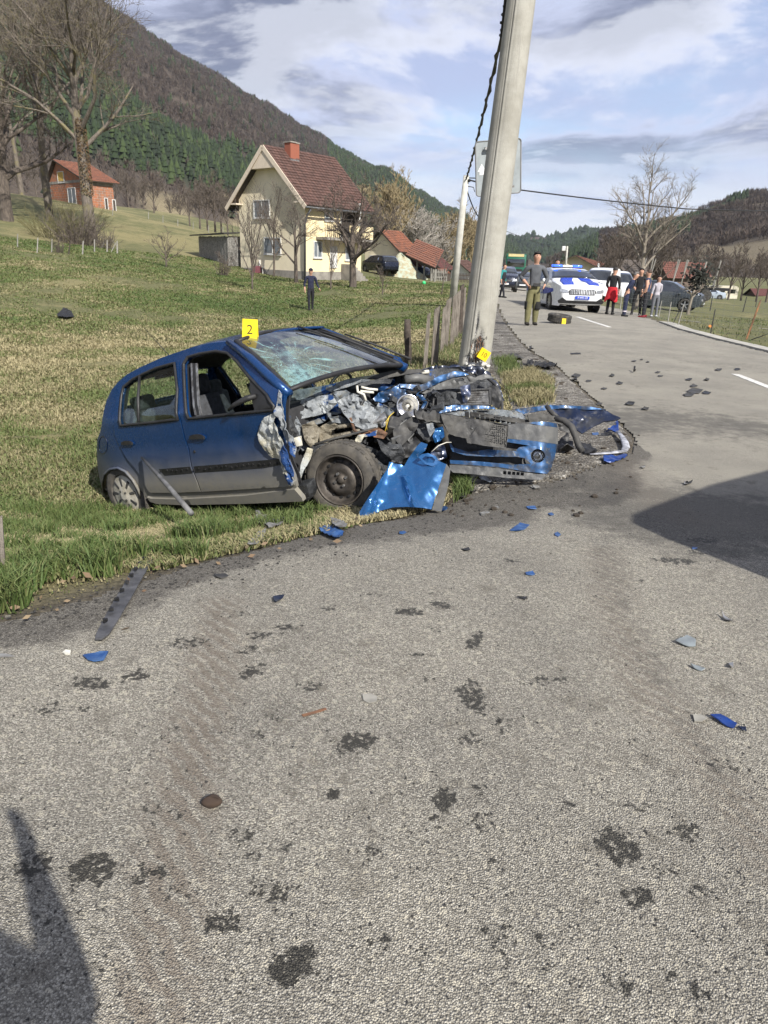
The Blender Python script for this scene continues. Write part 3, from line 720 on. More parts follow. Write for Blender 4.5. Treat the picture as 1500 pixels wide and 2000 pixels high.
M_BLKD = pm('dusty_black_plastic', (.024, .024, .025), .7, scale=7, c2=(.065, .062, .056), bump=.003, bscale=50)
M_GRYP = pm('grey_bumper_plastic', (.055, .057, .06), .6, scale=9, c2=(.10, .10, .096), bump=.002, bscale=70)
M_RUB = pm('tyre_rubber', (.028, .027, .026), .85, scale=14, c2=(.075, .068, .058), bump=.003, bscale=40)
M_RUBD = pm('dusty_tyre_rubber', (.10, .09, .075), .9, scale=9, c2=(.045, .042, .038), bump=.003, bscale=50)
M_STEEL = pm('steel_rim', (.045, .040, .036), .6, .5, scale=9, c2=(.11, .095, .08), bump=.002, bscale=50)
M_HUB = pm('dirty_hubcap', (.42, .40, .34), .6, scale=12, c2=(.24, .22, .17), bump=.002, bscale=60)
M_INT = pm('cabin_lining', (.022, .022, .024), .9, scale=10)
M_SEAT = pm('seat_cloth', (.045, .048, .055), .95, scale=30, c2=(.02, .02, .022), bump=.003, bscale=120)
M_CHR = pm('reflector_metal', (.78, .78, .80), .16, 1.0, var=.25, scale=14)
M_ALU = pm('bare_alloy', (.42, .42, .42), .45, .8, scale=16, c2=(.16, .15, .14), bump=.004, bscale=50)
M_CREAM = pm('cream_pipe', (.62, .60, .52), .5, scale=12)
M_RUST = pm('rusty_metal', (.20, .10, .055), .85, .2, scale=20, c2=(.08, .05, .035), bump=.003, bscale=60)
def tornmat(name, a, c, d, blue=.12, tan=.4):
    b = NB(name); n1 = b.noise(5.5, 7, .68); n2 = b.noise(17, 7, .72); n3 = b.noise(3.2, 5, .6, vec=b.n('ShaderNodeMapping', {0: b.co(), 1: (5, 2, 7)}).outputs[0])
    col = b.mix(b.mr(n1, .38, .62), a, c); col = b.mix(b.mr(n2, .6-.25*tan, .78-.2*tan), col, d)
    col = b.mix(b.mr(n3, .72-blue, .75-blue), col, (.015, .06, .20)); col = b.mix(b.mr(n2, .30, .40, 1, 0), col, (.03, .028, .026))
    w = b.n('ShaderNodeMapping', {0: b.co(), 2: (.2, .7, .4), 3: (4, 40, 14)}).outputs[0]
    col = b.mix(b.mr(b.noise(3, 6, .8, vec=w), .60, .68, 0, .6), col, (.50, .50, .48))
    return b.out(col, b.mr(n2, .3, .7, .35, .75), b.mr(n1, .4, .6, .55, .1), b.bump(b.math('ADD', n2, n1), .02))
M_TORN = tornmat('torn_grey_metal', (.25, .27, .29), (.10, .115, .13), (.22, .20, .155), .13, .4)
M_TORN2 = tornmat('scraped_light_metal', (.36, .38, .39), (.20, .215, .23), (.28, .26, .20), .12, .25)
M_TAN = tornmat('mud_coated_metal', (.24, .21, .155), (.15, .132, .10), (.29, .265, .21), .06, .5)
M_TANB = tornmat('peeled_paint_metal', (.46, .43, .33), (.36, .38, .38), (.10, .17, .30), .16, .1)
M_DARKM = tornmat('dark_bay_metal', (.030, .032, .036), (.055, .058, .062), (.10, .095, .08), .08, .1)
def glassmat(name, tint, refl=.10, dust=.1, cracks=False):
    b = NB(name); t = b.t; tr = b.n('ShaderNodeBsdfTransparent', {0: tint+(1,)}); gl = b.n('ShaderNodeBsdfGlossy', {0: (.9, .95, 1, 1), 1: .03})
    fr = b.math('POWER', b.n('ShaderNodeLayerWeight', {0: .5}).outputs[1], 4.); fr = b.math('ADD', b.math('MULTIPLY', fr, .6), .035)
    f = b.math('ADD', b.math('MULTIPLY', fr, 1.3), refl, True)
    mx = b.n('ShaderNodeMixShader', {0: f, 1: tr.outputs[0], 2: gl.outputs[0]})
    df = b.n('ShaderNodeBsdfDiffuse', {0: (.5, .5, .47, 1)})
    dn = b.math('MULTIPLY', b.mr(b.noise(6, 6, .7), .3, .8), dust)
    m2 = b.n('ShaderNodeMixShader', {0: dn, 1: mx.outputs[0], 2: df.outputs[0]}); last = m2
    if cracks:
        dist = b.noise(9, 3, .5, out=1); vec = b.n('ShaderNodeVectorMath', {0: b.co(), 1: b.n('ShaderNodeVectorMath', {0: dist, 3: .06}, operation='SCALE').outputs[0]}, operation='ADD').outputs[0]
        def edge(sc, w): return b.mr(b.vor(sc, 'DISTANCE_TO_EDGE', vec=vec), w, w*.25)
        at = b.attr('crack')
        e1 = b.math('MULTIPLY', edge(11, .012), b.mr(at, .25, .5)); e2 = b.math('MULTIPLY', edge(30, .02), b.mr(at, .45, .75)); e3 = b.math('MULTIPLY', edge(80, .05), b.mr(at, .62, .95))
        rad = b.mr(b.attr('spoke'), .93, 1.0); rad = b.math('MULTIPLY', rad, b.mr(at, .12, .45))
        e = b.math('MAXIMUM', b.math('MAXIMUM', e1, e2), b.math('MAXIMUM', e3, rad)); e = b.math('MULTIPLY', e, b.mr(b.noise(12, 4), .3, .55, .25, 1))
        haz = b.math('MULTIPLY', b.mr(at, .7, 1.1), b.mr(b.noise(22, 5, .7), .35, .6)); e = b.math('MAXIMUM', e, b.math('MULTIPLY', haz, .75))
        cd_ = b.n('ShaderNodeBsdfDiffuse', {0: (.26, .46, .46, 1)}); last = b.n('ShaderNodeMixShader', {0: b.math('MULTIPLY', e, .62), 1: m2.outputs[0], 2: cd_.outputs[0]})
    t.nodes.remove(b.b); b.L(last.outputs[0], t.nodes['Material Output'].inputs[0]); return b.m
M_GLASS = glassmat('window_glass', (.84, .90, .86), .0, .0)
M_WIND = glassmat('cracked_windscreen', (.48, .58, .56), .07, .16, True)
M_CARGL = glassmat('car_glass', (.10, .11, .11), .10, .05)
M_LENS = glassmat('lamp_lens', (.85, .88, .9), .08, .08)

car = empty('wrecked_car', label='badly crushed blue hatchback standing on the verge with its front torn open', cat='car')
car.matrix_world = CM
FD_win = S1([(572,300),(592,268),(660,250),(740,238),(800,247),(850,290),(905,360),(960,420),(1010,470),(1048,530),(1048,545),(900,560),(700,580),(598,592)])
FD = S1([(548,300),(556,262),(600,232),(700,205),(780,200),(820,215),(900,290),(1000,385),(1080,445),(1092,470),(1088,560),(1060,600),(1075,700),(1098,800),(1125,870),(1160,930),(1160,950),(1120,958),(668,985),(650,940),(615,850),(600,760),(575,700),(553,600)])
RD_win = S1([(230,600),(233,540),(240,470),(250,425),(300,385),(345,362),(420,328),(520,300),(535,440),(538,596),(400,612),(234,628)])
RD = S1([(545,290),(548,440),(550,600),(572,700),(597,762),(611,850),(646,940),(662,984),(520,990),(400,990),(385,985),(370,960),(345,905),(310,858),(270,810),(225,745),(197,680),(192,600),(200,520),(212,450),(228,408),(300,360),(400,315),(520,283)])
top = S1([(820,190),(780,186),(700,194),(600,217),(540,238),(440,272),(330,322),(260,360),(215,398),(180,440),(155,490),(138,550),(128,620),(118,670),(104,700),(100,770),(104,845)])
arch = S1([(345,1015),(330,970),(300,918),(262,875),(222,855),(180,862),(150,890),(138,940),(145,1000)])
low = S1([(130,960),(112,900),(104,845)])
outer = top+low[1:2]+low[0:1]+arch[::-1][0:]+S1([(380,1000),(400,1030),(560,1035),(900,1020),(1160,990),(1165,962)])
# side frame: outline down to the sill and round the wheel arch, with the two door openings cut out
A_out = S1([(1165,960),(1150,900),(1120,830),(1100,770),(1098,480),(1100,430),(1080,420),(1000,345),(920,265),(860,205),(830,188)])
frame_outer = top+low[1:2]+low[0:1]+arch[::-1]+S1([(372,1012),(400,1022),(560,1028),(900,1008),(1160,975)])+A_out
def shrink(poly, k):
    c = (sum(p[0] for p in poly)/len(poly), sum(p[1] for p in poly)/len(poly)); q = []
    n = len(poly); ar = sum(poly[i][0]*poly[(i+1) % n][1]-poly[(i+1) % n][0]*poly[i][1] for i in range(n)); sg = 1 if ar > 0 else -1
    for i in range(n):
        a, b_, d_ = Vector(poly[i-1]), Vector(poly[i]), Vector(poly[(i+1) % n]); t = (d_-a).normalized(); nrm = Vector((-t.y, t.x))*sg
        q.append(tuple(b_+nrm*k))
    return q
def rot_start(f): return f
sf = sheet(frame_outer, [shrink(FD, .012), shrink(RD, .012)], .05, near(-.012), .03, 'side_panel', M_BLUE, car)
RDF = [(x-.2 if x < -1.9 and z > .55 else x, z) for x, z in RD]
sheet(frame_outer, [shrink(FD, .012), shrink(RDF, .012)], .08, farr(-.012), -.03, 'side_panel', M_BLUE, car)
def dent(u, v):
    # front edge of the door is stove in
    d = Vector((u, v)); k = max(0, 1-(Vector(S1([(1090,720)])[0])-d).length/.30)
    c2 = max(0, 1-(Vector(S1([(872,700)])[0])-d).length/.22)
    return .05*k*k+.012*c2*c2
def belt(u, v): return .006*math.exp(-((v-.93+.0)/.012)**2)
def LOWW(w_):
    xm = sum(p[0] for p in w_)/len(w_); front = xm > -1.2
    return [(p[0]+(0 if not front else (-.02 if p[0] < xm else 0))-(.17 if p[0] < -2.0 else 0), p[1]-.14 if p[1] < 1.12 else p[1]+.02) for p in w_]
FDn = lambda u, v: Vector((u, -halfw(u, v)+dent(u, v)+(.004*math.sin(min(max((v-.62)/.03, -1.5), 1.5)) if v < .8 else .004), v))
fd = sheet(shrink(FD, .004), [shrink(FD_win, -.004)], .035, FDn, .03, 'front_door', M_BLUE, car)
rd = sheet(shrink(RD, .004), [shrink(RD_win, -.004)], .04, lambda u, v: Vector((u, -halfw(u, v)+(.004*math.sin(min(max((v-.62)/.03, -1.5), 1.5)) if v < .8 else .004), v)), .03, 'rear_door', M_BLUE, car)
fd2 = sheet(shrink(FD, .004), [LOWW(FD_win)], .08, farr(0), -.03, 'front_door', M_BLUE, car)
rd2 = sheet(shrink(RDF, .004), [LOWW(RD_win)], .08, farr(0), -.03, 'rear_door', M_BLUE, car)
# dark door linings
for sg in (-1, 1): sheet(frame_outer, [shrink(FD, .03), shrink(RD if sg < 0 else RDF, .03)], .1, lambda u, v, sg=sg: Vector((u, sg*(halfw(u, v)-.07), v)), .01, 'cabin_trim', M_INT, car)
for fn, pr in ((lambda u, v: Vector((u, -halfw(u, v)+.06, v)), 0), (lambda u, v: Vector((u, halfw(u, v)-.06, v)), 1)):
    for q, w_ in ((FD, LOWW(FD_win) if pr else FD_win), (RDF if pr else RD, LOWW(RD_win) if pr else RD_win)): sheet(shrink(q, .02), [w_], .1, fn, .01, 'door_lining', M_INT, car)
def outline_tube(poly, fn, r, name, mat, parent, step=.05, n=6, squash=None):
    q = resample(poly, step); pts = [fn(*p) for p in q]; pts.append(pts[0]); pts.append(pts[1])
    return MB().tube(pts, r, n, False, squash).build(name, mat, parent, True)
outline_tube(shrink(FD_win, -.004), near(.002), .013, 'window_seal', M_BLK, fd)
outline_tube(shrink(RD_win, -.004), near(.002), .013, 'window_seal', M_BLK, rd)
outline_tube(LOWW(FD_win), farr(-.01), .014, 'window_seal', M_BLK, fd2)
outline_tube(LOWW(RD_win), farr(-.01), .014, 'window_seal', M_BLK, rd2)
sheet(shrink(RD_win, -.004), [], .1, near(-.012), .004, 'window', M_GLASS, rd)
sheet(LOWW(RD_win), [], .1, farr(-.014), .004, 'window', M_GLASS, rd2)
dv = S1([(337,366), (331,610)]); MB().tube([near(.003)(*dv[0]), near(.006)((dv[0][0]+dv[1][0])/2, (dv[0][1]+dv[1][1])/2), near(.003)(*dv[1])], .014, 6).build('window_divider', M_BLK, rd, True)
# black mirror triangle at the front of the door glass, and the broken mirror foot
tri = S1([(920,375),(1010,470),(1048,530),(1046,546),(950,556),(935,500),(925,430)])
sheet(tri, [], .06, near(.004), .015, 'mirror_base', M_BLK, car)
MB().tube([near(.01)(*side(150+960/2.727, 600+470/2.727)), near(.05)(*side(150+930/2.727, 600+480/2.727)), near(.08)(*side(150+880/2.727, 600+510/2.727)), near(.06)(*side(150+840/2.727, 600+540/2.727))], [.02, .024, .018, .012], 7).build('mirror_stub', M_BLK, car, True)
# belt channel left bare where the glass dropped, runs behind the opening
for x0, x1, mt in ((596,604,M_ALU), (606,618,M_BLK), (622,632,M_ALU)):
    pl = S1([(x0,300),(x1,300),(x1+24,575),(x0+22,578)]); sheet(pl, [], .08, near(-.02), .006, 'glass_channel', mt, fd)
# rubbing strips: the broken holder of the side moulding
mo = S1([(372,872),(460,862),(620,848),(780,835),(950,818),(1080,808),(1100,818),(1085,838),(1000,856),(850,868),(620,884),(460,897),(380,902)])
ml_r = [p for p in mo]
for seg, par in ((S1([(440,862),(605,848),(618,884),(470,897)]), rd), (S1([(625,847),(780,835),(950,818),(1080,808),(1100,818),(1085,838),(1000,856),(850,868),(632,882)]), fd)):
    sheet(seg, [], .03, near(.006), .008, 'moulding_backing', M_BLK, par)
clipm = MB()
for i in range(22):
    x = 455+i*29+rnd.uniform(-6, 6); u, v = side(150+x/2.727, 600+(874-(x-455)*.075+rnd.uniform(-6, 6))/2.727)
    clipm.box(near(.012)(u, v), (.014, .008, .012))
clipm.build('moulding_clips', M_BLK, fd, kind='stuff')
# handles
for (x, y, w, h), par in (((645,698,42,24), fd), ((273,728,31,19), rd)):
    el_ = [(x+w*math.cos(a), y+h*math.sin(a)) for a in np.linspace(0, 6.283, 22)[:-1]]
    sheet(S1(el_), [], .02, lambda u, v: Vector((u, -halfw(u, v)-.003, v)), .01, 'handle_recess', M_BLUE, par)
    up_ = [(x-w*.92, y+2), (x-w*.85, y-h*.6), (x-w*.4, y-h*.95), (x+w*.4, y-h*.95), (x+w*.9, y-h*.5), (x+w*.95, y+h*.1), (x+w*.6, y+h*.05), (x-w*.5, y+h*.15)]
    sheet(S1(up_), [], .02, lambda u, v: Vector((u, -halfw(u, v)-.020, v)), .016, 'door_handle', M_BLK, par)
lk = side(150+630/2.727, 600+768/2.727); MB().lathe([(0, 0), (.011, 0), (.012, .004), (.010, .008)], 12, Matrix.Translation(near(.010)(*lk))).build('door_lock', M_BLK, fd)
el_ = S1([(135+23*math.cos(a), 735+46*math.sin(a)) for a in np.linspace(0, 6.283, 26)[:-1]])
outline_tube(el_, near(-.010), .0035, 'fuel_flap', M_NAVY, car, .03)
# roof and tail: crowned skin between the two rails
def crown_fn(line, c0, c1, n=14):
    k = len(line)
    def f(u, v):
        x = u*(k-1); i = min(int(x), k-2); t = x-i; X = line[i][0]*(1-t)+line[i+1][0]*t; Z = line[i][1]*(1-t)+line[i+1][1]*t
        w = halfw(X, Z)-.012; s = v*2-1; cr_ = (c0*(1-u)+c1*u)*(1-s*s)
        # normal direction leans back towards the tail
        dX = line[i+1][0]-line[i][0]; dZ = line[i+1][1]-line[i][1]; l = math.hypot(dX, dZ) or 1
        return Vector((X+(dZ/l)*cr_, s*w, Z-(dX/l)*cr_))
    return f
WS = [(CMI @ P(px, py, 1), px, py) for px, py in ((461,667),(564,762),(782,716),(620,649))]
TL = [tuple(q) for q in top]
# front roof edge starts at the top corners of the windscreen
def on_y(px, py, y):
    d = CMI.to_3x3() @ ray(px, py); t = (y-CAMC.y)/d.y; return CAMC+d*t
wsT = on_y(461, 667, -.545); wsTf = on_y(622, 649, .545); wsB = on_y(564, 762, -.70); wsBf = on_y(784, 714, .66)
roofl = [(wsT.x, wsT.z)]+[q for q in TL[1:9] if q[0] < wsT.x-.02]
mbr = MB().grid(crown_fn(roofl, .03, .045), 24, 16)
def solid(mb, name, mat, parent, thick=.02, sm=True):
    me = mb.mesh(name); o = link(name, me, mat, parent, sm); md = o.modifiers.new('thickness', 'SOLIDIFY'); md.thickness = thick; md.offset = -1; return o
solid(mbr, 'roof', M_BLUE, car)
taill = TL[8:]+[low[1]]
tgm = MB().grid(crown_fn(taill, .045, .12), 32, 20); tgl = MB(); tgl.v = list(tgm.v); zt = max(v[2] for v in tgm.v)-.06
isg = lambda f: 1.0 < sum(tgm.v[i][2] for i in f)/4 < zt and abs(sum(tgm.v[i][1] for i in f)/4) < .50
tgl.f = [f for f in tgm.f if isg(f)]; tgm.f = [f for f in tgm.f if not isg(f)]; tgl.mi = [0]*len(tgl.f); tgm.mi = [0]*len(tgm.f)
tgo = solid(tgm, 'tailgate', M_BLUE, car); link('rear_window', tgl.mesh('rear_window', False), M_GLASS, tgo, True)
solid(MB().grid(lambda u, v: crown_fn(roofl, .03, .045)(u, v)-Vector((0, 0, .035)), 16, 10), 'headliner', M_INT, car)
rb = MB().grid(crown_fn([low[1], low[0], (low[0][0]+.15, low[0][1]-.02)], .13, .10), 6, 12); solid(rb, 'rear_bumper', M_BLUE, car)
# windscreen with its black surround
def wsf(u, v):
    a = wsT.lerp(wsTf, u); b_ = wsB.lerp(wsBf, u); p = a.lerp(b_, v); bl = .06*(1-(2*u-1)**2)+.02*(1-(2*v-1)**2)
    return p+Vector((.5, 0, .85))*bl
ws = MB().grid(lambda u, v: wsf(.03+.94*u, .03+.94*v), 60, 40).mesh('windscreen')
imp = (.16, .62)
def ck(c):
    # c: vertices in car space; rebuild u, v from the grid order
    n = len(c); u = np.repeat(np.linspace(0, 1, 61), 41)[:n]; v = np.tile(np.linspace(0, 1, 41), 61)[:n]
    d = np.hypot((u-imp[0])*1.25, (v-imp[1])*.8); d2 = np.hypot((u-.1)*1.4, (v-.98)*1.3)
    return np.clip(1.15-d/.50, 0, 1.15)*(.72)+np.clip(1-d2/.42, 0, 1)*.9+.25*np.clip(1-abs(v-.42-.25*u)/.10, 0, 1)*(u < .75)+(vnoise(u*9, v*9, 1, 3)-.5)*.35
def ck2(c):
    n = len(c); u = np.repeat(np.linspace(0, 1, 61), 41)[:n]; v = np.tile(np.linspace(0, 1, 41), 61)[:n]
    a = np.arctan2((v-imp[1])*.8, (u-imp[0])*1.25); return np.abs(np.sin(a*9+3*vnoise(u*6, v*6, 1, 8)))
setattr_(ws, 'crack', ck); setattr_(ws, 'spoke', ck2)
wso = link('windscreen', ws, M_WIND, car, True)
for a_, b_, w_ in (((0, 0), (1, 0), .014), ((0, 0), (0, 1), .024), ((1, 0), (1, 1), .022), ((0, 1), (1, 1), .02)):
    MB().tube([wsf(a_[0]+(b_[0]-a_[0])*t, a_[1]+(b_[1]-a_[1])*t) for t in np.linspace(0, 1, 12)], w_, 7).build('windscreen_seal', M_BLK, car, True)
# A pillars
for sgn, T_, B_ in ((-1, wsT, wsB), (1, wsTf, wsBf)):
    m_ = MB().tube([T_+Vector((-.06, sgn*.02, .005)), T_.lerp(B_, .35)+Vector((0, sgn*.035, 0)), T_.lerp(B_, .7)+Vector((0, sgn*.04, 0)), B_+Vector((.02, sgn*.03, -.03))], [.03, .035, .038, .04], 8)
    m_.build('windscreen_pillar', M_BLUE, car, True)
# wipers
def wiper(pts_blade, pts_arm, d):
    w = MB().tube([wsf(*q)+Vector((.018, 0, .03)) for q in pts_blade], [.008]*len(pts_blade), 6); 
    o = w.build('wiper', M_BLK, car, True)
    MB().tube([wsf(*q)+Vector((.03, 0, .05)) for q in pts_arm], [.012, .010, .009, .008], 6).build('wiper_arm', M_BLK, o, True)
wiper([(.66, .03), (.72, .28), (.80, .52)], [(.92, .97), (.84, .72), (.76, .40), (.71, .24)], 0)
wiper([(.93, .02), (1.0, .30), (1.03, .62)], [(1.12, .97), (1.08, .7), (1.03, .42), (1.0, .3)], 0)
# aerial
ar = on_y(330, 694, -.2); at_ = on_y(283, 642, -.2)
MB().tube([ar, at_], [.004, .0018], 5).build('aerial', M_BLK, car, True)
# cabin: floor, dash, seats, wheel
MB().box((-1.75, 0, .18), (2.1, 1.4, .03)).build('cabin_floor', M_INT, car)
MB().box((-.72, 0, .68), (.30, 1.28, .34), bev=.06).build('dashboard', M_INT, car, True)
MB().box((-2.75, 0, .55), (.04, 1.3, .7)).build('boot_lining', M_INT, car)
MB().box((-.62, 0, .5), (.03, 1.2, .55)).build('bulkhead', M_INT, car)
for sx in (-.37, .37):
    st_ = MB(); st_.box((-1.15, sx, .46), (.50, .48, .14), bev=.05)
    so = st_.build('seat', M_SEAT, car, True)
    def bk(u, v):
        a = v*2*math.pi; w = .235*(1-.25*max(0, u-.7)); return Vector((-1.42-.20*u-.055*math.sin(a), sx+w*math.cos(a)*(1 if abs(math.cos(a)) > .1 else 1), .48+.52*u))
    MB().grid(bk, 8, 14).build('seat_back', M_SEAT, so, True)
    MB().box((-1.66, sx, 1.09), (.09, .25, .17), bev=.04).build('headrest', M_SEAT, so, True)
MB().box((-2.15, 0, .46), (.5, 1.25, .16), bev=.05).build('rear_seat', M_SEAT, car, True)
MB().box((-2.45, 0, .74), (.13, 1.25, .44), bev=.05).build('rear_seat_back', M_SEAT, car, True)
for sx in (-.42, .42): MB().box((-2.42, sx, 1.0), (.08, .25, .14), bev=.035).build('headrest', M_SEAT, car, True)
sw = MB(); cc_ = Vector((-.72, .37, .80)); tl = Matrix.Rotation(R(-65), 3, 'Y')
sw.tube([cc_+tl @ Vector((math.cos(a)*.18, math.sin(a)*.18, 0)) for a in np.linspace(0, 6.5, 26)], .014, 6); sw.tube([cc_, cc_+Vector((.2, 0, -.08))], .03, 8); sw.tube([cc_-Vector((0, .17, 0)), cc_+Vector((0, .17, 0))], .02, 6)
sw.build('steering_wheel', M_BLK, car, True)
# sill below the doors
sl = S1([(378,1010),(400,1018),(560,1022),(900,1002),(1165,968),(1205,1015),(1210,1032),(900,1045),(560,1052),(430,1046),(395,1034)])
sheet(sl, [], .05, near(.012), .09, 'sill', M_BLUE, car)
ju = S1([(1150,962),(1210,950),(1225,1010),(1215,1040),(1170,1030)])
sheet(ju, [], .04, near(-.03), .1, 'sill_end', M_DARKM, car)
MB().box((-1.65, 0, .14), (2.0, 1.2, .10)).build('underbody', M_DARKM, car)
# rear arch lining and lip
al = [near(.006)(*q) for q in arch]; MB().tube(al, .012, 6).build('arch_lip', M_BLUE, car, True)
hubc = side(246, 967)
def archliner():
    V = []
    for q in arch:
        for yy in (0, .28): p = near(-.005)(*q); V.append((p.x, p.y+yy, p.z))
    return MB().add(V, [(i*2, i*2+1, i*2+3, i*2+2) for i in range(len(arch)-1)])
solid(archliner(), 'arch_lining', M_TAN, car, .01)
# wheels -----------------------------------------------------------------
def tyre_mesh(r, w, rim, dusty=False, tread=36):
    prof = [(rim, -w*.42), (rim+.012, -w*.5), (r*.86, -w*.53), (r*.965, -w*.46), (r, -w*.36), (r, -w*.14), (r*.975, -w*.13), (r*.975, -w*.10), (r, -w*.09), (r, w*.09), (r*.975, w*.10), (r*.975, w*.13), (r, w*.14), (r, w*.36), (r*.965, w*.46), (r*.86, w*.53), (rim+.012, w*.5), (rim, w*.42)]
    m_ = MB().lathe(prof, 56)
    for k in range(tread):                                   # tread blocks on the shoulders
        a = 6.283*k/tread
        for s in (-1, 1):
            Mx = Matrix.Rotation(a, 4, 'Y') @ Matrix.Translation((0, s*w*.29, r+.001)); m_.box((0, 0, 0), (r*.11, w*.24, .010), Mx)
    return m_
def place_wheel(o, c, n, roll=0):
    n = Vector(n).normalized(); z = Vector((0, 0, 1)); x = n.cross(z).normalized()*-1; z = x.cross(n)
    # local -Y is the outer face
    Mx = Matrix((x, -n, (x.cross(-n)))).transposed().to_4x4() @ Matrix.Rotation(roll, 4, 'Y'); Mx.translation = c
    o.matrix_local = Mx
TYR = .288
wr = bpy.data.objects.new('rear_wheel', tyre_mesh(TYR, .17, .19).mesh('tyre')); COL.objects.link(wr); wr.data.materials.append(M_RUBD); autosm(wr.data, 40); wr.parent = car
hx, hz_ = hubc; place_wheel(wr, Vector((hx, -.70, hz_)), (0, -1, 0))
hcm = MB().lathe([(.002, -.100), (.035, -.101), (.05, -.098), (.06, -.092), (.14, -.086), (.172, -.080), (.187, -.072), (.190, -.055)], 48)
hcm.build('hubcap', M_HUB, wr, True)
for k in range(9):
    a = 6.283*k/9; Mx = Matrix.Rotation(a, 4, 'Y')
    MB().box((0, -.086, .128), (.026, .012, .085), Mx, .004).build('hubcap_slot', M_BLKD, wr)
for k in range(4): a = 6.283*k/4+.6; MB().lathe([(0, -.106), (.010, -.106), (.011, -.096)], 8, Matrix.Translation((math.cos(a)*.05, 0, math.sin(a)*.05))).build('wheel_bolt', M_BLKD, wr)
wr2 = copy_tree(wr, car); place_wheel(wr2, Vector((hx, .70, hz_)), (0, 1, 0))
wf = bpy.data.objects.new('front_wheel', tyre_mesh(TYR*1.0, .18, .195).mesh('tyre')); COL.objects.link(wf); wf.data.materials.append(M_RUBD); autosm(wf.data, 40); wf.parent = car
fc = cp(671, 934, 5.48)
nw = CMI.to_3x3() @ Vector((-.33, -.93, .05)); place_wheel(wf, fc, nw)
rim = MB().lathe([(.197, -.085), (.190, -.092), (.183, -.083), (.178, -.070), (.170, -.035), (.150, -.020), (.128, -.026), (.110, -.055), (.080, -.060), (.062, -.050), (.05, -.046), (.03, -.046), (.028, -.062), (.018, -.066), (.001, -.066)], 56)
rim.build('rim', M_STEEL, wf, True)
for k in range(14):
    a = 6.283*k/14; MB().lathe([(0, -.0335), (.0115, -.0335), (.0115, -.02)], 10, Matrix.Translation((math.cos(a)*.143, 0, math.sin(a)*.143))).build('rim_hole', M_BLK, wf)
for k in range(4): a = 6.283*k/4+.3; MB().lathe([(0, -.072), (.010, -.072), (.011, -.050)], 6, Matrix.Translation((math.cos(a)*.05, 0, math.sin(a)*.05))).build('wheel_bolt', M_ALU, wf)
wf2 = copy_tree(wf, car); place_wheel(wf2, Vector((-.05, .68, .29)), (.2, 1, 0))
# crushed front -------------------------------------------------------------
def zc2(p): return 500+p[0]/3.75, 600+p[1]/3.75
def zc3(p): return 780+p[0]/3.26, 680+p[1]/3.26
SMOOTHM = (M_BLUEC, M_NAVY, M_BLUES)
def crump(pts, cv, d, slope=(0, 0), amp=.03, mat=None, name='crumpled_panel', parent='car', step=5., thick=.004, freq=9., seed=0, fn=None, hole=None, world=False, **k):
    """bent sheet metal seen in the photo at depth d (metres); slope = depth change per photo pixel"""
    q = [cv(p) for p in pts]; cx_ = sum(p[0] for p in q)/len(q); cy_ = sum(p[1] for p in q)/len(q)
    hs = [[cv(p) for p in h] for h in (hole or [])]
    def f(u, v):
        dd = d+slope[0]*(u-cx_)+slope[1]*(v-cy_)
        w = P(u, v, dd); w3 = w; a = mnoise.noise(w3*freq+Vector((seed, 0, 0)))
        c_ = mnoise.cell_vector(w*freq*.7+Vector((a, a, seed))); fac = abs(mnoise.noise(w*freq*2.1+Vector((0, seed, 0))))
        dd += amp*(a*1.1-fac*1.2+(.12*(c_.x-.5) if mat not in SMOOTHM else 0)); 
        if fn: dd += fn(u, v)
        p = P(u+a*amp*60, v+fac*amp*50, dd)
        return p if world else CMI @ p
    return sheet(q, hs, step, f, thick, name, mat, None if world else (car if parent == 'car' else parent), **k)
C = crump
# tub behind everything so no light shows through
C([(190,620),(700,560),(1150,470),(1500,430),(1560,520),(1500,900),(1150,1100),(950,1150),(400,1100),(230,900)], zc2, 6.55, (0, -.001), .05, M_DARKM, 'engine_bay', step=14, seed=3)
C([(200,590),(340,600),(560,560),(700,520),(840,530),(700,575),(520,625),(300,680),(240,650)], zc2, 5.75, (.0019, 0), .03, M_TORN, 'scuttle_panel', seed=1)
C([(500,590),(690,545),(900,530),(1000,520),(980,560),(860,560),(700,600),(540,620)], zc2, 6.0, (.0012, 0), .03, M_DARKM, 'scuttle_panel', seed=11)
C([(195,690),(300,660),(480,625),(640,605),(760,640),(860,720),(905,830),(880,885),(760,890),(700,830),(640,770),(560,790),(480,850),(400,880),(330,905),(260,810)], zc2, 5.78, (.0008, -.001), .07, M_TORN, 'inner_wing', seed=2)
C([(600,690),(640,650),(720,640),(800,690),(860,735),(890,880),(800,905),(730,870),(640,775)], zc2, 5.62, (.0006, -.001), .07, M_TORN2, 'suspension_turret', seed=5, freq=12)
C([(250,700),(430,650),(560,640),(600,700),(520,770),(420,800),(300,820)], zc2, 5.68, (.0008, -.0005), .05, M_TORN2, 'inner_wing', seed=6, freq=13)
C([(190,690),(270,760),(360,900),(430,1010),(340,1050),(270,980),(215,860)], zc2, 5.6, (.0015, 0), .06, M_TORN, 'hinge_pillar', seed=7)
C([(330,860),(420,830),(470,900),(450,1000),(400,1020),(360,960)], zc2, 5.58, (0, 0), .05, M_TAN, 'arch_lining', seed=8)
C([(450,885),(540,835),(620,800),(640,830),(570,900),(590,990),(540,1010),(465,985)], zc2, 5.7, (0, .0), .05, M_TAN, 'arch_lining', seed=9)
C([(470,690),(560,800),(620,790),(720,860),(880,900),(760,920),(640,850),(560,840)], zc2, 5.66, (0, 0), .05, M_TORN, 'side_member', seed=19)
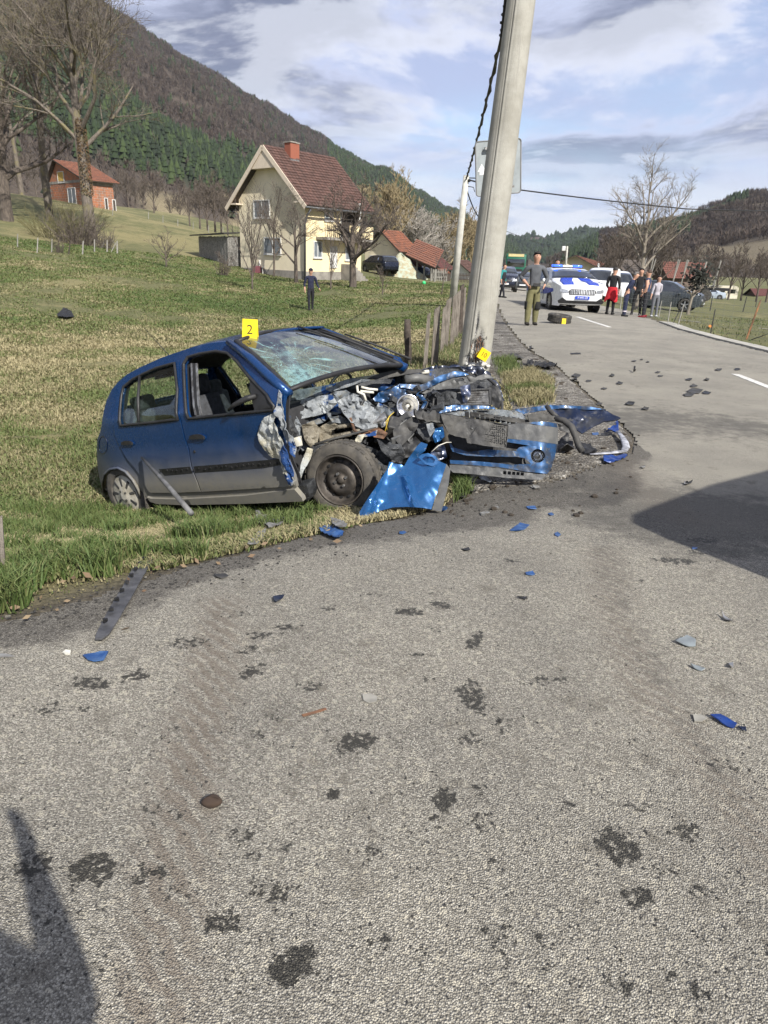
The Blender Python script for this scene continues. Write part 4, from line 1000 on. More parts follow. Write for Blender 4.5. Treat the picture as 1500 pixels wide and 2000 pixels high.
for q_, o_, am, mt_, nm_, sd_ in (([(28,930),(40,850),(80,800),(135,775),(150,800),(120,900),(150,1040),(195,1110),(120,1095),(60,1010)], .012, .03, M_TANB, 'peeled_door_skin', 10), ([(125,855),(150,830),(185,870),(215,960),(255,1050),(295,1190),(300,1290),(270,1300),(235,1240),(200,1120),(160,1010)], .03, .05, M_TANB, 'door_edge', 12), ([(150,760),(180,600),(192,640),(200,800),(250,900),(290,1000),(300,1100),(240,1010),(180,880)], -.005, .06, M_TORN2, 'door_edge', 13)):
    sheet([side(*zc2(p)) for p in q_], [], .016, lambda u, v, o_=o_, am=am, sd_=sd_: Vector((u, -halfw(u, v)-o_-am*abs(mnoise.noise(Vector((u*14, v*9, sd_))))+am*.4*mnoise.noise(Vector((u*40, v*30, sd_))), v)), .004, nm_, mt_, car)
C([(215,800),(250,790),(310,920),(340,1010),(310,1060),(260,980)], zc2, 5.42, (0, 0), .05, M_DARKM, 'hinge_pillar', seed=14, step=5)
C([(270,960),(330,940),(345,1010),(300,1020)], zc2, 5.38, (0, 0), .03, M_CREAM, 'door_hinge', seed=15, step=5)
C([(375,1025),(420,1040),(400,1110),(350,1200),(312,1305),(320,1200),(340,1110)], zc2, 5.40, (0, 0), .02, M_TANB, 'wing_stay', seed=16, step=4)
C([(410,1010),(560,985),(760,990),(880,1040),(960,1140),(980,1250),(940,1230),(860,1110),(700,1030),(520,1040),(430,1070)], zc2, 5.52, (0, 0), .03, M_DARKM, 'arch_lining', seed=17)
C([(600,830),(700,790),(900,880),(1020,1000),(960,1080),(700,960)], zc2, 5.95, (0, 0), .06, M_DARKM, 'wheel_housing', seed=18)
def Z2(p, d): return cp(*zc2(p), d)
def Z3(p, d): return cp(*zc3(p), d)
def rod(pts, cv, r, mat, name, n=7):
    return MB().tube([cp(*cv(p[:2]), p[2]) for p in pts], r, n).build(name, mat, car, True)
rod([(430,1005,5.5), (560,965,5.5), (760,915,5.52), (880,885,5.55)], zc2, .010, M_BLKD, 'brake_pipe')
rod([(590,880,5.6), (720,858,5.62)], zc2, .018, M_TAN, 'strut_rod')
rod([(570,950,5.6), (680,930,5.6), (760,905,5.62)], zc2, .022, M_TAN, 'strut_rod')
rod([(690,810,5.55), (720,900,5.55), (770,940,5.53), (830,920,5.53)], zc2, .012, M_RUST, 'brake_hose')
C([(725,975),(750,935),(830,925),(890,900),(880,940),(790,950),(770,990),(735,990)], zc2, 5.45, (0, 0), .02, M_TANB, 'bracket', seed=20, step=4)
C([(820,900),(900,880),(960,920),(930,960),(860,950)], zc2, 5.5, (0, 0), .05, M_RUST, 'bracket', seed=21, step=5)
for q in ([(740,575,5.7),(745,620,5.7),(790,640,5.7),(805,685,5.7)], [(770,585,5.75),(830,600,5.78),(890,605,5.8)], [(765,615,5.7),(860,625,5.75)]): rod(q, zc2, .011, M_CREAM, 'coolant_pipe')
rod([(945,910,5.5),(975,800,5.5),(1010,770,5.55)], zc2, .004, pm('yellow_cable', (.5, .36, .04), .5), 'cable', 5)
rod([(960,900,5.52),(950,840,5.5),(985,790,5.5)], zc2, .004, pm('yellow_cable', (.5, .36, .04), .5), 'cable', 5)
# engine ancillaries, battery tray, air box: bevelled boxes thrown about
def bx(cx_, cy_, d, dims, rot, mat, name, cv=zc2, bev=.012):
    Mx = Matrix.Translation(cp(*cv((cx_, cy_)), d)) @ Matrix.Rotation(R(rot[0]), 4, 'X') @ Matrix.Rotation(R(rot[1]), 4, 'Y') @ Matrix.Rotation(R(rot[2]), 4, 'Z')
    return MB().box((0, 0, 0), dims, Mx, bev).build(name, mat, car)
bx(1080,900,5.6,(.26,.14,.12),(20,38,20),M_BLKD,'air_box'); bx(980,1060,5.5,(.16,.12,.12),(10,-30,10),M_DARKM,'washer_bottle')
bx(1150,980,5.65,(.14,.10,.24),(10,25,-20),M_BLK,'battery_tray'); bx(900,820,5.7,(.13,.13,.08),(30,10,40),M_ALU,'alternator'); bx(980,770,5.8,(.16,.1,.08),(0,20,10),M_DARKM,'engine_cover')
bx(1060,830,5.6,(.20,.03,.06),(0,-28,10),M_GRYP,'headlight_frame'); bx(1030,980,5.45,(.1,.02,.09),(20,20,60),M_GRYP,'headlight_frame')
C([(880,960),(960,1010),(1060,1000),(1100,1070),(1060,1150),(990,1110),(920,1050)], zc2, 5.42, (0, 0), .04, M_DARKM, 'washer_bottle', seed=22)
C([(1000,900),(1140,800),(1190,830),(1180,890),(1060,1020),(1010,960)], zc2, 5.44, (0, 0), .03, M_BLKD, 'air_box', seed=23)
C([(860,760),(900,700),(960,720),(1020,760),(960,830),(920,860),(880,820)], zc2, 5.7, (0, 0), .06, M_TORN, 'engine_bracket', seed=24)
C([(900,830),(1010,800),(1000,860),(920,880)], zc2, 5.6, (0, 0), .04, M_ALU, 'engine_bracket', seed=25)
gb = MB()
rg = random.Random(5)
for i in range(320):
    x, y = rg.uniform(620, 1330), rg.uniform(560, 1000)
    if y > 1000-(x-900)*.1 or y < 720-(x-600)*.25: continue
    Mx = Matrix.Translation(cp(*zc2((x, y)), rg.uniform(5.75, 6.35))) @ Matrix.Rotation(rg.random()*6, 4, 'X') @ Matrix.Rotation(rg.random()*6, 4, 'Z')
    gb.cur = rg.choice((0, 0, 0, 1, 2, 3)); gb.box((0, 0, 0), (rg.uniform(.02, .13), rg.uniform(.01, .06), rg.uniform(.01, .05)), Mx)
gb.build('engine_parts', [M_DARKM, M_ALU, M_BLK, M_TORN], car, kind='stuff')
hs = MB()
for i in range(46):
    x, y = rg.uniform(650, 1300), rg.uniform(640, 950); d = rg.uniform(5.7, 6.2); pts = [cp(*zc2((x, y)), d)]
    for k in range(4): pts.append(pts[-1]+Vector((rg.uniform(-.09, .09), rg.uniform(-.06, .06), rg.uniform(-.07, .05))))
    hs.tube(pts, rg.choice((.005, .008, .013)), 6)
hs.build('hoses', M_BLK, car, True, kind='stuff')
# headlamp reflector
rfl = MB().lathe([(.004, .06), (.03, .055), (.06, .035), (.08, .0), (.088, -.012), (.09, .0)], 30)
ro_ = rfl.build('headlamp_reflector', M_CHR, car, True); place_wheel(ro_, Z2((1112, 722), 5.62), CMI.to_3x3() @ Vector((.1, -.9, .25)))
C([(1035,800),(1045,700),(1080,650),(1160,650),(1190,700),(1180,740),(1140,780),(1160,800),(1060,810)], zc2, 5.70, (0, 0), .03, M_ALU, 'headlamp_shell', seed=26, step=4)
MB().lathe([(0, -.02), (.012, -.02), (.014, .03)], 8).build('headlamp_bulb', M_CREAM, ro_)
# blue wing rail
C([(855,670),(900,625),(1000,590),(1050,560),(1130,565),(1200,610),(1180,650),(1110,640),(1020,680),(920,695),(870,690)], zc2, 5.85, (.001, 0), .04, M_BLUEC, 'wing_rail', seed=27, step=4)
C([(1180,640),(1215,640),(1260,700),(1225,755),(1195,755),(1230,700)], zc2, 5.8, (0, 0), .02, M_BLUEC, 'wing_rail', seed=28, step=4)
C([(890,600),(920,555),(1100,490),(1230,478),(1240,500),(1110,530),(960,590),(930,615)], zc2, 6.35, (.001, 0), .03, M_BLUE, 'inner_wing', seed=29)
C([(690,520),(900,488),(1000,462),(1200,452),(1245,470),(1100,492),(900,530),(700,530)], zc2, 6.15, (.001, 0), .02, M_BLKD, 'scuttle_cover', seed=30)
rod([(1085,525,6.2), (1180,520,6.25), (1290,545,6.3)], zc2, .045, M_GRYP, 'air_duct', 12)
rod([(1235,468,6.3), (1240,490,6.3)], zc2, .04, M_CREAM, 'filler_cap', 12)
rod([(1285,620,6.0), (1300,680,6.0), (1290,740,5.95)], zc2, .014, M_BLK, 'coolant_hose')
# bonnet remains and front panel
C([(140,135),(200,115),(380,112),(520,122),(585,175),(640,255),(665,330),(650,345),(600,250),(530,190),(440,155),(300,140),(170,145)], zc3, 6.75, (.0008, 0), .03, M_NAVY, 'bonnet_remains', seed=31, step=4, thick=.02)
C([(0,228),(130,238),(250,180),(340,148),(400,155),(440,170),(350,182),(260,212),(150,275),(0,250)], zc3, 5.95, (.0015, 0), .02, M_BLUEC, 'bonnet_frame', seed=32, step=4, thick=.012)
C([(120,288),(150,270),(260,210),(350,180),(430,172),(480,190),(540,160),(610,195),(560,195),(490,205),(440,238),(330,252),(240,265),(160,294)], zc3, 6.05, (.0015, 0), .03, M_GRYP, 'bonnet_frame', seed=33, step=4, thick=.012, hole=[[(350,200),(400,190),(410,205),(360,215)]])
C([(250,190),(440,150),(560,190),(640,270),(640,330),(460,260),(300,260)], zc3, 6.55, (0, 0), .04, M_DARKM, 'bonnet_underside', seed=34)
C([(385,240),(450,232),(455,290),(430,350),(405,345),(395,290)], zc3, 6.0, (0, 0), .02, M_NAVY, 'front_post', seed=35, step=4)
fr_ = MB(); a_, b_, c_, d_ = (Z3(p, 6.15) for p in ((240, 282), (575, 262), (580, 362), (240, 362)))
for i in range(13):
    t = (i+.5)/13; fr_.tube([a_.lerp(d_, t)+Vector((0, .01*(-1)**i, 0)), b_.lerp(c_, t)], .0035, 4)
fr_.build('radiator', M_ALU, car)
for p_, q_ in ((a_, b_), (b_, c_), (c_, d_), (d_, a_)): MB().tube([p_, q_], .014, 6).build('radiator_frame', M_BLK, car)
MB().add([p+(p-CAMC).normalized()*.05 for p in (a_, b_, c_, d_)], [(0, 1, 2, 3)]).build('radiator_core', M_BLKD, car)
C([(235,290),(300,270),(400,290),(420,350),(330,362),(240,362)], zc3, 6.05, (0, 0), .03, M_DARKM, 'fan_shroud', seed=36)
C([(568,240),(600,235),(640,262),(655,330),(640,388),(600,370),(578,352)], zc3, 6.2, (0, 0), .02, M_BLK, 'front_post', seed=37, step=4)
rod([(560,190,6.4),(610,230,6.4),(640,290,6.3),(655,360,6.2),(650,420,6.1)], zc3, .014, M_BLKD, 'bonnet_seal')
C([(210,400),(250,375),(350,362),(480,362),(600,372),(612,388),(500,385),(380,392),(250,415)], zc3, 5.9, (.001, 0), .02, M_BLUEC, 'front_crossmember', seed=38, step=4)
C([(250,400),(400,395),(600,390),(740,395),(820,430),(830,480),(700,490),(560,450),(400,430),(270,425)], zc3, 5.95, (.0006, 0), .04, M_TORN, 'front_crossmember', seed=39)
gr = MB()
for i in range(11):
    x = 430+i*33; gr.box((0, 0, 0), (.035, .03, .05), Matrix.Translation(Z3((x, 425+i*4), 5.82)) @ Matrix.Rotation(R(rg.uniform(-30, 30)), 4, 'Y') @ Matrix.Rotation(R(30), 4, 'Z'))
gr.build('grille_ribs', M_BLK, car)
C([(450,405),(520,408),(620,430),(820,455),(830,478),(700,470),(560,440),(460,430)], zc3, 5.75, (.0004, 0), .02, M_BLKD, 'grille', seed=40, step=5, hole=[[(500,420),(540,425),(538,434),(500,430)], [(600,435),(650,442),(648,452),(600,446)]])
# bumper bar and torn plastics on the near side
C([(88,392),(150,400),(270,425),(282,485),(200,470),(130,465),(105,440)], zc3, 5.45, (0, 0), .02, M_BLKD, 'bumper_beam', seed=41, step=4, thick=.05)
C([(100,490),(170,470),(230,480),(240,520),(220,590),(160,580),(120,540)], zc3, 5.5, (0, 0), .06, M_DARKM, 'torn_plastic', seed=42, step=5)
C([(215,560),(230,510),(275,495),(290,560),(260,590),(230,600)], zc3, 5.42, (0, 0), .05, M_BLUES, 'torn_wing_piece', seed=43, step=4)
C([(0,480),(60,440),(100,470),(110,520),(60,580),(0,600)], zc3, 5.5, (0, 0), .05, M_GRYP, 'torn_plastic', seed=44, step=5)
C([(20,600),(100,560),(140,600),(100,680),(30,700)], zc3, 5.48, (0, 0), .04, M_BLK, 'torn_plastic', seed=45, step=5)
C([(170,480),(215,475),(225,520),(190,560)], zc3, 5.42, (0, 0), .05, M_TORN2, 'torn_plastic', seed=46, step=4)
C([(200,660),(250,610),(290,620),(300,690),(240,730),(210,700)], zc3, 5.5, (0, 0), .04, M_NAVY, 'torn_wing_piece', seed=47, step=4)
rod([(205,660,5.4),(250,620,5.4),(300,600,5.4),(330,600,5.45)], zc3, .004, M_CREAM, 'cable', 5)
# front bumper
def bend(u, v):      # wraps backwards at its outer end
    px = u-1050; return (.10*(px/36)**2 if px > 0 else 0)
D0 = 5.52
def B(pts, d, mat, name, amp=.006, **k): return C(pts, zc3, D0+d, (-.0004, 0), amp, mat, name, fn=bend, step=4, thick=.006, **k)
bmp = B([(310,560),(330,640),(330,735),(320,790),(480,800),(700,820),(880,830),(930,795),(985,640),(1000,500),(840,470),(700,480),(420,470),(330,520)], .10, M_BLK, 'front_bumper', .01, seed=50)
def part_of(o, par): o.parent = par; return o
circ = lambda cx_, cy_, r_, n=20: [(cx_+r_*math.cos(a), cy_+r_*math.sin(a)) for a in np.linspace(0, 6.283, n+1)[:-1]]
part_of(B([(672,488),(760,480),(900,492),(1008,508),(1005,612),(850,590),(672,575)], 0, M_GRYP, 'bumper_trim', .006, seed=51), bmp)
part_of(B([(825,478),(850,470),(940,470),(998,480),(1004,506),(900,492)], .03, M_BLUEC, 'bumper_skin', .004, seed=52), bmp)
part_of(B([(678,574),(850,590),(1002,612),(995,642),(900,632),(830,622),(765,610),(680,598)], .0, M_BLUEC, 'bumper_skin', .004, seed=53), bmp)
part_of(B([(312,560),(322,590),(345,632),(440,662),(560,645),(740,655),(760,632),(830,622),(995,640),(985,700),(960,770),(940,800),(800,785),(640,758),(480,745),(325,735),(322,712),(520,722),(720,742),(750,740),(838,735),(795,700),(750,692),(540,690),(430,684),(340,660),(318,620)], .0, M_BLUEC, 'bumper_skin', .006, seed=54, hole=[circ(880, 686, 44)]), bmp)
part_of(B([(320,742),(480,752),(640,766),(800,792),(940,806),(900,838),(870,838),(700,828),(480,804),(340,792),(322,770)], .01, M_GRYP, 'bumper_lip', .010, seed=55, hole=[[(662+i*28,782+i*2),(682+i*28,784+i*2),(680+i*28,804+i*2),(660+i*28,801+i*2)] for i in range(5)]), bmp)
fl = MB().lathe([(.002, .05), (.025, .045), (.042, .02), (.046, -.004)], 24); fo = fl.build('fog_light', M_CHR, bmp, True); place_wheel(fo, Z3((880, 686), D0+.02), CMI.to_3x3() @ Vector((.1, -.95, .1)))
MB().lathe([(.0, -.012), (.02, -.011), (.036, -.007), (.044, .0)], 24).build('fog_lens', M_LENS, fo, True)
MB().tube([Z3(p, D0-.005) for p in circ(880, 686, 45)+[(925, 686)]], .007, 6).build('fog_surround', M_BLK, bmp, True)
# number plate carrier with its moulded webbing
plate_pts = [(262,420),(330,425),(420,443),(560,466),(692,492),(690,560),(676,636),(560,622),(430,602),(425,572),(360,562),(318,545),(285,490)]
pc = C(plate_pts, zc3, 5.40, (.0002, 0), .012, M_BLKD, 'number_plate_carrier', seed=56, step=4, thick=.008)
web = MB(); rw = random.Random(11)
def onp(x, y, l=.0): return Z3((x, y), 5.395-l)
for i in range(30):
    for j in range(9):
        x = 285+i*13.4; y = 436+(x-262)*.155+j*13.5+rw.uniform(-2, 2)
        if not pip(np.array([x]), np.array([y]), shrink(plate_pts, 8))[0]: continue
        if 440 < x < 560 and 480 < y < 590 and (j+i) % 3: 
            continue
        h = rw.random()
        if h < .45: web.tube([onp(x-5, y), onp(x+5, y+1.5)], .0028, 4)
        if h > .35: web.tube([onp(x, y-5), onp(x+rw.uniform(-4, 4), y+6)], .0028, 4)
for a_, b_ in (((400,450),(450,560)), ((450,560),(510,475)), ((510,475),(540,590)), ((410,560),(560,590)), ((520,545),(640,560))): web.tube([onp(*a_), onp(*b_)], .004, 4)
web.tube([onp(*p) for p in plate_pts+[plate_pts[0]]], .005, 4)
web.build('carrier_webbing', M_BLK, pc, kind='stuff')
for p_ in ((460,512), (668,518)): MB().lathe([(0, -.004), (.008, -.003), (.009, .0)], 10, Matrix.Translation(onp(*p_, .004))).build('screw', M_ALU, pc)
C([(440,588),(460,570),(520,560),(660,565),(660,600),(520,600)], zc3, 5.5, (0, 0), .01, M_BLUEC, 'bumper_skin', seed=57, step=5)
# far wing flung forward, plastic bar and liner
C([(735,392),(945,362),(1060,365),(1200,372),(1310,390),(1200,392),(1040,382),(900,400),(760,424)], zc3, 6.15, (-.0006, 0), .01, M_BLUEC, 'far_wing', seed=58, step=4, thick=.01)
C([(940,402),(1050,382),(1200,388),(1300,396),(1408,447),(1385,462),(1300,470),(1160,545),(1120,520),(1080,470),(990,432)], zc3, 6.1, (-.0006, -.002), .02, M_NAVY, 'far_wing', seed=59, step=5, thick=.01)
C([(1310,470),(1370,465),(1382,488),(1350,492)], zc3, 5.95, (0, 0), .01, M_BLK, 'wing_bracket', seed=60, step=4)
rod([(940,372,6.0),(960,400,5.95),(1005,440,5.9)], zc3, .02, M_BLKD, 'wing_bracket')
C([(812,425),(900,418),(985,430),(1012,455),(985,466),(900,462),(826,474)], zc3, 5.75, (0, 0), .01, M_BLKD, 'bumper_bracket', seed=61, step=4, thick=.02)
rod([(985,445,5.75),(1050,462,5.7),(1095,500,5.65),(1122,560,5.6),(1140,620,5.6),(1165,660,5.6)], zc3, .026, M_BLKD, 'bumper_stay', 8)
C([(1005,480),(1080,480),(1120,550),(1100,545),(1020,520)], zc3, 5.9, (0, 0), .03, M_BLK, 'torn_plastic', seed=62)
# ------------------------------------------------------------------ near props
def zr(x0, y0, s): return lambda p: (x0+p[0]/s, y0+p[1]/s)
# torn blue wing standing on its edge
wing = empty('torn_wing', label='torn blue front wing propped on the asphalt in front of the bare wheel', cat='wing'); wing.location = ghit(800, 1000)
def W_(pts, cv, d, slope, amp, mat, name, **k):
    o = crump(pts, cv, d, slope, amp, mat, name, world=True, **k); mi = Matrix.Translation(-wing.location); o.data.transform(mi); o.parent = wing; return o
def wfold(u, v): return .012*mnoise.noise(Vector((u*.06, v*.03, 2)))-.05*math.exp(-((u-800-(v-960)*.35)/7)**2)*(1 if v > 930 else .2)-.10*math.exp(-((v-872)/22)**2)-.05*math.exp(-((u-745-(v-900)*-.28)/9)**2)+.03*math.sin((u+v*.6)/23)
W_([(722,1598),(760,1500),(860,1340),(930,1230),(960,1185),(975,1130),(1010,1145),(1050,1150),(1085,1165),(1120,1100),(1180,1020),(1210,990),(1258,1005),(1240,1050),(1200,1080),(1230,1075),(1290,1090),(1335,1125),(1395,1150),(1340,1310),(1282,1482),(1230,1472),(1100,1462),(1000,1468),(900,1495),(800,1545)],
   zc2, 5.02, (-.0004, -.0019), .012, M_BLUES, 'wing_skin', step=4, seed=70, fn=wfold, freq=5)
W_([(1395,1150),(1425,1190),(1410,1300),(1358,1498),(1290,1484),(1345,1310)], zc2, 5.0, (-.0004, -.0019), .006, M_GRYP, 'wing_edge_trim', step=4, seed=71)
W_([(1190,1100),(1215,1076),(1260,1068),(1315,1090),(1335,1120),(1325,1150),(1290,1165),(1240,1150)], zc2, 5.0, (0, 0), .004, M_BLUES, 'repeater_recess', step=4, seed=72, hole=[[(1215,1110),(1240,1092),(1290,1095),(1312,1118),(1300,1140),(1250,1138)]])
W_([(1210,1105),(1240,1088),(1295,1092),(1318,1118),(1300,1146),(1250,1142)], zc2, 5.06, (0, 0), .002, M_NAVY, 'repeater_hole', step=5, seed=73)
ORD = ['first', 'second', 'third', 'fourth', 'fifth', 'sixth', 'seventh', 'eighth', 'ninth', 'tenth', 'eleventh', 'twelfth', 'thirteenth', 'fourteenth', 'fifteenth', 'sixteenth', 'seventeenth', 'eighteenth', 'nineteenth', 'twentieth', 'twenty-first', 'twenty-second', 'twenty-third', 'twenty-fourth', 'twenty-fifth']
# ---- loose pieces on the ground
def ground_piece(pts, mat, name, label, cat, lift=.012, curl=.02, thick=.004, step=.015, cv=None, seed=0, group=None, fn=None):
    g = [ghit(*(cv(p) if cv else p)) for p in pts]; c = Vector((sum(p.x for p in g)/len(g), sum(p.y for p in g)/len(g), 0)); c.z = gz(c.x, c.y)
    poly = [(p.x-c.x, p.y-c.y) for p in g]; sz = max(max(abs(a), abs(b_)) for a, b_ in poly)
    rs = random.Random(seed+int(c.x*1000)); ax = rs.random()*6.28
    def f(u, v):
        s = (u*math.cos(ax)+v*math.sin(ax))/max(sz, .01)
        return Vector((u, v, gz(c.x+u, c.y+v)-c.z+lift+curl*s*s+mnoise.noise(Vector((u*18, v*18, seed)))*curl*.6+(fn(u, v) if fn else 0)))
    o = sheet(poly, [], max(min(step, sz/3), .008), f, thick, name, mat, None, label=label, cat=cat, group=group); 
    o.location = c
    return o
Zb = zr(0, 950, 2.0); Za = zr(750, 850, 2.0)
strip_o = ground_piece([(278,1092),(288,1088),(300,1090),(298,1102),(262,1165),(235,1212),(214,1246),(200,1256),(187,1256),(190,1243),(214,1196),(238,1156),(262,1112)], pm('moulding_inner', (.10, .10, .105), .5, scale=12, c2=(.045, .045, .048), bump=.002), 'side_moulding', 'long dark plastic side moulding lying half on the grass edge, clips upward', 'car trim', .018, .004, .006, .03)
a_ = ghit(285, 1098); b__ = ghit(200, 1240)
for i in range(9):
    t = (i+.4)/9; p = a_.lerp(b__, t); Mx = Matrix.Translation(Vector((p.x, p.y, gz(p.x, p.y)+.034))-strip_o.location) @ Matrix.Rotation(rnd.random()*3, 4, 'Z')
    m_ = MB(); m_.box((0, 0, 0), (.020, .009, .015), Mx); m_.box((0, 0, .004), (.008, .020, .010), Mx); m_.build('clip', M_BLK, strip_o)
GP_ = pm('grey_fragment', (.22, .22, .215), .8, scale=20, c2=(.09, .085, .075), bump=.003)
BF = pm('blue_fragment', (.010, .055, .19), .4, .2, scale=25, c2=(.06, .13, .28))
pieces = [
 ([(500,60),(510,30),(530,55),(560,62),(600,72),(620,78),(600,105),(560,95),(530,90),(500,82)], GP_, 'large dusty grey plastic fragment on the grass edge, nearest the bare wheel', Zb.__call__ if 0 else None, .03),
]
def gp(pts, cv, mat, label, lift=.01, curl=.02, seed=0, name='car_fragment', cat='fragment'): return ground_piece(pts, mat, name, label, cat, lift, curl, .004, .015, cv, seed)
gp([(995,88),(1005,110),(1030,130),(1060,145),(1118,150),(1110,165),(1080,185),(1050,190),(1030,170),(1000,165),(1000,130)], Zb, GP_, 'largest torn grey plastic sheet, on the grass below the front wheel', .05, .04, 1)
gp([(970,235),(1000,205),(1040,190),(1030,220),(1005,245),(968,246)], Zb, GP_, 'tongue-shaped grey plastic piece at the edge of grass and asphalt', .03, .02, 2)
gp([(1245,185),(1275,170),(1300,165),(1330,180),(1345,195),(1325,218),(1300,212),(1275,200)], Zb, BF, 'crumpled blue body piece on the asphalt left of the torn wing', .025, .04, 3)
gp([(1290,155),(1330,160),(1356,175),(1350,190),(1320,188),(1300,175)], Zb, GP_, 'grey shard leaning on the crumpled blue body piece', .05, .02, 4)
gp([(325,672),(345,665),(390,658),(424,662),(405,690),(370,694),(345,688)], Zb, BF, 'blue paint shard below the long moulding, on the left foreground asphalt', .012, .012, 5)
gp([(0,660),(30,660),(58,670),(30,673),(0,672)], Zb, GP_, 'pale grey sliver at the left edge of the asphalt', .008, .004, 6)
gp([(835,350),(880,348),(893,356),(865,364),(845,360)], Zb, M_BLKD, 'small dark oval fragment on the asphalt just below the grass', .01, .01, 7)
gp([(1066,440),(1075,434),(1110,433),(1100,446),(1080,458),(1070,455)], Zb, M_NAVY, 'small blue-black shard lying in a damp spot left of centre', .01, .012, 8)
gp([(245,652),(258,643),(277,647),(275,658),(255,660)], Zb, M_CREAM, 'tiny cream plastic chip beside the blue paint shard', .006, .004, 9)
gp([(1178,898),(1270,870),(1276,876),(1185,904)], Zb, M_RUST, 'thin rusty iron rod lying on the open asphalt', .006, .002, 10, 'iron_rod', 'rod')
gp([(1415,818),(1450,815),(1475,826),(1470,845),(1440,850),(1420,840)], Zb, pm('flat_stone', (.26, .25, .22), .9, scale=20), 'flat grey stone embedded in the middle of the asphalt', .006, .002, 11, 'flat_stone', 'stone')
gp([(492,375),(510,362),(530,350),(568,355),(545,372),(525,379)], Za, BF, 'flat blue shard on asphalt, straight below the bumper corner', .008, .01, 12)
gp([(555,284),(590,284),(596,292),(570,294)], Za, BF, 'small blue shard nearest the detached bumper corner', .008, .01, 13)
gp([(640,308),(655,306),(664,312),(650,318)], Za, BF, 'tiny blue chip to the right of the small blue shard', .006, .006, 14)
gp([(665,384),(678,380),(690,390),(680,398),(668,394)], Za, BF, 'rounded blue chip right of the flat blue shard', .006, .01, 15)
gp([(552,540),(580,538),(590,545),(575,551),(555,548)], Za, BF, 'blue sliver in the damp patch at the middle of the apron', .006, .006, 16)
gp([(300,446),(330,444),(336,450),(318,456)], Za, M_BLK, 'black sliver on the asphalt in front of the torn wing', .006, .006, 17)
gp([(520,638),(560,634),(550,644)], Za, M_BLK, 'small black triangular chip mid-asphalt', .006, .006, 18)
gp([(1138,814),(1152,800),(1180,796),(1215,815),(1215,832),(1185,832),(1155,822)], Za, pm('slate_plastic', (.16, .18, .19), .6, scale=20, c2=(.22, .25, .26)), 'blue-grey plastic plate lying on the right foreground asphalt', .012, .01, 19)
gp([(1196,905),(1230,908),(1252,920),(1238,926),(1210,916)], Za, pm('slate_plastic', (.16, .18, .19), .6), 'narrow slate-coloured sliver under the blue-grey plate', .008, .006, 20)
gp([(1315,705),(1330,715),(1362,728),(1350,736),(1330,728)], Za, M_ALU, 'three-cornered silvery shard at the right of the asphalt', .01, .02, 21)
gp([(1345,898),(1360,900),(1364,914),(1350,914)], Za, M_ALU, 'small silvery square chip at the right', .01, .01, 22)
gp([(1272,1106),(1310,1102),(1375,1138),(1362,1152),(1320,1135)], Za, pm('deep_blue_fragment', (.01, .045, .22), .35, .2, scale=30), 'deep blue curved shard at the lower right of the asphalt', .012, .015, 23)
gp([(1380,1145),(1410,1152),(1415,1164),(1395,1158)], Za, M_NAVY, 'dark wedge chip next to the deep blue shard', .01, .01, 24)
gp([(1205,1098),(1240,1098),(1262,1112),(1240,1124),(1212,1122)], Za, pm('flat_stone', (.26, .25, .22), .9, scale=20), 'flat beige stone left of the deep blue shard', .008, .003, 25, 'flat_stone', 'stone')
gp([(1170,190),(1188,190),(1186,202),(1176,200)], Za, M_ALU, 'bright metallic chip on the asphalt above the dark patch', .01, .02, 26)
gp([(1005,124),(1020,124),(1016,132),(1004,132)], Za, GP_, 'pale chip between the bumper and the dark patch', .01, .01, 27)
gp([(1202,440),(1225,440),(1222,447),(1204,447)], Za, BF, 'blue chip inside the dark patch on the right', .006, .006, 28)
gp([(375,308),(400,302),(412,306),(395,314),(380,314)], Za, GP_, 'pale twisted strip on the damp band in front of the bumper', .01, .01, 29)
gp([(570,205),(590,202),(605,208),(590,214)], Za, GP_, 'whitish chip on the gravel under the fog lamp', .01, .01, 30)
gp([(1005,1560-1450+5),(1012,118),(1000,120)], zr(0,1450,2.0), M_BLK, 'tiny black chip on the left foreground', .006, .004, 31) if 0 else None
gp([(40,380),(60,378),(62,384),(45,386)], zr(0,1150,1.0), M_BLK, 'tiny black fleck in the left foreground', .006, .004, 32) if 0 else None
# debris under the front end (zoom 3 frame)
gp([(410,860),(425,855),(450,900),(490,930),(485,940),(440,930),(420,900)], zc3, M_BLKD, 'bent black trim strip on the mud below the bumper', .02, .03, 40)
gp([(505,852),(550,842),(600,862),(610,880),(590,876),(550,860),(520,862)], zc3, M_TORN2, 'curved pale metal strip on the mud below the bumper', .02, .03, 41)
gp([(365,950),(400,935),(425,945),(410,970),(375,965)], zc3, M_BLKD, 'flat dark plate on the mud right of the torn wing', .02, .01, 42)
gp([(845,884),(890,886),(896,900),(860,905)], zc3, GP_, 'whitish flat chip on the dark verge below the fog lamp', .012, .01, 43)
gp([(515,1058),(560,1045),(575,1055),(545,1068),(520,1068)], zc3, GP_, 'cream sliver on the damp asphalt near the torn wing', .01, .01, 44)
gp([(588,1026),(620,1012),(638,1030),(600,1032)], zc3, GP_, 'grey wedge chip on the damp asphalt near the torn wing', .01, .015, 45)
gp([(268,1030),(290,1020),(305,1035),(290,1048),(270,1045)], zc3, BF, 'small round blue cap lying at the foot of the torn wing', .02, .02, 46)
gp([(0,1175),(30,1172),(44,1180),(20,1188),(0,1188)], zc3, BF, 'blue sliver on the damp asphalt below the torn wing', .008, .006, 47)
gp([(1000,640),(1060,622),(1100,650),(1110,690),(1040,695),(1005,670)], zc3, M_BLK, 'black crumpled plastic lump on the soil right of the bumper', .05, .09, 48)
gp([(1150,650),(1210,645),(1262,675),(1240,690),(1180,685)], zc3, M_BLK, 'black torn plastic at the end of the curved bar', .03, .06, 49)
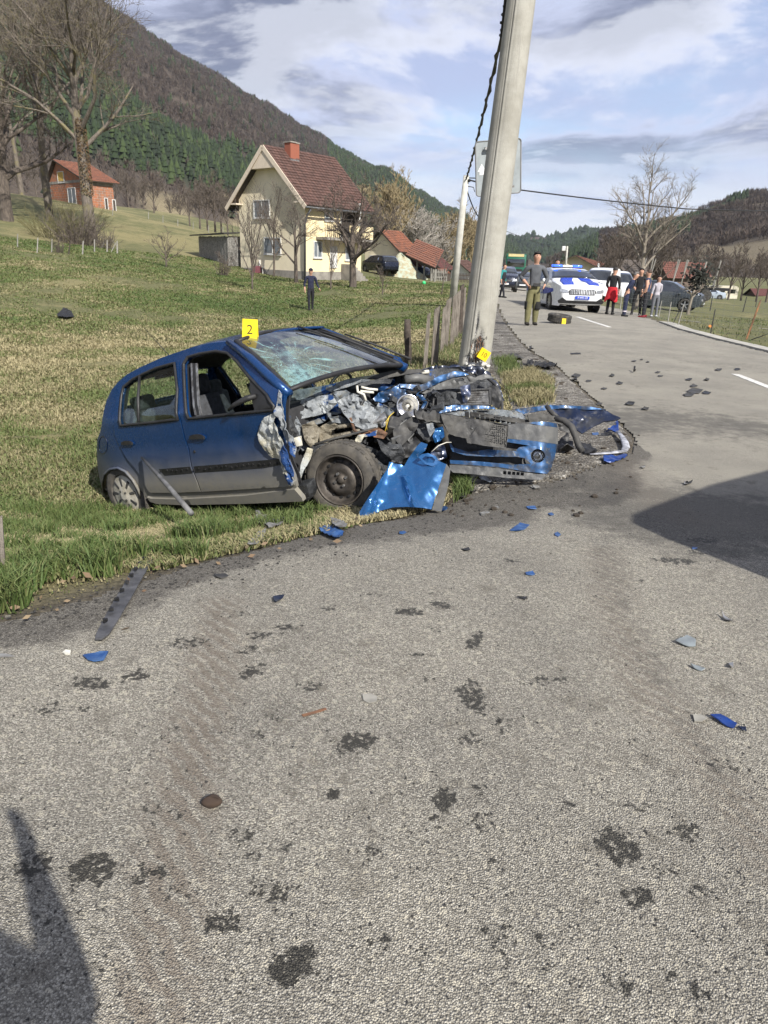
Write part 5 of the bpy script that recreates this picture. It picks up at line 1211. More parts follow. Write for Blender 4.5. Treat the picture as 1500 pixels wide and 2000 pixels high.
gp([(1225,545),(1265,542),(1268,555),(1230,558)], zc3, BF, 'blue chip on the gravel behind the flung wing', .01, .01, 50)
gp([(1308,565),(1340,545),(1380,530),(1392,555),(1365,575),(1330,580)], zc3, pm('deep_blue_fragment', (.01, .045, .22), .35, .2), 'upright deep blue flap at the tip of the curved fragment', .06, .05, 51)
gp([(1292,712),(1330,702),(1440,692),(1448,705),(1400,722),(1345,742),(1305,742)], zc3, pm('deep_blue_fragment', (.01, .045, .22), .35, .2), 'long deep blue curl on the edge of the asphalt right of the wreck', .02, .04, 52)
ar_ = MB(); pts = [ghit(*zc3(p)) for p in ((1385,560),(1412,590),(1432,625),(1440,655),(1425,680),(1370,684),(1290,688),(1210,690))]
ar_.tube([p+Vector((0, 0, .05-.004*i)) for i, p in enumerate(pts)], [.02, .028, .035, .035, .03, .025, .022, .015], 8, True, .35)
ar_.build('curved_fragment', pm('chalky_plastic', (.45, .46, .50), .6, scale=14, c2=(.12, .12, .13)), None, True, label='curved white and black arch fragment lying beside the asphalt edge', cat='fragment')
# on the verge and road behind
gp([(522,985),(545,970),(600,975),(650,1005),(600,1008),(530,1005)], zr(860,450,3.947), M_BLKD, 'flattened dark plastic sheet on the gravel at the pole side', .03, .04, 53)
gp([(668,1035),(700,1025),(720,1045),(790,1040),(855,1052),(895,1085),(820,1082),(700,1070),(665,1062)], zr(860,450,3.947), M_BLK, 'long black bumper fragment on the gravel by the road edge', .05, .09, 54)
gp([(683,918),(700,914),(718,928),(690,932)], zr(860,450,3.947), M_BLK, 'black lump on the edge of the road behind the pole', .04, .05, 55)
gp([(1025,1155),(1045,1145),(1055,1170),(1030,1172)], zr(860,450,3.947), M_BLK, 'small black bit where the gravel meets the road', .03, .04, 56)
gp([(1000,950),(1080,948),(1082,956),(1010,958)], zr(860,450,3.947), M_BLK, 'thin black strip lying flat on the main road', .01, .01, 57)
gp([(1485,1085),(1500,1085),(1502,1110),(1488,1110)], zr(860,450,3.947), M_BLK, 'upright black chip on the main road', .03, .05, 58)
for i, (x, y, s) in enumerate(sorted([(1380,768,9),(1355,755,6),(1440,722,5),(1403,723,5),(1238,706,4),(1253,703,3),(1265,708,3),(1357,765,14),(1345,772,8),(1285,728,4),(1380,743,4),(1345,742,5),(1290,735,5),(1180,760,5),(1150,745,5),(1125,735,7),(1210,750,5),(1195,735,4),(1230,790,8),(1060,735,5),(1345,945,6),(1260,800,5),(1140,820,6),(1170,790,6)], reverse=True)):
    w = s*(1+rnd.random()*.4); q = [(x-w, y), (x-w*.3, y-w*.35), (x+w, y-w*.1), (x+w*.5, y+w*.3), (x-w*.6, y+w*.3)]
    ground_piece(q, rnd.choice((M_BLK, M_BLKD)), 'road_fragment', f'{ORD[i]} of the dark plastic fragments strewn on the main road, counted from the far right', 'fragment', .010, .022, .004, .03, None, i, 'dark fragments scattered over the main road')
# brown dropping/stone on the apron
st_o = MB(); stc = ghit(414, 1572)
st_o.grid(lambda u, v: Vector((math.cos(v*6.283)*.030*math.sin(u*3.1416), math.sin(v*6.283)*.022*math.sin(u*3.1416), .016*math.cos(u*3.1416)+.012))*(1+.15*mnoise.noise(Vector((u*4, v*6, 1)))), 10, 16)
o = st_o.build('clod', pm('brown_clod', (.045, .028, .018), .9, bump=.004), None, True, label='brown lump of earth on the foreground asphalt', cat='clod'); o.location = stc
# wet soil bank under the bumper, stones
clods = MB(); rs = random.Random(9)
def stone(m_, c, s, sq=.6):
    bm = bmesh.new(); bmesh.ops.create_icosphere(bm, subdivisions=1, radius=1)
    k = rs.random()*50
    vs = [Vector((v.co.x, v.co.y, v.co.z*sq))*s*(1+.5*mnoise.noise(v.co*1.3+Vector((k, 0, 0))))+c for v in bm.verts]; bm.verts.index_update()
    m_.add(vs, [[v.index for v in f.verts] for f in bm.faces]); bm.free()
for i in range(750):
    x, y = rs.uniform(860, 1250), rs.uniform(700, 1010)
    if y > 1015-(x-860)*.35 and rs.random() < .85: continue
    if y < 780 and (x < 1010 or x > 1085): continue
    if x > 1130 and y < 850: continue
    g = ghit(x, y); clods.cur = rs.choice((0, 0, 1, 2)); s = rs.choice((.006, .009, .013, .013, .02, .028)); stone(clods, g+Vector((0, 0, s*.3)), s)
for i in range(260):
    px = rs.uniform(930, 1110); py = rs.uniform(650, 790); g = ghit(px, py)
    if pip(np.array([g.x]), np.array([g.y]), ASPH)[0]: continue
    clods.cur = rs.choice((1, 2, 2)); s = rs.choice((.012, .018, .025, .04)); stone(clods, g, s)
clods.build('loose_stones', [pm('wet_soil', (.045, .035, .025), .9, bump=.01, bscale=30), pm('grey_stone', (.20, .19, .165), .9, scale=20), pm('pale_stone', (.34, .32, .27), .9, scale=20)], None, kind='stuff', label='loose stones and lumps of soil along the road edge')
chips = MB(); 
for i in range(1500):
    x = rs.uniform(-30, 1530); y = 1000+1000*rs.random()**1.3
    if y < 1215-x*.25: continue
    g = ghit(x, y); chips.cur = rs.choice((0, 0, 1, 1, 2, 3)) if rs.random() < .96 else 4; s = rs.choice((.0025, .003, .004, .005))
    a = rs.random()*6; chips.add([g+Vector((math.cos(a+k*2.1)*s*rs.uniform(.7, 1.6), math.sin(a+k*2.1)*s*rs.uniform(.7, 1.6), .001+(.003 if k == 0 else 0))) for k in range(3)]+[g+Vector((0, 0, s*.9))], [(0, 1, 3), (1, 2, 3), (2, 0, 3)])
for i in range(900):                                        # litter along the verge
    x = rs.uniform(0, 1220); y0 = np.interp(x, [0, 150, 300, 430, 580, 700, 870, 985, 1220], [1205, 1172, 1122, 1090, 1054, 1026, 990, 950, 890]); g = ghit(x, y0+rs.gauss(12, 22))
    chips.cur = rs.choice((0, 1, 2, 2, 3)); s = rs.choice((.004, .006, .009)); a = rs.random()*6
    chips.add([g+Vector((math.cos(a+k*2.1)*s*rs.uniform(.7, 1.6), math.sin(a+k*2.1)*s*rs.uniform(.7, 1.6), .003)) for k in range(3)]+[g+Vector((0, 0, s*.9))], [(0, 1, 3), (1, 2, 3), (2, 0, 3)])
chips.build('grit', [pm('dark_grit', (.03, .028, .025), .8), pm('grey_stone', (.20, .19, .165), .9), pm('pale_stone', (.34, .32, .27), .9), pm('brown_grit', (.12, .08, .05), .9), BF], None, kind='stuff', label='fine grit and plastic crumbs strewn over the asphalt')
# grey tube leaning against the rear door
t0 = CM @ near(.04)(*side(286, 893)); t1 = P(374, 1003, 5.25)
tb = MB().tube([t0+(t0-t1).normalized()*.02, t0.lerp(t1, .5)+Vector((0, 0, .01)), t1], [.011, .019, .021], 12)
o = tb.build('leaning_tube', pm('grey_tube', (.15, .15, .15), .55, scale=8, c2=(.07, .07, .07)), None, True, label='grey plastic tube leaning from the grass against the rear door', cat='tube')
# ---- evidence markers
M_YEL = pm('marker_yellow', (.80, .56, .01), .45, var=.08, scale=8); M_INK = pm('marker_ink', (.03, .025, .01), .6)
def marker(num, loc, zdir, face, w, h, label, spread=.35):
    e = empty('evidence_marker', label=label, cat='evidence marker', group='numbered evidence markers')
    z = Vector(zdir).normalized(); y = -(Vector(face)-z*Vector(face).dot(z)).normalized(); x = y.cross(z)
    Mx = Matrix((x, y, z)).transposed().to_4x4(); Mx.translation = loc; e.matrix_world = Mx
    for s in (-1, 1):
        Rx = Matrix.Translation((0, 0, h)) @ Matrix.Rotation(s*spread*.5, 4, 'X') @ Matrix.Translation((0, 0, -h/2))
        MB().box((0, 0, 0), (w, .003, h), Rx, .001).build('plate', M_YEL, e)
        if s < 0 or True:
            tm = text_mesh(num, h*.62, .0005, 'digits'); tm.transform(Rx @ Matrix.Translation((0, s*.0024, 0)) @ (Matrix.Rotation(R(180), 4, 'Z') if s > 0 else Matrix()) @ Matrix.Rotation(R(90), 4, 'X')); link('digits', tm, M_INK, e)
    return e
mloc = P(489, 668, 6.42)
rfp = CM @ crown_fn(roofl, .03, .045)(.03, .12); 
mloc = P(489, 667, (rfp-Vector((0, 0, CAMH))).dot(cf))
marker('2', mloc+Vector((0, 0, .006)), (.02, 0, 1), (-.05, -1, .1), .12, .165, 'yellow evidence marker with number 2 standing on the wreck\'s roof')
# ---- concrete utility pole
b = NB('pole_concrete'); n1 = b.noise(2.2, 7, .7); n2 = b.noise(60, 4, .7); st_ = b.noise(3, 5, .6, vec=b.n('ShaderNodeMapping', {0: b.co(), 3: (9, 9, .35)}).outputs[0])
c = b.mix(b.mr(n1, .3, .7), (.35, .34, .30), (.25, .24, .205)); c = b.mix(b.mr(st_, .55, .72, 0, .5), c, (.22, .21, .19)); c = b.mix(b.mr(n2, .66, .72), c, (.12, .115, .10))
c = b.mix(b.attr('seam'), c, (.10, .098, .09)); c = b.mix(b.attr('broken'), c, b.mix(b.mr(n2, .4, .6), (.12, .115, .105), (.42, .41, .39)))
M_POLE = b.out(c, .9, 0, b.bump(b.math('ADD', n2, n1), .006))
pb = P(924, 726, 11.15); pt = P(1018, 0, 9.62); ax_ = (pt-pb); 
pb = pb-ax_*.08; ptt = pb+ax_*1.75
pole = empty('utility_pole', pb, label='massive leaning concrete pole, chipped open at its foot, behind the wreck', cat='utility pole')
za = ax_.normalized(); xa = Vector((1, 0, 0)); xa = (xa-za*xa.dot(za)).normalized(); ya = za.cross(xa)
Ltot = (ptt-pb).length; nR = 220; nA = 96; PV = []; seam = []; brk = []
tocam = Vector((-pb.x, -pb.y, 0)).normalized(); phi0 = math.atan2(tocam.dot(ya), tocam.dot(xa))
for i in range(nR+1):
    t = (i/nR)**1.7; l = t*Ltot; rad = .250-.0105*l
    for j in range(nA):
        a = 2*math.pi*j/nA; da = (a-phi0+math.pi) % (2*math.pi)-math.pi; r_ = rad
        sm = 0
        # casting seam: a flat rib with a groove each side, left of the face seen from the road
        for c0, dp, wd in ((-.42, -.012, .035), (-.34, .008, .05), (-.62, -.006, .02), (-.18, -.003, .03)):
            g_ = math.exp(-((da-c0)/wd)**2); r_ += dp*g_; 
            if dp < 0: sm = max(sm, g_*.8*min(1, -dp/.01))
        h_ = l-ax_.length*.08
        br = 0
        for (hc, ac, hr_2, ar_2, dp) in ((.34, .12, .30, .45, .09), (.13, .25, .16, .75, .07), (.70, -.18, .22, .10, .05), (.20, -.5, .10, .25, .03)):
            q = 1-math.hypot((h_-hc)/hr_2, (da-ac)/ar_2)+mnoise.noise(Vector((a*4, l*7, hc)))*.5
            if q > 0: br = max(br, min(1, q*4)); r_ -= dp*min(1, q*1.6)*(1+.4*mnoise.noise(Vector((a*11, l*22, 3))))
        PV.append(xa*math.cos(a)*r_+ya*math.sin(a)*r_+za*l); seam.append(sm); brk.append(br)
PF_ = [(i*nA+j, i*nA+(j+1) % nA, (i+1)*nA+(j+1) % nA, (i+1)*nA+j) for i in range(nR) for j in range(nA)]
pm_ = npmesh('shaft', [tuple(v) for v in PV], PF_)
for nm, dat in (('seam', seam), ('broken', brk)): at = pm_.attributes.new(nm, 'FLOAT', 'POINT'); at.data.foreach_set('value', np.array(dat, np.float32))
link('shaft', pm_, M_POLE, pole, True)
def onpole(h, da, off=0.):
    l = h+ax_.length*.08; a = phi0+da; r_ = .25-.0105*l+off; return xa*math.cos(a)*r_+ya*math.sin(a)*r_+za*l
for k, (a0, a1) in enumerate(((-.15, .0), (.02, .12), (.3, .25), (.5, .42), (-.3, -.32))):
    MB().tube([onpole(.03, a0, -.03), onpole(.2, (a0+a1)/2, -.012+.02*(k % 2)), onpole(.38, a1, .0), onpole(.56, a1, -.05)], .007, 6).build('reinforcing_bar', M_RUST, pole, True)
rb_ = MB()
for i in range(60):
    stone(rb_, onpole(rs.uniform(-.02, .16), rs.uniform(-.5, .9), rs.uniform(-.05, .05)), rs.uniform(.02, .045), .8)
rb_.build('concrete_rubble', pm('fresh_concrete', (.52, .51, .48), .9, scale=20, bump=.006), pole, kind='stuff')
cl_ = MB()
for i in range(7):
    a0 = rs.uniform(-.3, .5); p = onpole(rs.uniform(.25, .55), a0, .01); pts = [p]
    for k in range(4): pts.append(pts[-1]+Vector((rs.uniform(-.06, .06), rs.uniform(-.03, .01), rs.uniform(-.09, .05))))
    cl_.tube(pts, .005, 5)
cl_.build('torn_wires', M_BLK, pole, True, kind='stuff')
mk = marker('10', P(938, 700, 10.72), (.55, -.25, .85), (.45, -1, .35), .17, .16, 'yellow evidence marker with number 10 tilted in the broken foot of the pole', .6)
# square sign plate behind the pole
sd_ = 12.0; s00, s10, s11, s01 = P(927,384,sd_), P(1014,378,sd_+.1), P(1021,268,sd_-.25), P(931,277,sd_-.35)
sc_ = (s00+s10+s11+s01)/4; xs = ((s10-s00)+(s11-s01)).normalized(); zs = ((s01-s00)+(s11-s10)); zs = (zs-xs*zs.dot(xs)).normalized(); ys = zs.cross(xs)
sign = empty('road_sign', label='grey square plate with rounded corners mounted behind the concrete pole', cat='sign'); Mx = Matrix((xs, ys, zs)).transposed().to_4x4(); Mx.translation = sc_; sign.matrix_world = Mx
sw_, sh_ = (s10-s00).length, (s01-s00).length
def rrect(w, h, r_, n=5): return [(sx*(w/2-r_)+r_*math.cos(a0+i*math.pi/2/n), sy*(h/2-r_)+r_*math.sin(a0+i*math.pi/2/n)) for sx, sy, a0 in ((1, 1, 0), (-1, 1, math.pi/2), (-1, -1, math.pi), (1, -1, 1.5*math.pi)) for i in range(n+1)]
M_SGN = pm('galvanised_plate', (.30, .33, .34), .5, .35, var=.2, scale=4)
MB().prism(rrect(sw_, sh_, .05), -.004, .004, lambda u, v, w: Vector((u, w, v))).build('panel', M_SGN, sign)
MB().tube([Vector((u, -.004, v)) for u, v in rrect(sw_, sh_, .05)+[rrect(sw_, sh_, .05)[0]]], .011, 6).build('rim', pm('sign_rim', (.16, .16, .16), .5), sign, True)
MB().prism([(-.04, -.05), (.04, -.05), (.04, .0), (.075, .0), (0, .12), (-.075, .0), (-.04, .0)], -.009, -.005, lambda u, v, w: Vector((u-.29, w, v-.04))).build('arrow', pm('sign_white', (.7, .7, .7), .6), sign)
for dz in (-.3, .3): MB().box((0, -.06, dz), (.5, .05, .04)).build('bracket', M_ALU, sign)
# slender white pole further back with its cables
M_WPOLE = pm('white_pole', (.50, .49, .44), .85, var=.3, scale=3, bump=.003)
w0 = ghit(882, 600); wd = (w0-Vector((0, 0, CAMH))).dot(cf); w1 = P(911, 343, wd*.90)
wp = empty('service_pole', w0, label='slender whitish concrete pole beyond the fence, with a cable clamp on top', cat='utility pole')
v1 = w1-w0; MB().tube([Vector((0, 0, -.3)), v1*.5, v1], [.145, .125, .10], 14).build('shaft', M_WPOLE, wp, True)
MB().tube([v1*.985-Vector((.05, 0, 0)), v1*.985+Vector((.38, 0, 0))], .02, 6).build('crossarm', M_BLK, wp)
MB().tube([v1*.965, v1*.965+Vector((.13, -.1, 0))], .05, 8).build('cable_clamp', M_BLK, wp)
MB().tube([v1*.93, v1*.93+Vector((.28, -.1, -.05)), v1*.91+Vector((.33, -.1, -.1))], .015, 6).build('cable_clamp', M_BLK, wp)
def cable(name, pts, r, label, sag=0, tw=False, mat=None):
    P_ = []
    for a, b_ in zip(pts[:-1], pts[1:]):
        n = 40
        for i in range(n): t = i/n; p = a.lerp(b_, t); p.z -= sag*4*t*(1-t); P_.append(p)
    P_.append(pts[-1]); m_ = MB(); m_.tube(P_, r, 5)
    if tw:
        L_ = 0; Q = []
        for i, p in enumerate(P_): Q.append(p+Vector((math.cos(i*1.9), 0, math.sin(i*1.9)))*r*1.3)
        m_.tube(Q, r, 5)
    return m_.build(name, mat or M_BLK, None, True, label=label, cat='cable')
ctop = w0+v1*.975
cable('power_cable', [ctop, P(979, 75, 10.2), P(1003, -160, 9.3)], .022, 'twisted black cable rising from the service pole behind the leaning pole', .12, True)
cable('power_cable', [ctop, P(1016, 371, 29), P(1340, 408, 34), P(1560, 412, 44)], .028, 'black cable crossing the sky to the right of the leaning pole', .03)
cable('power_cable', [ctop-Vector((0, 0, .2)), P(935, 424, 26.5), P(990, 452, 60), P(1110, 492, 120)], .022, 'thin cable dropping from the service pole down the valley', .1)
# ---- fence stakes
b = NB('weathered_wood'); n1 = b.noise(4, 6, .7, vec=b.n('ShaderNodeMapping', {0: b.co(), 3: (8, 8, 1)}).outputs[0]); n2 = b.noise(50, 4, .7)
M_WOOD = b.out(b.mix(b.mr(n1, .35, .65), (.22, .195, .165), (.10, .085, .07)), .95, 0, b.bump(b.math('ADD', n1, n2), .01))
M_WOODD = pm('dark_wood', (.07, .055, .045), .95, scale=12, c2=(.035, .028, .022), bump=.006, bscale=60)
M_STAKE = pm('pale_stake', (.25, .24, .215), .9, scale=12, bump=.003)
M_IRON = pm('iron_post', (.03, .03, .032), .7, .3, scale=12)
M_RPOST = pm('rusty_post', (.30, .14, .06), .8, scale=6, c2=(.12, .07, .045))
def stake(pt, pb_, wpx, mat, label, name='fence_post', cat='fence post', group=None, sides=4, dep=None, base_drop=0.):
    g = ghit(*pb_) if dep is None else P(pb_[0], pb_[1], dep)
    d = (g-Vector((0, 0, CAMH))).dot(cf); hy = (Vector((g.x, g.y, 0))).length
    # same distance from the camera in plan at the top
    r_ = ray(*pt); k = hy/math.hypot(r_.x, r_.y); tp = r_*k+Vector((0, 0, CAMH)); v = tp-g
    rr_ = max(wpx*d/FPX/2, .012); bm_ = MB(); rs2 = random.Random(int(pt[0]*7+pt[1]))
    if sides == 4:
        zv = v.normalized(); xv = Vector((math.cos(rs2.uniform(-.4, .4)), math.sin(rs2.uniform(-.4, .4)), 0)); yv = zv.cross(xv).normalized(); xv = yv.cross(zv)
        V = []; n = 7
        for i in range(n):
            t = -.35/v.length+(1+.35/v.length)*i/(n-1)
            for a, c in ((-1, -1), (-.3, -1.12), (.4, -1), (1, -.9), (1, .8), (-.9, 1)):
                w = .8+.2*(1-t)+.12*mnoise.noise(Vector((i*.9, a, c+pt[0]))); V.append(v*t+xv*a*rr_*w+yv*c*rr_*.6*w+(Vector((0, 0, rr_*.7*a*rs2.uniform(.6, 1.2))) if i == n-1 else Vector()))
        F_ = [(i*6+j, i*6+(j+1) % 6, (i+1)*6+(j+1) % 6, (i+1)*6+j) for i in range(n-1) for j in range(6)]+[tuple(range(5, -1, -1)), tuple((n-1)*6+j for j in range(6))]
        bm_.add(V, F_)
    else: bm_.tube([Vector((0, 0, 0))-v.normalized()*.3, v*.3+Vector((rr_*.3, 0, 0)), v*.7, v], [rr_*1.05, rr_, rr_*.97, rr_*.9], 10)
    o = bm_.build(name, mat, None, sides != 4, label=label, cat=cat, group=group); o.location = g
    return o
for a in [((796,624),(795,716),14,M_WOODD,'short round dark post nearest the wreck\'s windscreen',10),((838,612),(830,722),8,M_WOOD,'thin grey board stake right of the dark round post',4),((854,601),(848,718),14,M_WOOD,'broad split grey post right of the thin stake',4),
          ((877,585),(868,680),12,M_WOOD,'leaning grey plank post left of the service pole foot',4),((889,577),(882,676),9,M_WOOD,'narrow dark grey post against the leaning plank post',4),((896,570),(889,664),10,M_WOOD,'grey fence post fifth along from the wreck',4),((903,557),(897,655),9,M_WOODD,'dark fence post next to the concrete pole',4),((908,562),(905,650),5,M_WOOD,'thin light stake half hidden by the concrete pole',4),((868,600),(862,690),7,M_WOOD,'low grey picket between the two broad posts',4)]:
    stake(a[0], a[1], a[2], a[3], a[4], group='wooden posts of the fence beside the road', sides=a[5])
stake((-2,1012),(2,1122),16,M_WOOD,'grey wooden post cut off by the left edge of the picture', sides=4)
Z8 = zr(1150, 450, 4.286)
for t_, b__, w, mt, lb in [((1440,580),(1320,910),3.4,M_RPOST,'tall rusty orange post leaning at the right end of the wire fence'),((1058,660),(1020,862),2.2,M_IRON,'thin dark post with an orange tag in the right field'),((795,620),(745,800),2.2,M_STAKE,'pale stake crossing a dark brace near the roadside'),((768,655),(705,780),1.6,M_IRON,'dark slanting brace stake near the roadside'),
      ((690,600),(660,780),1.8,M_STAKE,'pale thin stake second from the group of people'),((610,590),(583,740),1.8,M_STAKE,'pale thin stake nearest the woman in grey'),((772,540),(758,672),1.8,M_IRON,'black post beside the grey sport utility car'),((1037,545),(1015,672),1.8,M_IRON,'black post in front of the caravan'),((1322,555),(1290,682),1.8,M_IRON,'black post in the right field below the white pole'),
      ((1412,545),(1396,640),1.2,M_IRON,'thin far stake near the right edge of the field'),((275,560),(262,660),1.6,M_STAKE,'pale stake behind the man with the red jacket')]:
    stake(Z8(t_), Z8(b__), w, mt, lb, group='posts of the wire fence on the right')
stake(Z8((1500,866)), Z8((1352,918)), 2, M_IRON, 'low dark brace bar at the foot of the rusty post', name='brace_bar', cat='bar')
o = gp([(1000,812),(1012,806),(1030,815),(1024,828),(1004,826)], Z8, pm('orange_tag', (.7, .22, .03), .6), 'orange plastic tag at the foot of a thin post', .05, .03, 60, 'plastic_tag', 'tag')
# wire between the right posts
wm_ = MB(); cols = [ghit(*Z8(p)) for p in ((200,700),(275,720),(400,730),(583,742),(660,780),(745,800),(1020,862),(1320,910),(1700,960))]
for a, b_ in zip(cols[:-1], cols[1:]):
    for k in range(7): wm_.tube([a+Vector((0, 0, .08+.14*k)), (a+b_)/2+Vector((0, 0, .06+.14*k)), b_+Vector((0, 0, .08+.14*k))], .003, 3, False)
    n = int((b_-a).length/.25)
    for i in range(n): p = a.lerp(b_, i/n); wm_.tube([p+Vector((0, 0, .05)), p+Vector((0, 0, .95))], .002, 3, False)
wm_.build('wire_mesh_fence', pm('fence_wire', (.16, .17, .16), .6, .4), None, label='thin wire netting fence strung along the right side of the road', cat='fence')
Z4 = zr(0, 0, 3)
for t_, b__, w, mt, lb in [((103,1372),(103,1452),2.2,M_STAKE,'pale field fence stake furthest left'),((222,1393),(218,1482),2.2,M_STAKE,'pale field fence stake second from the left'),((305,1400),(303,1482),2,M_STAKE,'pale field fence stake by the little bush'),((412,1418),(402,1490),2.4,M_WOODD,'dark leaning stake of the field fence'),((488,1412),(484,1492),2.6,M_STAKE,'pale field stake below the big tree\'s shrub'),((554,1403),(554,1478),2.2,M_STAKE,'pale stake at the foot of the big tree'),
      ((622,1403),(592,1455),2.4,M_STAKE,'slanting pale stake leaning left of the broken hurdle'),((628,1408),(628,1478),2.4,M_STAKE,'upright pale stake of the broken hurdle'),((686,1412),(688,1488),2.8,M_STAKE,'last pale stake right of the broken hurdle'),((640,1385),(680,1440),1.4,M_STAKE,'loose rail slanting across the broken hurdle'),((680,1420),(652,1475),1.4,M_STAKE,'loose rail leaning the other way on the broken hurdle')]:
    stake(Z4(t_), Z4(b__), w, mt, lb, group='stakes of the field fence')
for i, (x, y) in enumerate(((108,1095),(198,1120),(660,1262),(870,1282),(955,1305),(1042,1325),(1132,1342),(1222,1362),(1307,1372))):
    stake(Z4((x, y-42)), Z4((x, y)), 1.2, M_STAKE, f'{ORD[i]} from the left of the thin distant stakes below the pasture', group='distant stakes below the pasture slope')
fl_ = MB()
for x in range(60, 310, 16): p = ghit(*Z4((x, 1130+(x-60)*.08))); fl_.tube([p, p+Vector((0, 0, 1.5))], .06, 4)
fl_.build('paling_fence', M_STAKE, None, kind='stuff', label='grey paling fence on the slope left of the brick cottage')
# wheel lying on the main road
g = ghit(1095, 632); sp_o = bpy.data.objects.new('loose_wheel', tyre_mesh(.325, .21, .20).mesh('loose_wheel')); COL.objects.link(sp_o); sp_o.data.materials.append(M_RUB); autosm(sp_o.data, 40)
tag(sp_o, 'black tyre lying flat on the main road in front of the patrol car', 'tyre'); sp_o.location = g+Vector((0, .2, .13)); sp_o.rotation_euler = (R(-86), R(3), R(20))
MB().lathe([(.19, -.09), (.17, -.05), (.13, -.04), (.06, -.06), (.02, -.06), (.0, -.06)], 32).build('rim', M_STEEL, sp_o, True)
marker('11', g+Vector((.05, -.14, .0)), (0, 0, 1), (-.1, -1, 0), .11, .15, 'yellow evidence marker with number 11 in front of the lying tyre')
# dark bundle on the lawn
o = gp([(112,618),(125,610),(140,614),(146,624),(130,627),(114,624)], lambda p: p, M_BLK, 'black wing mirror shell lying on the grass at the left', .08, .07, 61, 'mirror_shell', 'mirror')
# ------------------------------------------------------------------ vehicles
def wfn(L0, L1, w0, belt, lean, tf=.16, tr=.14):
    """half width of a car body at X (front L1, rear L0) and height Z"""
    def f(X, Z):
        w = w0-(.05*((.35-Z)/.3)**2 if Z < .35 else 0)+.012*math.sin(min(max((Z-.35)/(belt-.35), 0), 1)*math.pi)
        if Z > belt: w -= (Z-belt)*lean
        t = (X-(L1-.75))/.75
        if t > 0: w -= tf*t*t
        t = ((L0+.7)-X)/.7
        if t > 0: w -= tr*t*t
        return w
    return f
def arc(cx_, cz, r_, a0, a1, n=14): return [(cx_+r_*math.cos(R(a0+(a1-a0)*i/n)), cz+r_*math.sin(R(a0+(a1-a0)*i/n))) for i in range(n+1)]
def crown_strip(line, wf_, c, n=12, m=None):
    line = [Vector(p) for p in line]; k = len(line)
    def f(u, v):
        x = u*(k-1); i = min(int(x), k-2); t = x-i; p = line[i].lerp(line[i+1], t); s = 2*v-1; w = wf_(p.x, p.y)
        a = line[max(i-1, 0)]; b_ = line[min(i+2, k-1)]; d = (b_-a).normalized(); q = c*(1-s*s)-c*.0
        return Vector((p.x-d.y*q*-1, s*w, p.y+d.x*q*-1)) if False else Vector((p.x+d.y*q*FL, s*w, p.y-d.x*q*FL))
    return f
FL = -1
def make_car(name, label, spec, loc, heading, mat, group=None, parts=()):
    """spec: side outline of the body from the rear bottom over the roof to the front bottom"""
    e = empty(name, label=label, cat=spec.get('cat', 'car'), group=group); h = Vector((heading[0], heading[1], 0)).normalized()
    x = h; y = Vector((-h.y, h.x, 0)); Mx = Matrix((x, y, Vector((0, 0, 1)))).transposed().to_4x4(); Mx.translation = loc; e.matrix_world = Mx
    prof = spec['profile']; wf_ = spec['w']; fa, ra, r_, gc = spec['fa'], spec['ra'], spec['r'], spec.get('gc', .2)
    g = .06
    bot = [(prof[-1][0]-.05, gc)]+arc(fa, r_, r_+g, -20, 200)[0:]+arc(ra, r_, r_+g, -20, 200)+[(prof[0][0]+.05, gc)]
    outl = prof+bot
    for s in (-1, 1):
        sheet(outl, [], .16, lambda u, v, s=s: Vector((u, s*wf_(u, v), v)), .02*(1 if s < 0 else -1), 'body_side', mat, e)
    i0, i1, i2, i3 = spec['idx']     # tail | rear glass | roof | windscreen | bonnet+nose split points
    for nm, seg, c, mt in (('tail', prof[:i0+1], .05, mat), ('rear_window', prof[i0:i1+1], .03, M_CARGL), ('roof', prof[i1:i2+1], .03, mat), ('windscreen', prof[i2:i3+1], .05, M_CARGL), ('bonnet', prof[i3:spec['nose']+1], .035, mat), ('nose', prof[spec['nose']:], .10, mat)):
        m_ = MB().grid(crown_strip(seg, wf_, c), max(3, (len(seg)-1)*4), 12); o = solid(m_, nm, mt, e, .015)
    MB().box(((prof[0][0]+prof[-1][0])/2, 0, gc+.12), (prof[-1][0]-prof[0][0]-.5, wf_(0, .5)*1.5, .2)).build('underbody', M_BLK, e)
    MB().box(((prof[i1][0]+prof[i2][0])/2-.1, 0, spec['belt']-.05), (prof[i3][0]-prof[i0][0]-.3, wf_(0, .5)*1.6, .25)).build('cabin', M_INT, e)
    for wpoly in spec['windows']:
        for s in (-1, 1): sheet(wpoly, [], .2, lambda u, v, s=s: Vector((u, s*(wf_(u, v)+.006), v)), .01*(1 if s < 0 else -1), 'side_window', M_CARGL, e)
    for ax_ in (fa, ra):
        for s in (-1, 1):
            wh = spec['wheel']; w = bpy.data.objects.new('wheel', wh[0]); COL.objects.link(w); w.parent = e; w.location = (ax_, s*(wf_(ax_, .35)-.11), r_); w.rotation_euler = (0, 0, 0 if s < 0 else math.pi)
            rm = bpy.data.objects.new('rim', wh[1]); COL.objects.link(rm); rm.parent = w
            MB().lathe([(r_+g, -.0), (r_+g, .25), (.02, .25)], 24, Matrix.Translation((ax_, -(wf_(ax_, .35)-.02), r_)) if s < 0 else Matrix.Translation((ax_, (wf_(ax_, .35)-.02), r_)) @ Matrix.Rotation(math.pi, 4, 'Z')).build('wheel_arch', M_BLK, e)
    return e
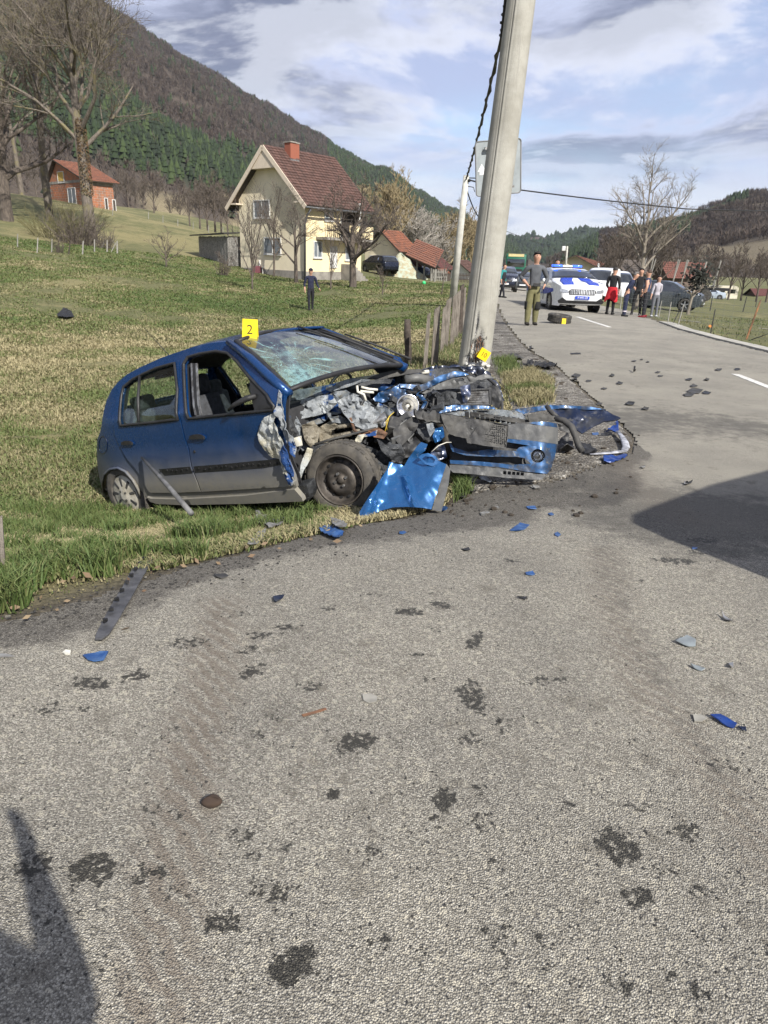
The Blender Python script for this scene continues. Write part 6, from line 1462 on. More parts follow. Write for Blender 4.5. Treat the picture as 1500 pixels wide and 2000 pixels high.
def wheel_meshes(r_, w, rim_mat, spokes=7):
    t = tyre_mesh(r_, w, r_*.66, tread=0).mesh('tyre'); t.materials.append(M_RUB); autosm(t, 40)
    m_ = MB(); m_.lathe([(r_*.67, -w*.45), (r_*.63, -w*.47), (r_*.60, -w*.3), (r_*.60, w*.1), (.0, w*.1)], 28); m_.cur = 1
    for k in range(spokes):
        Mx = Matrix.Rotation(6.283*k/spokes, 4, 'Y'); m_.box((0, -w*.36, r_*.33), (r_*.16, .03, r_*.58), Mx)
    m_.lathe([(.0, -w*.44), (.05, -w*.43), (.06, -w*.3)], 12); rm = m_.mesh('rim'); rm.materials.append(M_BLK); rm.materials.append(rim_mat); return t, rm
M_WHITE = pm('white_paint', (.72, .73, .74), .25, var=.06, Coat_Weight=.5)
M_PBLUE = pm('police_blue', (.012, .045, .38), .3, var=.1)
M_SILV = pm('silver_rim', (.45, .46, .48), .35, .7)
M_DGREY = pm('slate_grey_paint', (.055, .066, .078), .3, .4, var=.2, Coat_Weight=.5)
M_BLACKP = pm('black_paint', (.010, .014, .030), .22, .3, var=.2, Coat_Weight=.6)
M_SILB = pm('silver_blue_paint', (.42, .48, .56), .3, .3, var=.1, Coat_Weight=.4)
M_LAMP = pm('headlamp_glass', (.55, .57, .60), .15, .6, var=.5, scale=30)
def on_nose(e, spec, poly, mat, name, off=.012, th=.01, c=.10):
    """flat part laid on the front: poly in (Y, Z)"""
    nose = spec['profile'][spec['nose']:]; zs = [p[1] for p in nose][::-1]; xs = [p[0] for p in nose][::-1]; wf_ = spec['w']
    def f(u, v):
        X = float(np.interp(v, zs, xs)); s = u/max(wf_(X, v), .1); return Vector((X+c*(1-s*s)+off, u, v))
    o = sheet(poly, [], .07, f, -th, name, mat, e); return o
W30 = wheel_meshes(.33, .22, M_SILV, 10)
sedan = dict(profile=[(-3.75,.32),(-3.82,.55),(-3.78,.85),(-3.70,1.02),(-3.35,1.08),(-3.0,1.13),(-2.1,1.42),(-1.5,1.465),(-1.0,1.455),(-.65,1.40),(.05,1.12),(.25,1.03),(.65,.98),(.95,.90),(1.03,.80),(1.06,.62),(1.08,.45),(1.02,.26)],
    idx=(5, 6, 9, 10), nose=13, w=wfn(-3.82, 1.06, .93, .98, .55, .20), fa=.18, ra=-2.66, r=.33, belt=.98, wheel=W30,
    windows=[[(-.25,1.02),(-.85,1.34),(-1.28,1.38),(-1.30,1.0)], [(-1.38,1.0),(-1.36,1.38),(-1.9,1.36),(-2.15,1.27),(-2.2,1.02)], [(-2.28,1.03),(-2.25,1.24),(-2.7,1.10),(-2.75,1.06)]])
pl_ = ghit(1130, 610); pc_h = Vector((.06, -.998, 0)).normalized()
# the bumper centre stands there; origin of the model sits on the front axle line
pol = make_car('police_car', 'white and blue patrol estate-type saloon with blue roof lights stopped on the road', sedan, pl_+Vector((-.02, 1.1, .0)), pc_h, M_WHITE)
for s in (-1, 1):
    on_nose(pol, sedan, [(s*.50,.66),(s*.54,.76),(s*.78,.79),(s*.80,.70),(s*.66,.655)][::s], M_LAMP, 'headlight')
    MB().box((0, 0, 0), (.16, .2, .13), Matrix.Translation((-.28, s*1.02, 1.03)), .04).build('wing_mirror', M_WHITE, pol, True)
on_nose(pol, sedan, [(-.46,.60),(-.50,.72),(-.42,.79),(.42,.79),(.50,.72),(.46,.60)], M_BLK, 'grille')
for i in range(15): y_ = -.42+.06*i; on_nose(pol, sedan, [(y_-.012,.615),(y_-.012,.775),(y_+.012,.775),(y_+.012,.615)], M_SILV, 'grille_bar', .028, .008)
on_nose(pol, sedan, [(-.80,.30),(-.84,.38),(-.70,.50),(-.55,.40),(.55,.40),(.70,.50),(.84,.38),(.80,.30)], M_BLK, 'lower_intake')
on_nose(pol, sedan, [(-.26,.45),(-.26,.56),(.26,.56),(.26,.45)], M_PBLUE, 'number_plate', .03)
tm = text_mesh('П-441-ОИ'.replace('П', 'P').replace('И', 'I'), .10, .001, 'plate_lettering'); tm.transform(Matrix.Translation((1.06+.165, 0, .505)) @ Matrix.Rotation(R(90), 4, 'Z') @ Matrix.Rotation(R(90), 4, 'X')); link('plate_lettering', tm, M_WHITE, pol)
hb = crown_strip(sedan['profile'][10:14], sedan['w'], .035)
def bon(s0, s1, name):
    m_ = MB().grid(lambda u, v: hb(.02+.96*u, .5+.5*(s0[0]+(s0[1]-s0[0])*v)*(1-u)+.5*(s1[0]+(s1[1]-s1[0])*v)*u)+Vector((.0, 0, .008)), 12, 4); solid(m_, name, M_PBLUE, pol, .004)
bon((.10, .62), (.34, .82), 'bonnet_stripe'); bon((-.10, -.62), (-.34, -.82), 'bonnet_stripe')
for s in (-1, 1):
    sheet([(-3.3,.55),(-3.3,.80),(.55,.78),(.62,.72),(.55,.66),(-.3,.55)], [arc(.18, .33, .42, 0, 360, 24)[:-1], arc(-2.66, .33, .42, 0, 360, 24)[:-1]] if 0 else [], .2, lambda u, v, s=s: Vector((u, s*(sedan['w'](u, v)+.006), v)), .004*(1 if s < 0 else -1), 'side_stripe', M_PBLUE, pol)
    for x_, t_ in ((-1.2, 'POLICIJA'),):
        tm = text_mesh(t_, .26, .001, 'lettering', .008); tm.transform(Matrix.Translation((x_, s*(.93+.035), .67)) @ Matrix.Rotation(R(0 if s < 0 else 180), 4, 'Z') @ Matrix.Rotation(R(90), 4, 'X')); link('lettering', tm, M_WHITE, pol)
    MB().box((-1.5, s*.97, .84), (.2, .03, .03)).build('door_handle', M_WHITE, pol)
    for x_ in (-.62, -1.33, -2.3): MB().box((x_, s*.945, .70), (.012, .02, .72)).build('door_gap', M_BLK, pol)
b = NB('blue_beacon'); M_BEAC = b.out((.03, .09, .8), .15, 0, None, Emission_Color=(.03, .12, 1, 1), Emission_Strength=1.2)
bs_ = MB().box((-1.15, 0, 1.50), (.26, 1.10, .05), bev=.02).build('light_bar', M_BLK, pol, True)
MB().box((-1.15, -.38, 1.555), (.28, .36, .08), bev=.03).build('beacon', M_BEAC, bs_, True); MB().box((-1.15, .38, 1.555), (.28, .36, .08), bev=.03).build('beacon', M_BEAC, bs_, True); MB().box((-1.15, 0, 1.55), (.26, .38, .07), bev=.02).build('siren', M_WHITE, bs_, True)
# two dark cars queueing, seen past the pole
hatch = dict(profile=[(-3.2,.32),(-3.27,.6),(-3.22,.95),(-3.12,1.05),(-2.9,1.36),(-2.7,1.46),(-1.9,1.5),(-1.2,1.5),(-.75,1.44),(-.05,1.10),(.25,1.02),(.60,.95),(.80,.84),(.86,.66),(.88,.45),(.82,.26)],
    idx=(3, 5, 8, 9), nose=11, w=wfn(-3.27, .88, .87, .98, .45, .18), fa=.05, ra=-2.5, r=.32, belt=.98, wheel=wheel_meshes(.31, .2, M_SILV, 6),
    windows=[[(-.3,1.02),(-.85,1.36),(-1.25,1.42),(-1.28,1.0)], [(-1.36,1.0),(-1.33,1.42),(-2.2,1.42),(-2.25,1.02)], [(-2.33,1.03),(-2.3,1.4),(-2.8,1.3),(-2.95,1.08)]])
def car_lamps(e, spec, plate=M_WHITE):
    for s in (-1, 1): on_nose(e, spec, [(s*.46,.60),(s*.48,.72),(s*.74,.76),(s*.76,.64)][::s], M_LAMP, 'headlight')
    on_nose(e, spec, [(-.42,.60),(-.42,.72),(.42,.72),(.42,.60)], M_BLK, 'grille'); on_nose(e, spec, [(-.26,.42),(-.26,.52),(.26,.52),(.26,.42)], plate, 'number_plate', .02)
    on_nose(e, spec, [(-.7,.28),(-.72,.38),(.72,.38),(.7,.28)], M_BLK, 'lower_intake')
    for s in (-1, 1): MB().box((-.35, s*.98, 1.02), (.14, .18, .12), bev=.03).build('wing_mirror', e.children[0].data.materials[0], e, True)
def gdist(px, py, d): p = P(px, py, d); p.z = gz(p.x, p.y); return p
c1 = make_car('parked_car', 'black estate car partly hidden by the pole, first in the queue', hatch, P(987, 569, 46)+Vector((0, .8, 0)), (-.12, -1), M_BLACKP, 'dark cars queueing on the road'); car_lamps(c1, hatch)
c2 = make_car('parked_car', 'dark saloon behind and right of the black estate car', hatch, P(1022, 568, 61)+Vector((0, .8, 0)), (-.15, -1), M_DGREY, 'dark cars queueing on the road'); car_lamps(c2, hatch)
# green lorry
lr = P(1004, 552, 90); lor = empty('lorry', lr, (0, 0, R(-10)), 'green lorry with a tall cab halted behind the dark cars', 'lorry')
M_GRN = pm('green_paint', (.018, .12, .075), .4, var=.2); 
MB().box((0, 0, 1.9), (2.45, 2.0, 2.9), bev=.12).build('cab', M_GRN, lor, True); MB().box((0, -.98, 2.35), (2.15, .12, .95), bev=.05).build('windscreen', M_CARGL, lor, True)
MB().box((0, -5.2, 2.1), (2.5, 8, 2.6)).build('body', M_GRN, lor) if 0 else MB().box((0, 5.2, 2.1), (2.5, 8, 2.7)).build('load_body', M_GRN, lor)
MB().box((0, -1.0, 3.25), (1.9, .1, .32)).build('roof_sign', pm('lorry_sign', (.6, .5, .25), .5), lor); MB().box((0, -1.02, 1.25), (1.7, .08, .8)).build('grille', M_BLK, lor); MB().box((0, -1.05, .6), (2.4, .2, .45)).build('bumper', M_GRN, lor)
for s in (-1, 1):
    MB().box((s*.95, -1.16, .65), (.35, .06, .2)).build('headlight', M_LAMP, lor); MB().box((s*1.4, -.9, 2.4), (.2, .15, .7), bev=.03).build('wing_mirror', M_BLK, lor)
    for yy in (0, 6, 7.3): MB().lathe([(.02, -.15), (.3, -.15), (.5, -.13), (.5, .13), (.02, .13)], 20, Matrix.Translation((s*1.05, yy, .5)) @ Matrix.Rotation(R(90), 4, 'Z')).build('wheel', M_RUB, lor)
# grey sport utility car on the right, side on
suvp = [(-3.3,.45),(-3.38,.75),(-3.33,1.05),(-3.22,1.2),(-3.05,1.55),(-2.85,1.66),(-2.0,1.70),(-1.2,1.69),(-.8,1.62),(-.1,1.22),(.2,1.12),(.65,1.04),(.86,.92),(.92,.72),(.93,.5),(.86,.32)]
suv = dict(profile=suvp, idx=(3, 5, 8, 9), nose=11, w=wfn(-3.38, .93, .93, 1.1, .38, .18), fa=.05, ra=-2.55, r=.37, gc=.28, belt=1.08, wheel=wheel_meshes(.37, .24, M_SILV, 5),
    windows=[[(-.32,1.14),(-.88,1.52),(-1.3,1.6),(-1.33,1.12)], [(-1.41,1.12),(-1.38,1.6),(-2.3,1.6),(-2.35,1.14)], [(-2.42,1.15),(-2.38,1.58),(-2.9,1.5),(-3.05,1.2)]])
sv_ = P(1338, 607, 44); sp = make_car('parked_car', 'slate grey sport utility car with silver wheels behind the standing people', suv, sv_, (.86, -.50), M_DGREY); car_lamps(sp, suv)
# silver-blue hatchback and caravan across the field
sb = P(1402, 585, 102); sc2 = make_car('parked_car', 'pale silver-blue hatchback parked in front of the caravan', hatch, sb, (.97, -.25), M_SILB); car_lamps(sc2, hatch)
cv_ = P(1402, 588, 116); cvn = empty('caravan', cv_, (0, 0, R(-8)), 'cream white caravan parked at the far side of the right field', 'caravan')
M_CRV = pm('caravan_shell', (.62, .58, .46), .5, var=.12); pr_ = [(-2.6,.45),(-2.75,1.0),(-2.45,2.0),(-2.1,2.35),(2.2,2.45),(2.55,2.2),(2.55,.5)]
MB().prism(pr_, -1.05, 1.05, lambda u, v, w: Vector((u, w, v))).build('shell', M_CRV, cvn)
for x0, x1 in ((-.2, .5), (.95, 2.1), (-2.2, -1.5)): MB().box(((x0+x1)/2, -1.06, 1.6), (x1-x0, .04, .62), bev=.015).build('window', M_CARGL, cvn)
MB().lathe([(.02, -.1), (.2, -.1), (.33, -.08), (.33, .08)], 18, Matrix.Translation((.1, -1.0, .33))).build('wheel', M_RUB, cvn); MB().box((-3.1, 0, .45), (1.0, .1, .08)).build('drawbar', M_IRON, cvn)
# timber trailer: its bed, wheels and upright stanchions behind the small tree
tl0 = P(1322, 585, 62); tr_ = empty('timber_trailer', tl0, (0, 0, R(-20)), 'empty timber trailer with tall pale stanchions behind the small tree', 'trailer')
MB().box((0, 0, 1.0), (8.0, 1.1, .22)).build('chassis', M_IRON, tr_)
for x_ in (-3.4, -2.6, -.6, .1, 1.6, 2.7): 
    for s in (-1, 1): MB().tube([(x_, s*1.15, 1.0), (x_+.35*(.5 if s < 0 else 1), s*1.2, 3.3)], .055, 6).build('stanchion', M_STAKE, tr_)
    MB().box((x_, 0, 1.16), (.15, 2.3, .14)).build('bolster', M_IRON, tr_)
for x_ in (-2.2, -1.1, 2.2):
    for s in (-1, 1): MB().lathe([(.02, -.15), (.3, -.15), (.48, -.12), (.48, .12), (.02, .15)], 20, Matrix.Translation((x_, s*.95, .48))).build('wheel', M_RUB, tr_)
# white vans behind the people and the patrol car
van = dict(profile=[(-3.4,.4),(-3.45,1.0),(-3.42,1.9),(-3.35,2.15),(-3.2,2.22),(-2.0,2.27),(-.9,2.22),(-.5,2.1),(.15,1.35),(.3,1.25),(.75,1.12),(.95,.95),(1.0,.7),(1.0,.45),(.95,.3)], idx=(1, 2, 7, 8), nose=10, w=wfn(-3.45, 1.0, .96, 1.2, .13, .14, .04), fa=.1, ra=-2.5, r=.34, gc=.28, belt=1.2, wheel=W30,
    windows=[[(-.1,1.28),(-.5,1.9),(-1.1,1.95),(-1.1,1.25)]], cat='van')
v1_ = make_car('white_van', 'white van partly hidden between the patrol car and the people', van, gdist(1165, 565, 55), (-.5, -.85), M_WHITE, 'white vans behind the people')
v2_ = make_car('white_van', 'white box van behind the man in the red jacket', van, gdist(1218, 560, 58), (.3, -.95), M_WHITE, 'white vans behind the people')
dv_ = make_car('parked_car', 'dark blue car under the open tiled shelter', hatch, gdist(818, 548, 70), (.9, -.4), pm('deep_blue_paint', (.015, .03, .07), .3, .3)); 
dg_ = make_car('parked_car', 'dark car in the yard beside the shelter, half hidden by tree branches', hatch, gdist(728, 549, 66), (-.5, .8), M_BLACKP)
# the vehicle outside the picture on the right whose shadow falls over the asphalt
hv = Vector((.78, .62, 0)).normalized(); hy = Vector((-hv.y, hv.x, 0)); C0 = Vector((2.95, 2.05, 0))
make_car('parked_van', 'van standing just outside the right edge of the picture, seen only by its shadow', van, C0+hv*3.45-hy*.96, hv, M_WHITE)
# ------------------------------------------------------------------ buildings
M_REND = pm('cream_render', (.72, .64, .47), .9, var=.10, scale=1.2, bump=.004, bscale=30)
M_REND2 = pm('yellow_render', (.74, .62, .38), .9, var=.10, scale=1.2, bump=.004, bscale=30)
M_CRM = pm('cream_boards', (.62, .53, .42), .8, var=.12, scale=5)
M_PLINTH = pm('plinth_concrete', (.27, .25, .22), .9, var=.35, scale=2, bump=.01)
M_TILE = pm('brown_roof_tiles', (.070, .038, .030), .85, var=.35, scale=2.5, c2=(.125, .066, .052))
M_TILEO = pm('orange_roof_tiles', (.25, .095, .05), .9, var=.2, scale=3, c2=(.12, .058, .042))
M_TILED = pm('maroon_roof_tiles', (.12, .045, .04), .85, scale=5)
M_TILEH = pm('hollow_block', (.36, .135, .065), .9, scale=2, c2=(.20, .12, .085), bump=.01)
M_MORT = pm('mortar', (.34, .31, .27), .95, scale=5)
M_WHITEF = pm('window_frame', (.60, .60, .58), .5)
M_BLIND = pm('window_blind', (.16, .18, .20), .5, var=.3, scale=3)
M_PIPE = pm('down_pipe', (.10, .105, .11), .5, .3)
M_WIRE_ = M_BLK
def wallframe(A, B_):
    """local frame on a vertical wall from A to B (u along, w outward, v up)"""
    u = Vector((B_.x-A.x, B_.y-A.y, 0)); Lw = u.length; u.normalize(); n = Vector((u.y, -u.x, 0))
    return u, n, Lw
def wallhit(A, B_, px, py):
    u, n, Lw = wallframe(A, B_); r_ = ray(px, py); o = Vector((0, 0, CAMH)); t = (A-o).dot(n)/r_.dot(n); p = o+r_*t
    return (p-A).dot(u), p.z-A.z
def on_wall(A, B_, u0, u1, v0, v1, w0, w1, name, mat, parent, off):
    u, n, Lw = wallframe(A, B_)
    V = [A+u*a+n*c+Vector((0, 0, b_))-off for a in (u0, u1) for b_ in (v0, v1) for c in (w0, w1)]
    return MB().add(V, [(0, 1, 3, 2), (4, 6, 7, 5), (0, 4, 5, 1), (2, 3, 7, 6), (0, 2, 6, 4), (1, 5, 7, 3)]).build(name, mat, parent)
def window(A, B_, px0, py0, px1, py1, parent, off, panes=2, mat=None, sill=True, name='window'):
    a0, b1 = wallhit(A, B_, px0, py0); a1, b0 = wallhit(A, B_, px1, py1)
    if a1 < a0: a0, a1 = a1, a0
    if b1 < b0: b0, b1 = b1, b0
    g = on_wall(A, B_, a0, a1, b0, b1, -.02, .045, name, mat or M_BLIND, parent, off); f = .07
    for q in ((a0-f, a0, b0-f, b1+f), (a1, a1+f, b0-f, b1+f), (a0, a1, b1, b1+f), (a0, a1, b0-f, b0)): on_wall(A, B_, *q, -.02, .09, 'frame', M_WHITEF, g, off)
    for k in range(1, panes): x = a0+(a1-a0)*k/panes; on_wall(A, B_, x-.035, x+.035, b0, b1, .045, .075, 'mullion', M_WHITEF, g, off)
    if sill: on_wall(A, B_, a0-.12, a1+.12, b0-.13, b0-.075, -.02, .14, 'sill', M_WHITEF, g, off)
    return g
def roof_plane(p00, p10, p11, p01, mat, parent, off, rows=22, thick=.10, name='roof_slope', tname='roof_tiles'):
    """p00-p10 eave, p01-p11 ridge; overlapping tile courses stand proud of the slab"""
    n = (p10-p00).cross(p01-p00).normalized(); n = n if n.z > 0 else -n
    V = [p-off for p in (p00, p10, p11, p01)]+[p-off-n*thick for p in (p00, p10, p11, p01)]
    slab = MB().add(V, [(0, 1, 2, 3), (7, 6, 5, 4), (0, 4, 5, 1), (1, 5, 6, 2), (2, 6, 7, 3), (3, 7, 4, 0)]).build(name, M_WOODD, parent)
    m_ = MB(); rs3 = random.Random(rows)
    cols = max(6, int((p10-p00).length/.33))
    for i in range(rows):
        t0, t1 = i/rows, (i+1.12)/rows; t1 = min(t1, 1)
        for j in range(cols):
            s0, s1 = j/cols+.06/cols, (j+.94)/cols; z0 = .055+rs3.uniform(0, .02); z1 = .02
            a = p00.lerp(p10, s0).lerp(p01.lerp(p11, s0), t0); b_ = p00.lerp(p10, s1).lerp(p01.lerp(p11, s1), t0); c = p00.lerp(p10, s1).lerp(p01.lerp(p11, s1), t1); d = p00.lerp(p10, s0).lerp(p01.lerp(p11, s0), t1)
            q = [a+n*z0, b_+n*z0, c+n*z1, d+n*z1]; m_.add([v-off for v in q+[a, b_]], [(0, 1, 2, 3), (0, 4, 5, 1)])
    m_.build(tname, mat, slab, kind='stuff'); return slab
def block(A, B_, D_, z0, z1, name, mat, parent, off, C2=None):
    C2 = C2 or (B_+(D_-A)); V = [Vector((p.x, p.y, z))-off for z in (z0, z1) for p in (A, B_, C2, D_)]
    return MB().add(V, [(3, 2, 1, 0), (4, 5, 6, 7), (0, 1, 5, 4), (1, 2, 6, 5), (2, 3, 7, 6), (3, 0, 4, 7)]).build(name, mat, parent)
def corner3(A, B_, pxC):
    """third corner at a right angle behind B, seen in column pxC"""
    u, n, Lw = wallframe(A, B_); r_ = ray(pxC, 545); d = -n
    # B + d*t lies on the ray's vertical plane
    q = Vector((r_.x, r_.y)); t = (B_.x*q.y-B_.y*q.x)/(d.y*q.x-d.x*q.y); return B_+d*t, t
Z5 = zr(370, 270, 2.83)
# ---- the cream house
A = P(471, 531, 54.2); B_ = P(596, 549, 50.0); zb = min(A.z, B_.z)-.3; A.z = B_.z = 0; Cc, dp = corner3(A, B_, 704); D_ = A+(Cc-B_)
house = empty('cream_house', (B_.x, B_.y, zb), label='two-storey cream house with a brown tiled roof and red chimneys', cat='house'); off = house.location
he = P(596, 389, 50.0).z; u, n, Lw = wallframe(A, B_); mid = (A+B_)/2
A.z = B_.z = Cc.z = D_.z = 0
hr2 = P(525, 300, (A+B_).length*.5*.0+52.2).z
block(A, B_, D_, zb, he, 'wall', M_REND, house, off); 
gV = [A+Vector((0, 0, he)), B_+Vector((0, 0, he)), mid+Vector((0, 0, hr2-.1))]; dv_ = (D_-A)
MB().add([v-off for v in gV+[q+dv_ for q in gV]], [(0, 1, 2), (5, 4, 3), (0, 3, 4, 1), (1, 4, 5, 2), (2, 5, 3, 0)]).build('gable', M_REND, house)
on_wall(A, B_, -.03, Lw+.03, zb, zb+.95, 0, .06, 'plinth', M_PLINTH, house, off); on_wall(B_, Cc, -.05, dp+.03, zb, zb+.95, 0, .06, 'plinth', M_PLINTH, house, off)
on_wall(B_, Cc, 0, dp, zb+.95, he, .0, .02, 'side_render', M_REND2, house, off)
ud = (Cc-B_).normalized(); ov = .75; fo = .65; sl = (hr2-he)/(Lw/2)
R0 = mid-ud*fo+Vector((0, 0, hr2)); R1 = mid+ud*(dp+fo)+Vector((0, 0, hr2))
e0 = B_+u*ov-ud*fo+Vector((0, 0, he-sl*ov)); e1 = B_+u*ov+ud*(dp+fo)+Vector((0, 0, he-sl*ov)); f0 = A-u*ov-ud*fo+Vector((0, 0, he-sl*ov)); f1 = A-u*ov+ud*(dp+fo)+Vector((0, 0, he-sl*ov))
up = Vector((0, 0, .12))
roof_plane(e0+up, e1+up, R1+up, R0+up, M_TILE, house, off, 20); roof_plane(f1+up, f0+up, R0+up, R1+up, M_TILE, house, off, 20)
def plank3(a, b_, w, h, mat, name, parent, off):
    d = (b_-a).normalized(); s = Vector((0, 0, 1)); q = d.cross(s).normalized(); s = q.cross(d)
    V = [p+q*x*w/2+s*z*h/2-off for p in (a, b_) for x in (-1, 1) for z in (-1, 1)]
    return MB().add(V, [(0, 1, 3, 2), (4, 6, 7, 5), (0, 4, 5, 1), (2, 3, 7, 6), (0, 2, 6, 4), (1, 5, 7, 3)]).build(name, mat, parent)
for a_, b__ in ((e0, R0), (f0, R0)): plank3(a_+Vector((0, 0, -.02)), b__+Vector((0, 0, -.02)), .06, .30, M_CRM, 'bargeboard', house, off)
for a_, b__ in ((A, f0), (B_, e0)):
    p = Vector((a_.x, a_.y, he-sl*ov*.5)); plank3(p-ud*0, p-ud*fo, .9, .10, M_CRM, 'eave_box', house, off)
# boarded triangle closing the top of the gable, with its soffit
tb = .42; ta = mid-ud*(fo-.04)
tz = he+(hr2-he)*(1-tb); hw = Lw/2*tb
tri_b = MB().add([v-off for v in (ta-u*hw+Vector((0, 0, tz)), ta+u*hw+Vector((0, 0, tz)), ta+Vector((0, 0, hr2)), mid-u*hw+Vector((0, 0, tz)), mid+u*hw+Vector((0, 0, tz)), mid+Vector((0, 0, hr2)))], [(0, 1, 2), (5, 4, 3), (0, 3, 4, 1), (1, 4, 5, 2), (2, 5, 3, 0)]).build('gable_boarding', M_CRM, house)
for k in range(15):
    x = -hw+2*hw*(k+.5)/15; hh = (hr2-tz)*(1-abs(x)/hw); a_ = ta-ud*.02+u*x
    plank3(Vector((a_.x, a_.y, tz+.02)), Vector((a_.x, a_.y, tz+max(hh-.05, .06))), .05, .03, M_CRM, 'batten', tri_b, off) if hh > .1 else None
for k in (-1, 1):
    # gutters
    ln = (e0, e1) if k > 0 else (f0, f1); MB().tube([ln[0]-off+u*.05*k, ln[1]-off+u*.05*k], .07, 8).build('gutter', M_PIPE, house, True)
gp0 = B_+u*.12-ud*.12
MB().tube([e0+ud*.5-off+Vector((0, 0, -.1)), gp0+u*.2+Vector((0, 0, he-1.2))-off, gp0+Vector((0, 0, he-1.7))-off, gp0+Vector((0, 0, zb+.1))-off], .075, 8).build('down_pipe', M_PIPE, house, True)
MB().tube([f0+ud*.5-off+Vector((0, 0, -.1)), A-u*.1-ud*.1+Vector((0, 0, he-1.0))-off], .06, 8).build('down_pipe', M_PIPE, house, True)
for (px, py, k, hc) in ((600, 330, .0, 1.15), (611, 330, .0, .95)):
    # chimneys on the slope facing the road
    t = .30 if px == 600 else .36; s_ = .27; c = R0.lerp(R1, t)+(e0-R0)*.12
    ch = MB().box((0, 0, 0), (.62 if px == 600 else .42, .5, 1.5), Matrix.Translation(c-off+Vector((0, 0, .15))) @ Matrix.Rotation(math.atan2(u.y, u.x), 4, 'Z')); o = ch.build('chimney', pm('chimney_brick', (.26, .085, .05), .9, scale=12, c2=(.24, .08, .05), bump=.01), house)
    MB().box((0, 0, 0), (.75 if px == 600 else .5, .62, .08), Matrix.Translation(c-off+Vector((0, 0, .94))) @ Matrix.Rotation(math.atan2(u.y, u.x), 4, 'Z')).build('chimney_cap', M_PLINTH, o)
    if px == 600: MB().box((0, 0, 0), (.95, .85, .35), Matrix.Translation(c-off+Vector((0, 0, -.35))) @ Matrix.Rotation(math.atan2(u.y, u.x), 4, 'Z')).build('flashing', M_ALU, o)
for q in ((360,348,444,436), (418,553,505,638)): window(A, B_, *Z5(q[:2]), *Z5(q[2:]), house, off)
window(B_, Cc, *Z5((748,376)), *Z5((788,452)), house, off); window(B_, Cc, *Z5((686,573)), *Z5((726,656)), house, off); window(B_, Cc, *Z5((862,592)), *Z5((893,670)), house, off, 1)
window(B_, Cc, *Z5((778,602)), *Z5((808,712)), house, off, 1, M_WHITEF, False, 'door')
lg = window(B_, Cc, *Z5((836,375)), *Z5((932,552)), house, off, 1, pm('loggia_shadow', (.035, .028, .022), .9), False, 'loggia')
on_wall(B_, Cc, *(wallhit(B_, Cc, *Z5((698,545)))[0], dp+.1), wallhit(B_, Cc, *Z5((700,560)))[1], wallhit(B_, Cc, *Z5((700,545)))[1], 0, 1.1, 'balcony', M_PLINTH, house, off)
bz0 = wallhit(B_, Cc, *Z5((700,545)))[1]; ba0 = wallhit(B_, Cc, *Z5((705,545)))[0]
on_wall(B_, Cc, wallhit(B_, Cc, *Z5((828,545)))[0], dp+.1, bz0, bz0+.85, 1.0, 1.08, 'balcony_parapet', M_REND2, house, off)
for k in range(14): x = ba0+.12*k*1.6; on_wall(B_, Cc, x, x+.03, bz0, bz0+.85, 1.04, 1.07, 'railing_bar', M_IRON, house, off) if x < wallhit(B_, Cc, *Z5((828,545)))[0] else None
on_wall(B_, Cc, wallhit(B_, Cc, *Z5((885,400)))[0], wallhit(B_, Cc, *Z5((893,400)))[0], bz0+.85, he-.1, .9, 1.0, 'post', M_WHITEF, house, off)
for k in range(7): # outside stair
    x = dp*.62+.28*k; on_wall(B_, Cc, x, x+.30, zb, zb+1.5-.2*k, .05, 1.2, 'step', M_PLINTH, house, off)
# ---- plastic chair and red crate by the wall
ch_ = ghit(*Z5((412,748))); chr_ = empty('garden_chair', ch_, (0, 0, R(40)), 'white plastic garden chair by the plinth of the cream house', 'chair')
MB().box((0, 0, .43), (.5, .48, .04)).build('seat', M_WHITEF, chr_); MB().box((0, .24, .7), (.5, .04, .5)).build('backrest', M_WHITEF, chr_)
for sx in (-.22, .22):
    for sy in (-.2, .22): MB().box((sx, sy, .21), (.05, .05, .43)).build('leg', M_WHITEF, chr_)
cr_ = ghit(*Z5((370,745))); tag(MB().box((0, 0, .25), (.6, .5, .5), bev=.03).build('crate', pm('dull_red_plastic', (.14, .04, .05), .7), None), 'dull red crate beside the white garden chair', 'crate').location = cr_
# ---- grey plank shed left of the house
sa = P(390, 498, 58); sb_ = P(447, 514, 54.0); sa.z = sb_.z = min(sa.z, sb_.z)-.2; sc_2, sdp = corner3(sa, sb_, 474); shed = empty('plank_shed', sb_, label='weathered grey plank shed with a flat sloping roof left of the cream house', cat='shed'); off = shed.location
hs_ = P(447, 460, 54).z; M_GRYW = pm('grey_planks', (.27, .26, .24), .95, scale=9, c2=(.13, .125, .115), bump=.01)
block(sa+ud*.1, sb_+ud*.1, sa+(sc_2-sb_), sb_.z, hs_-.1, 'core', M_WOODD, shed, off)
us, ns, Ls = wallframe(sa, sb_)
for k in range(24):
    x = Ls*k/24; on_wall(sa, sb_, x+.01, x+Ls/24-.015, sb_.z*0+rnd.uniform(0, .08), hs_-sb_.z-rnd.uniform(0.02, .15), -.02, .03+rnd.random()*.02, 'plank', M_GRYW, shed, off)
for k in range(10):
    x = sdp*k/10; on_wall(sb_, sc_2, x+.01, x+sdp/10-.02, 0, hs_-sb_.z-.05, -.02, .04, 'plank', M_GRYW, shed, off)
q0, q1 = sa-us*.6-ns*-.5, sb_+us*.4+ns*.5; q0 = sa-us*.7+ns*.5; q2 = sc_2+us*.4-ns*.3; q3 = sa+(sc_2-sb_)-us*.7-ns*.3
rV = [Vector((p.x, p.y, hs_+dz)) for p, dz in ((q0, -.05), (q1, .08), (q2, .22), (q3, .1))]
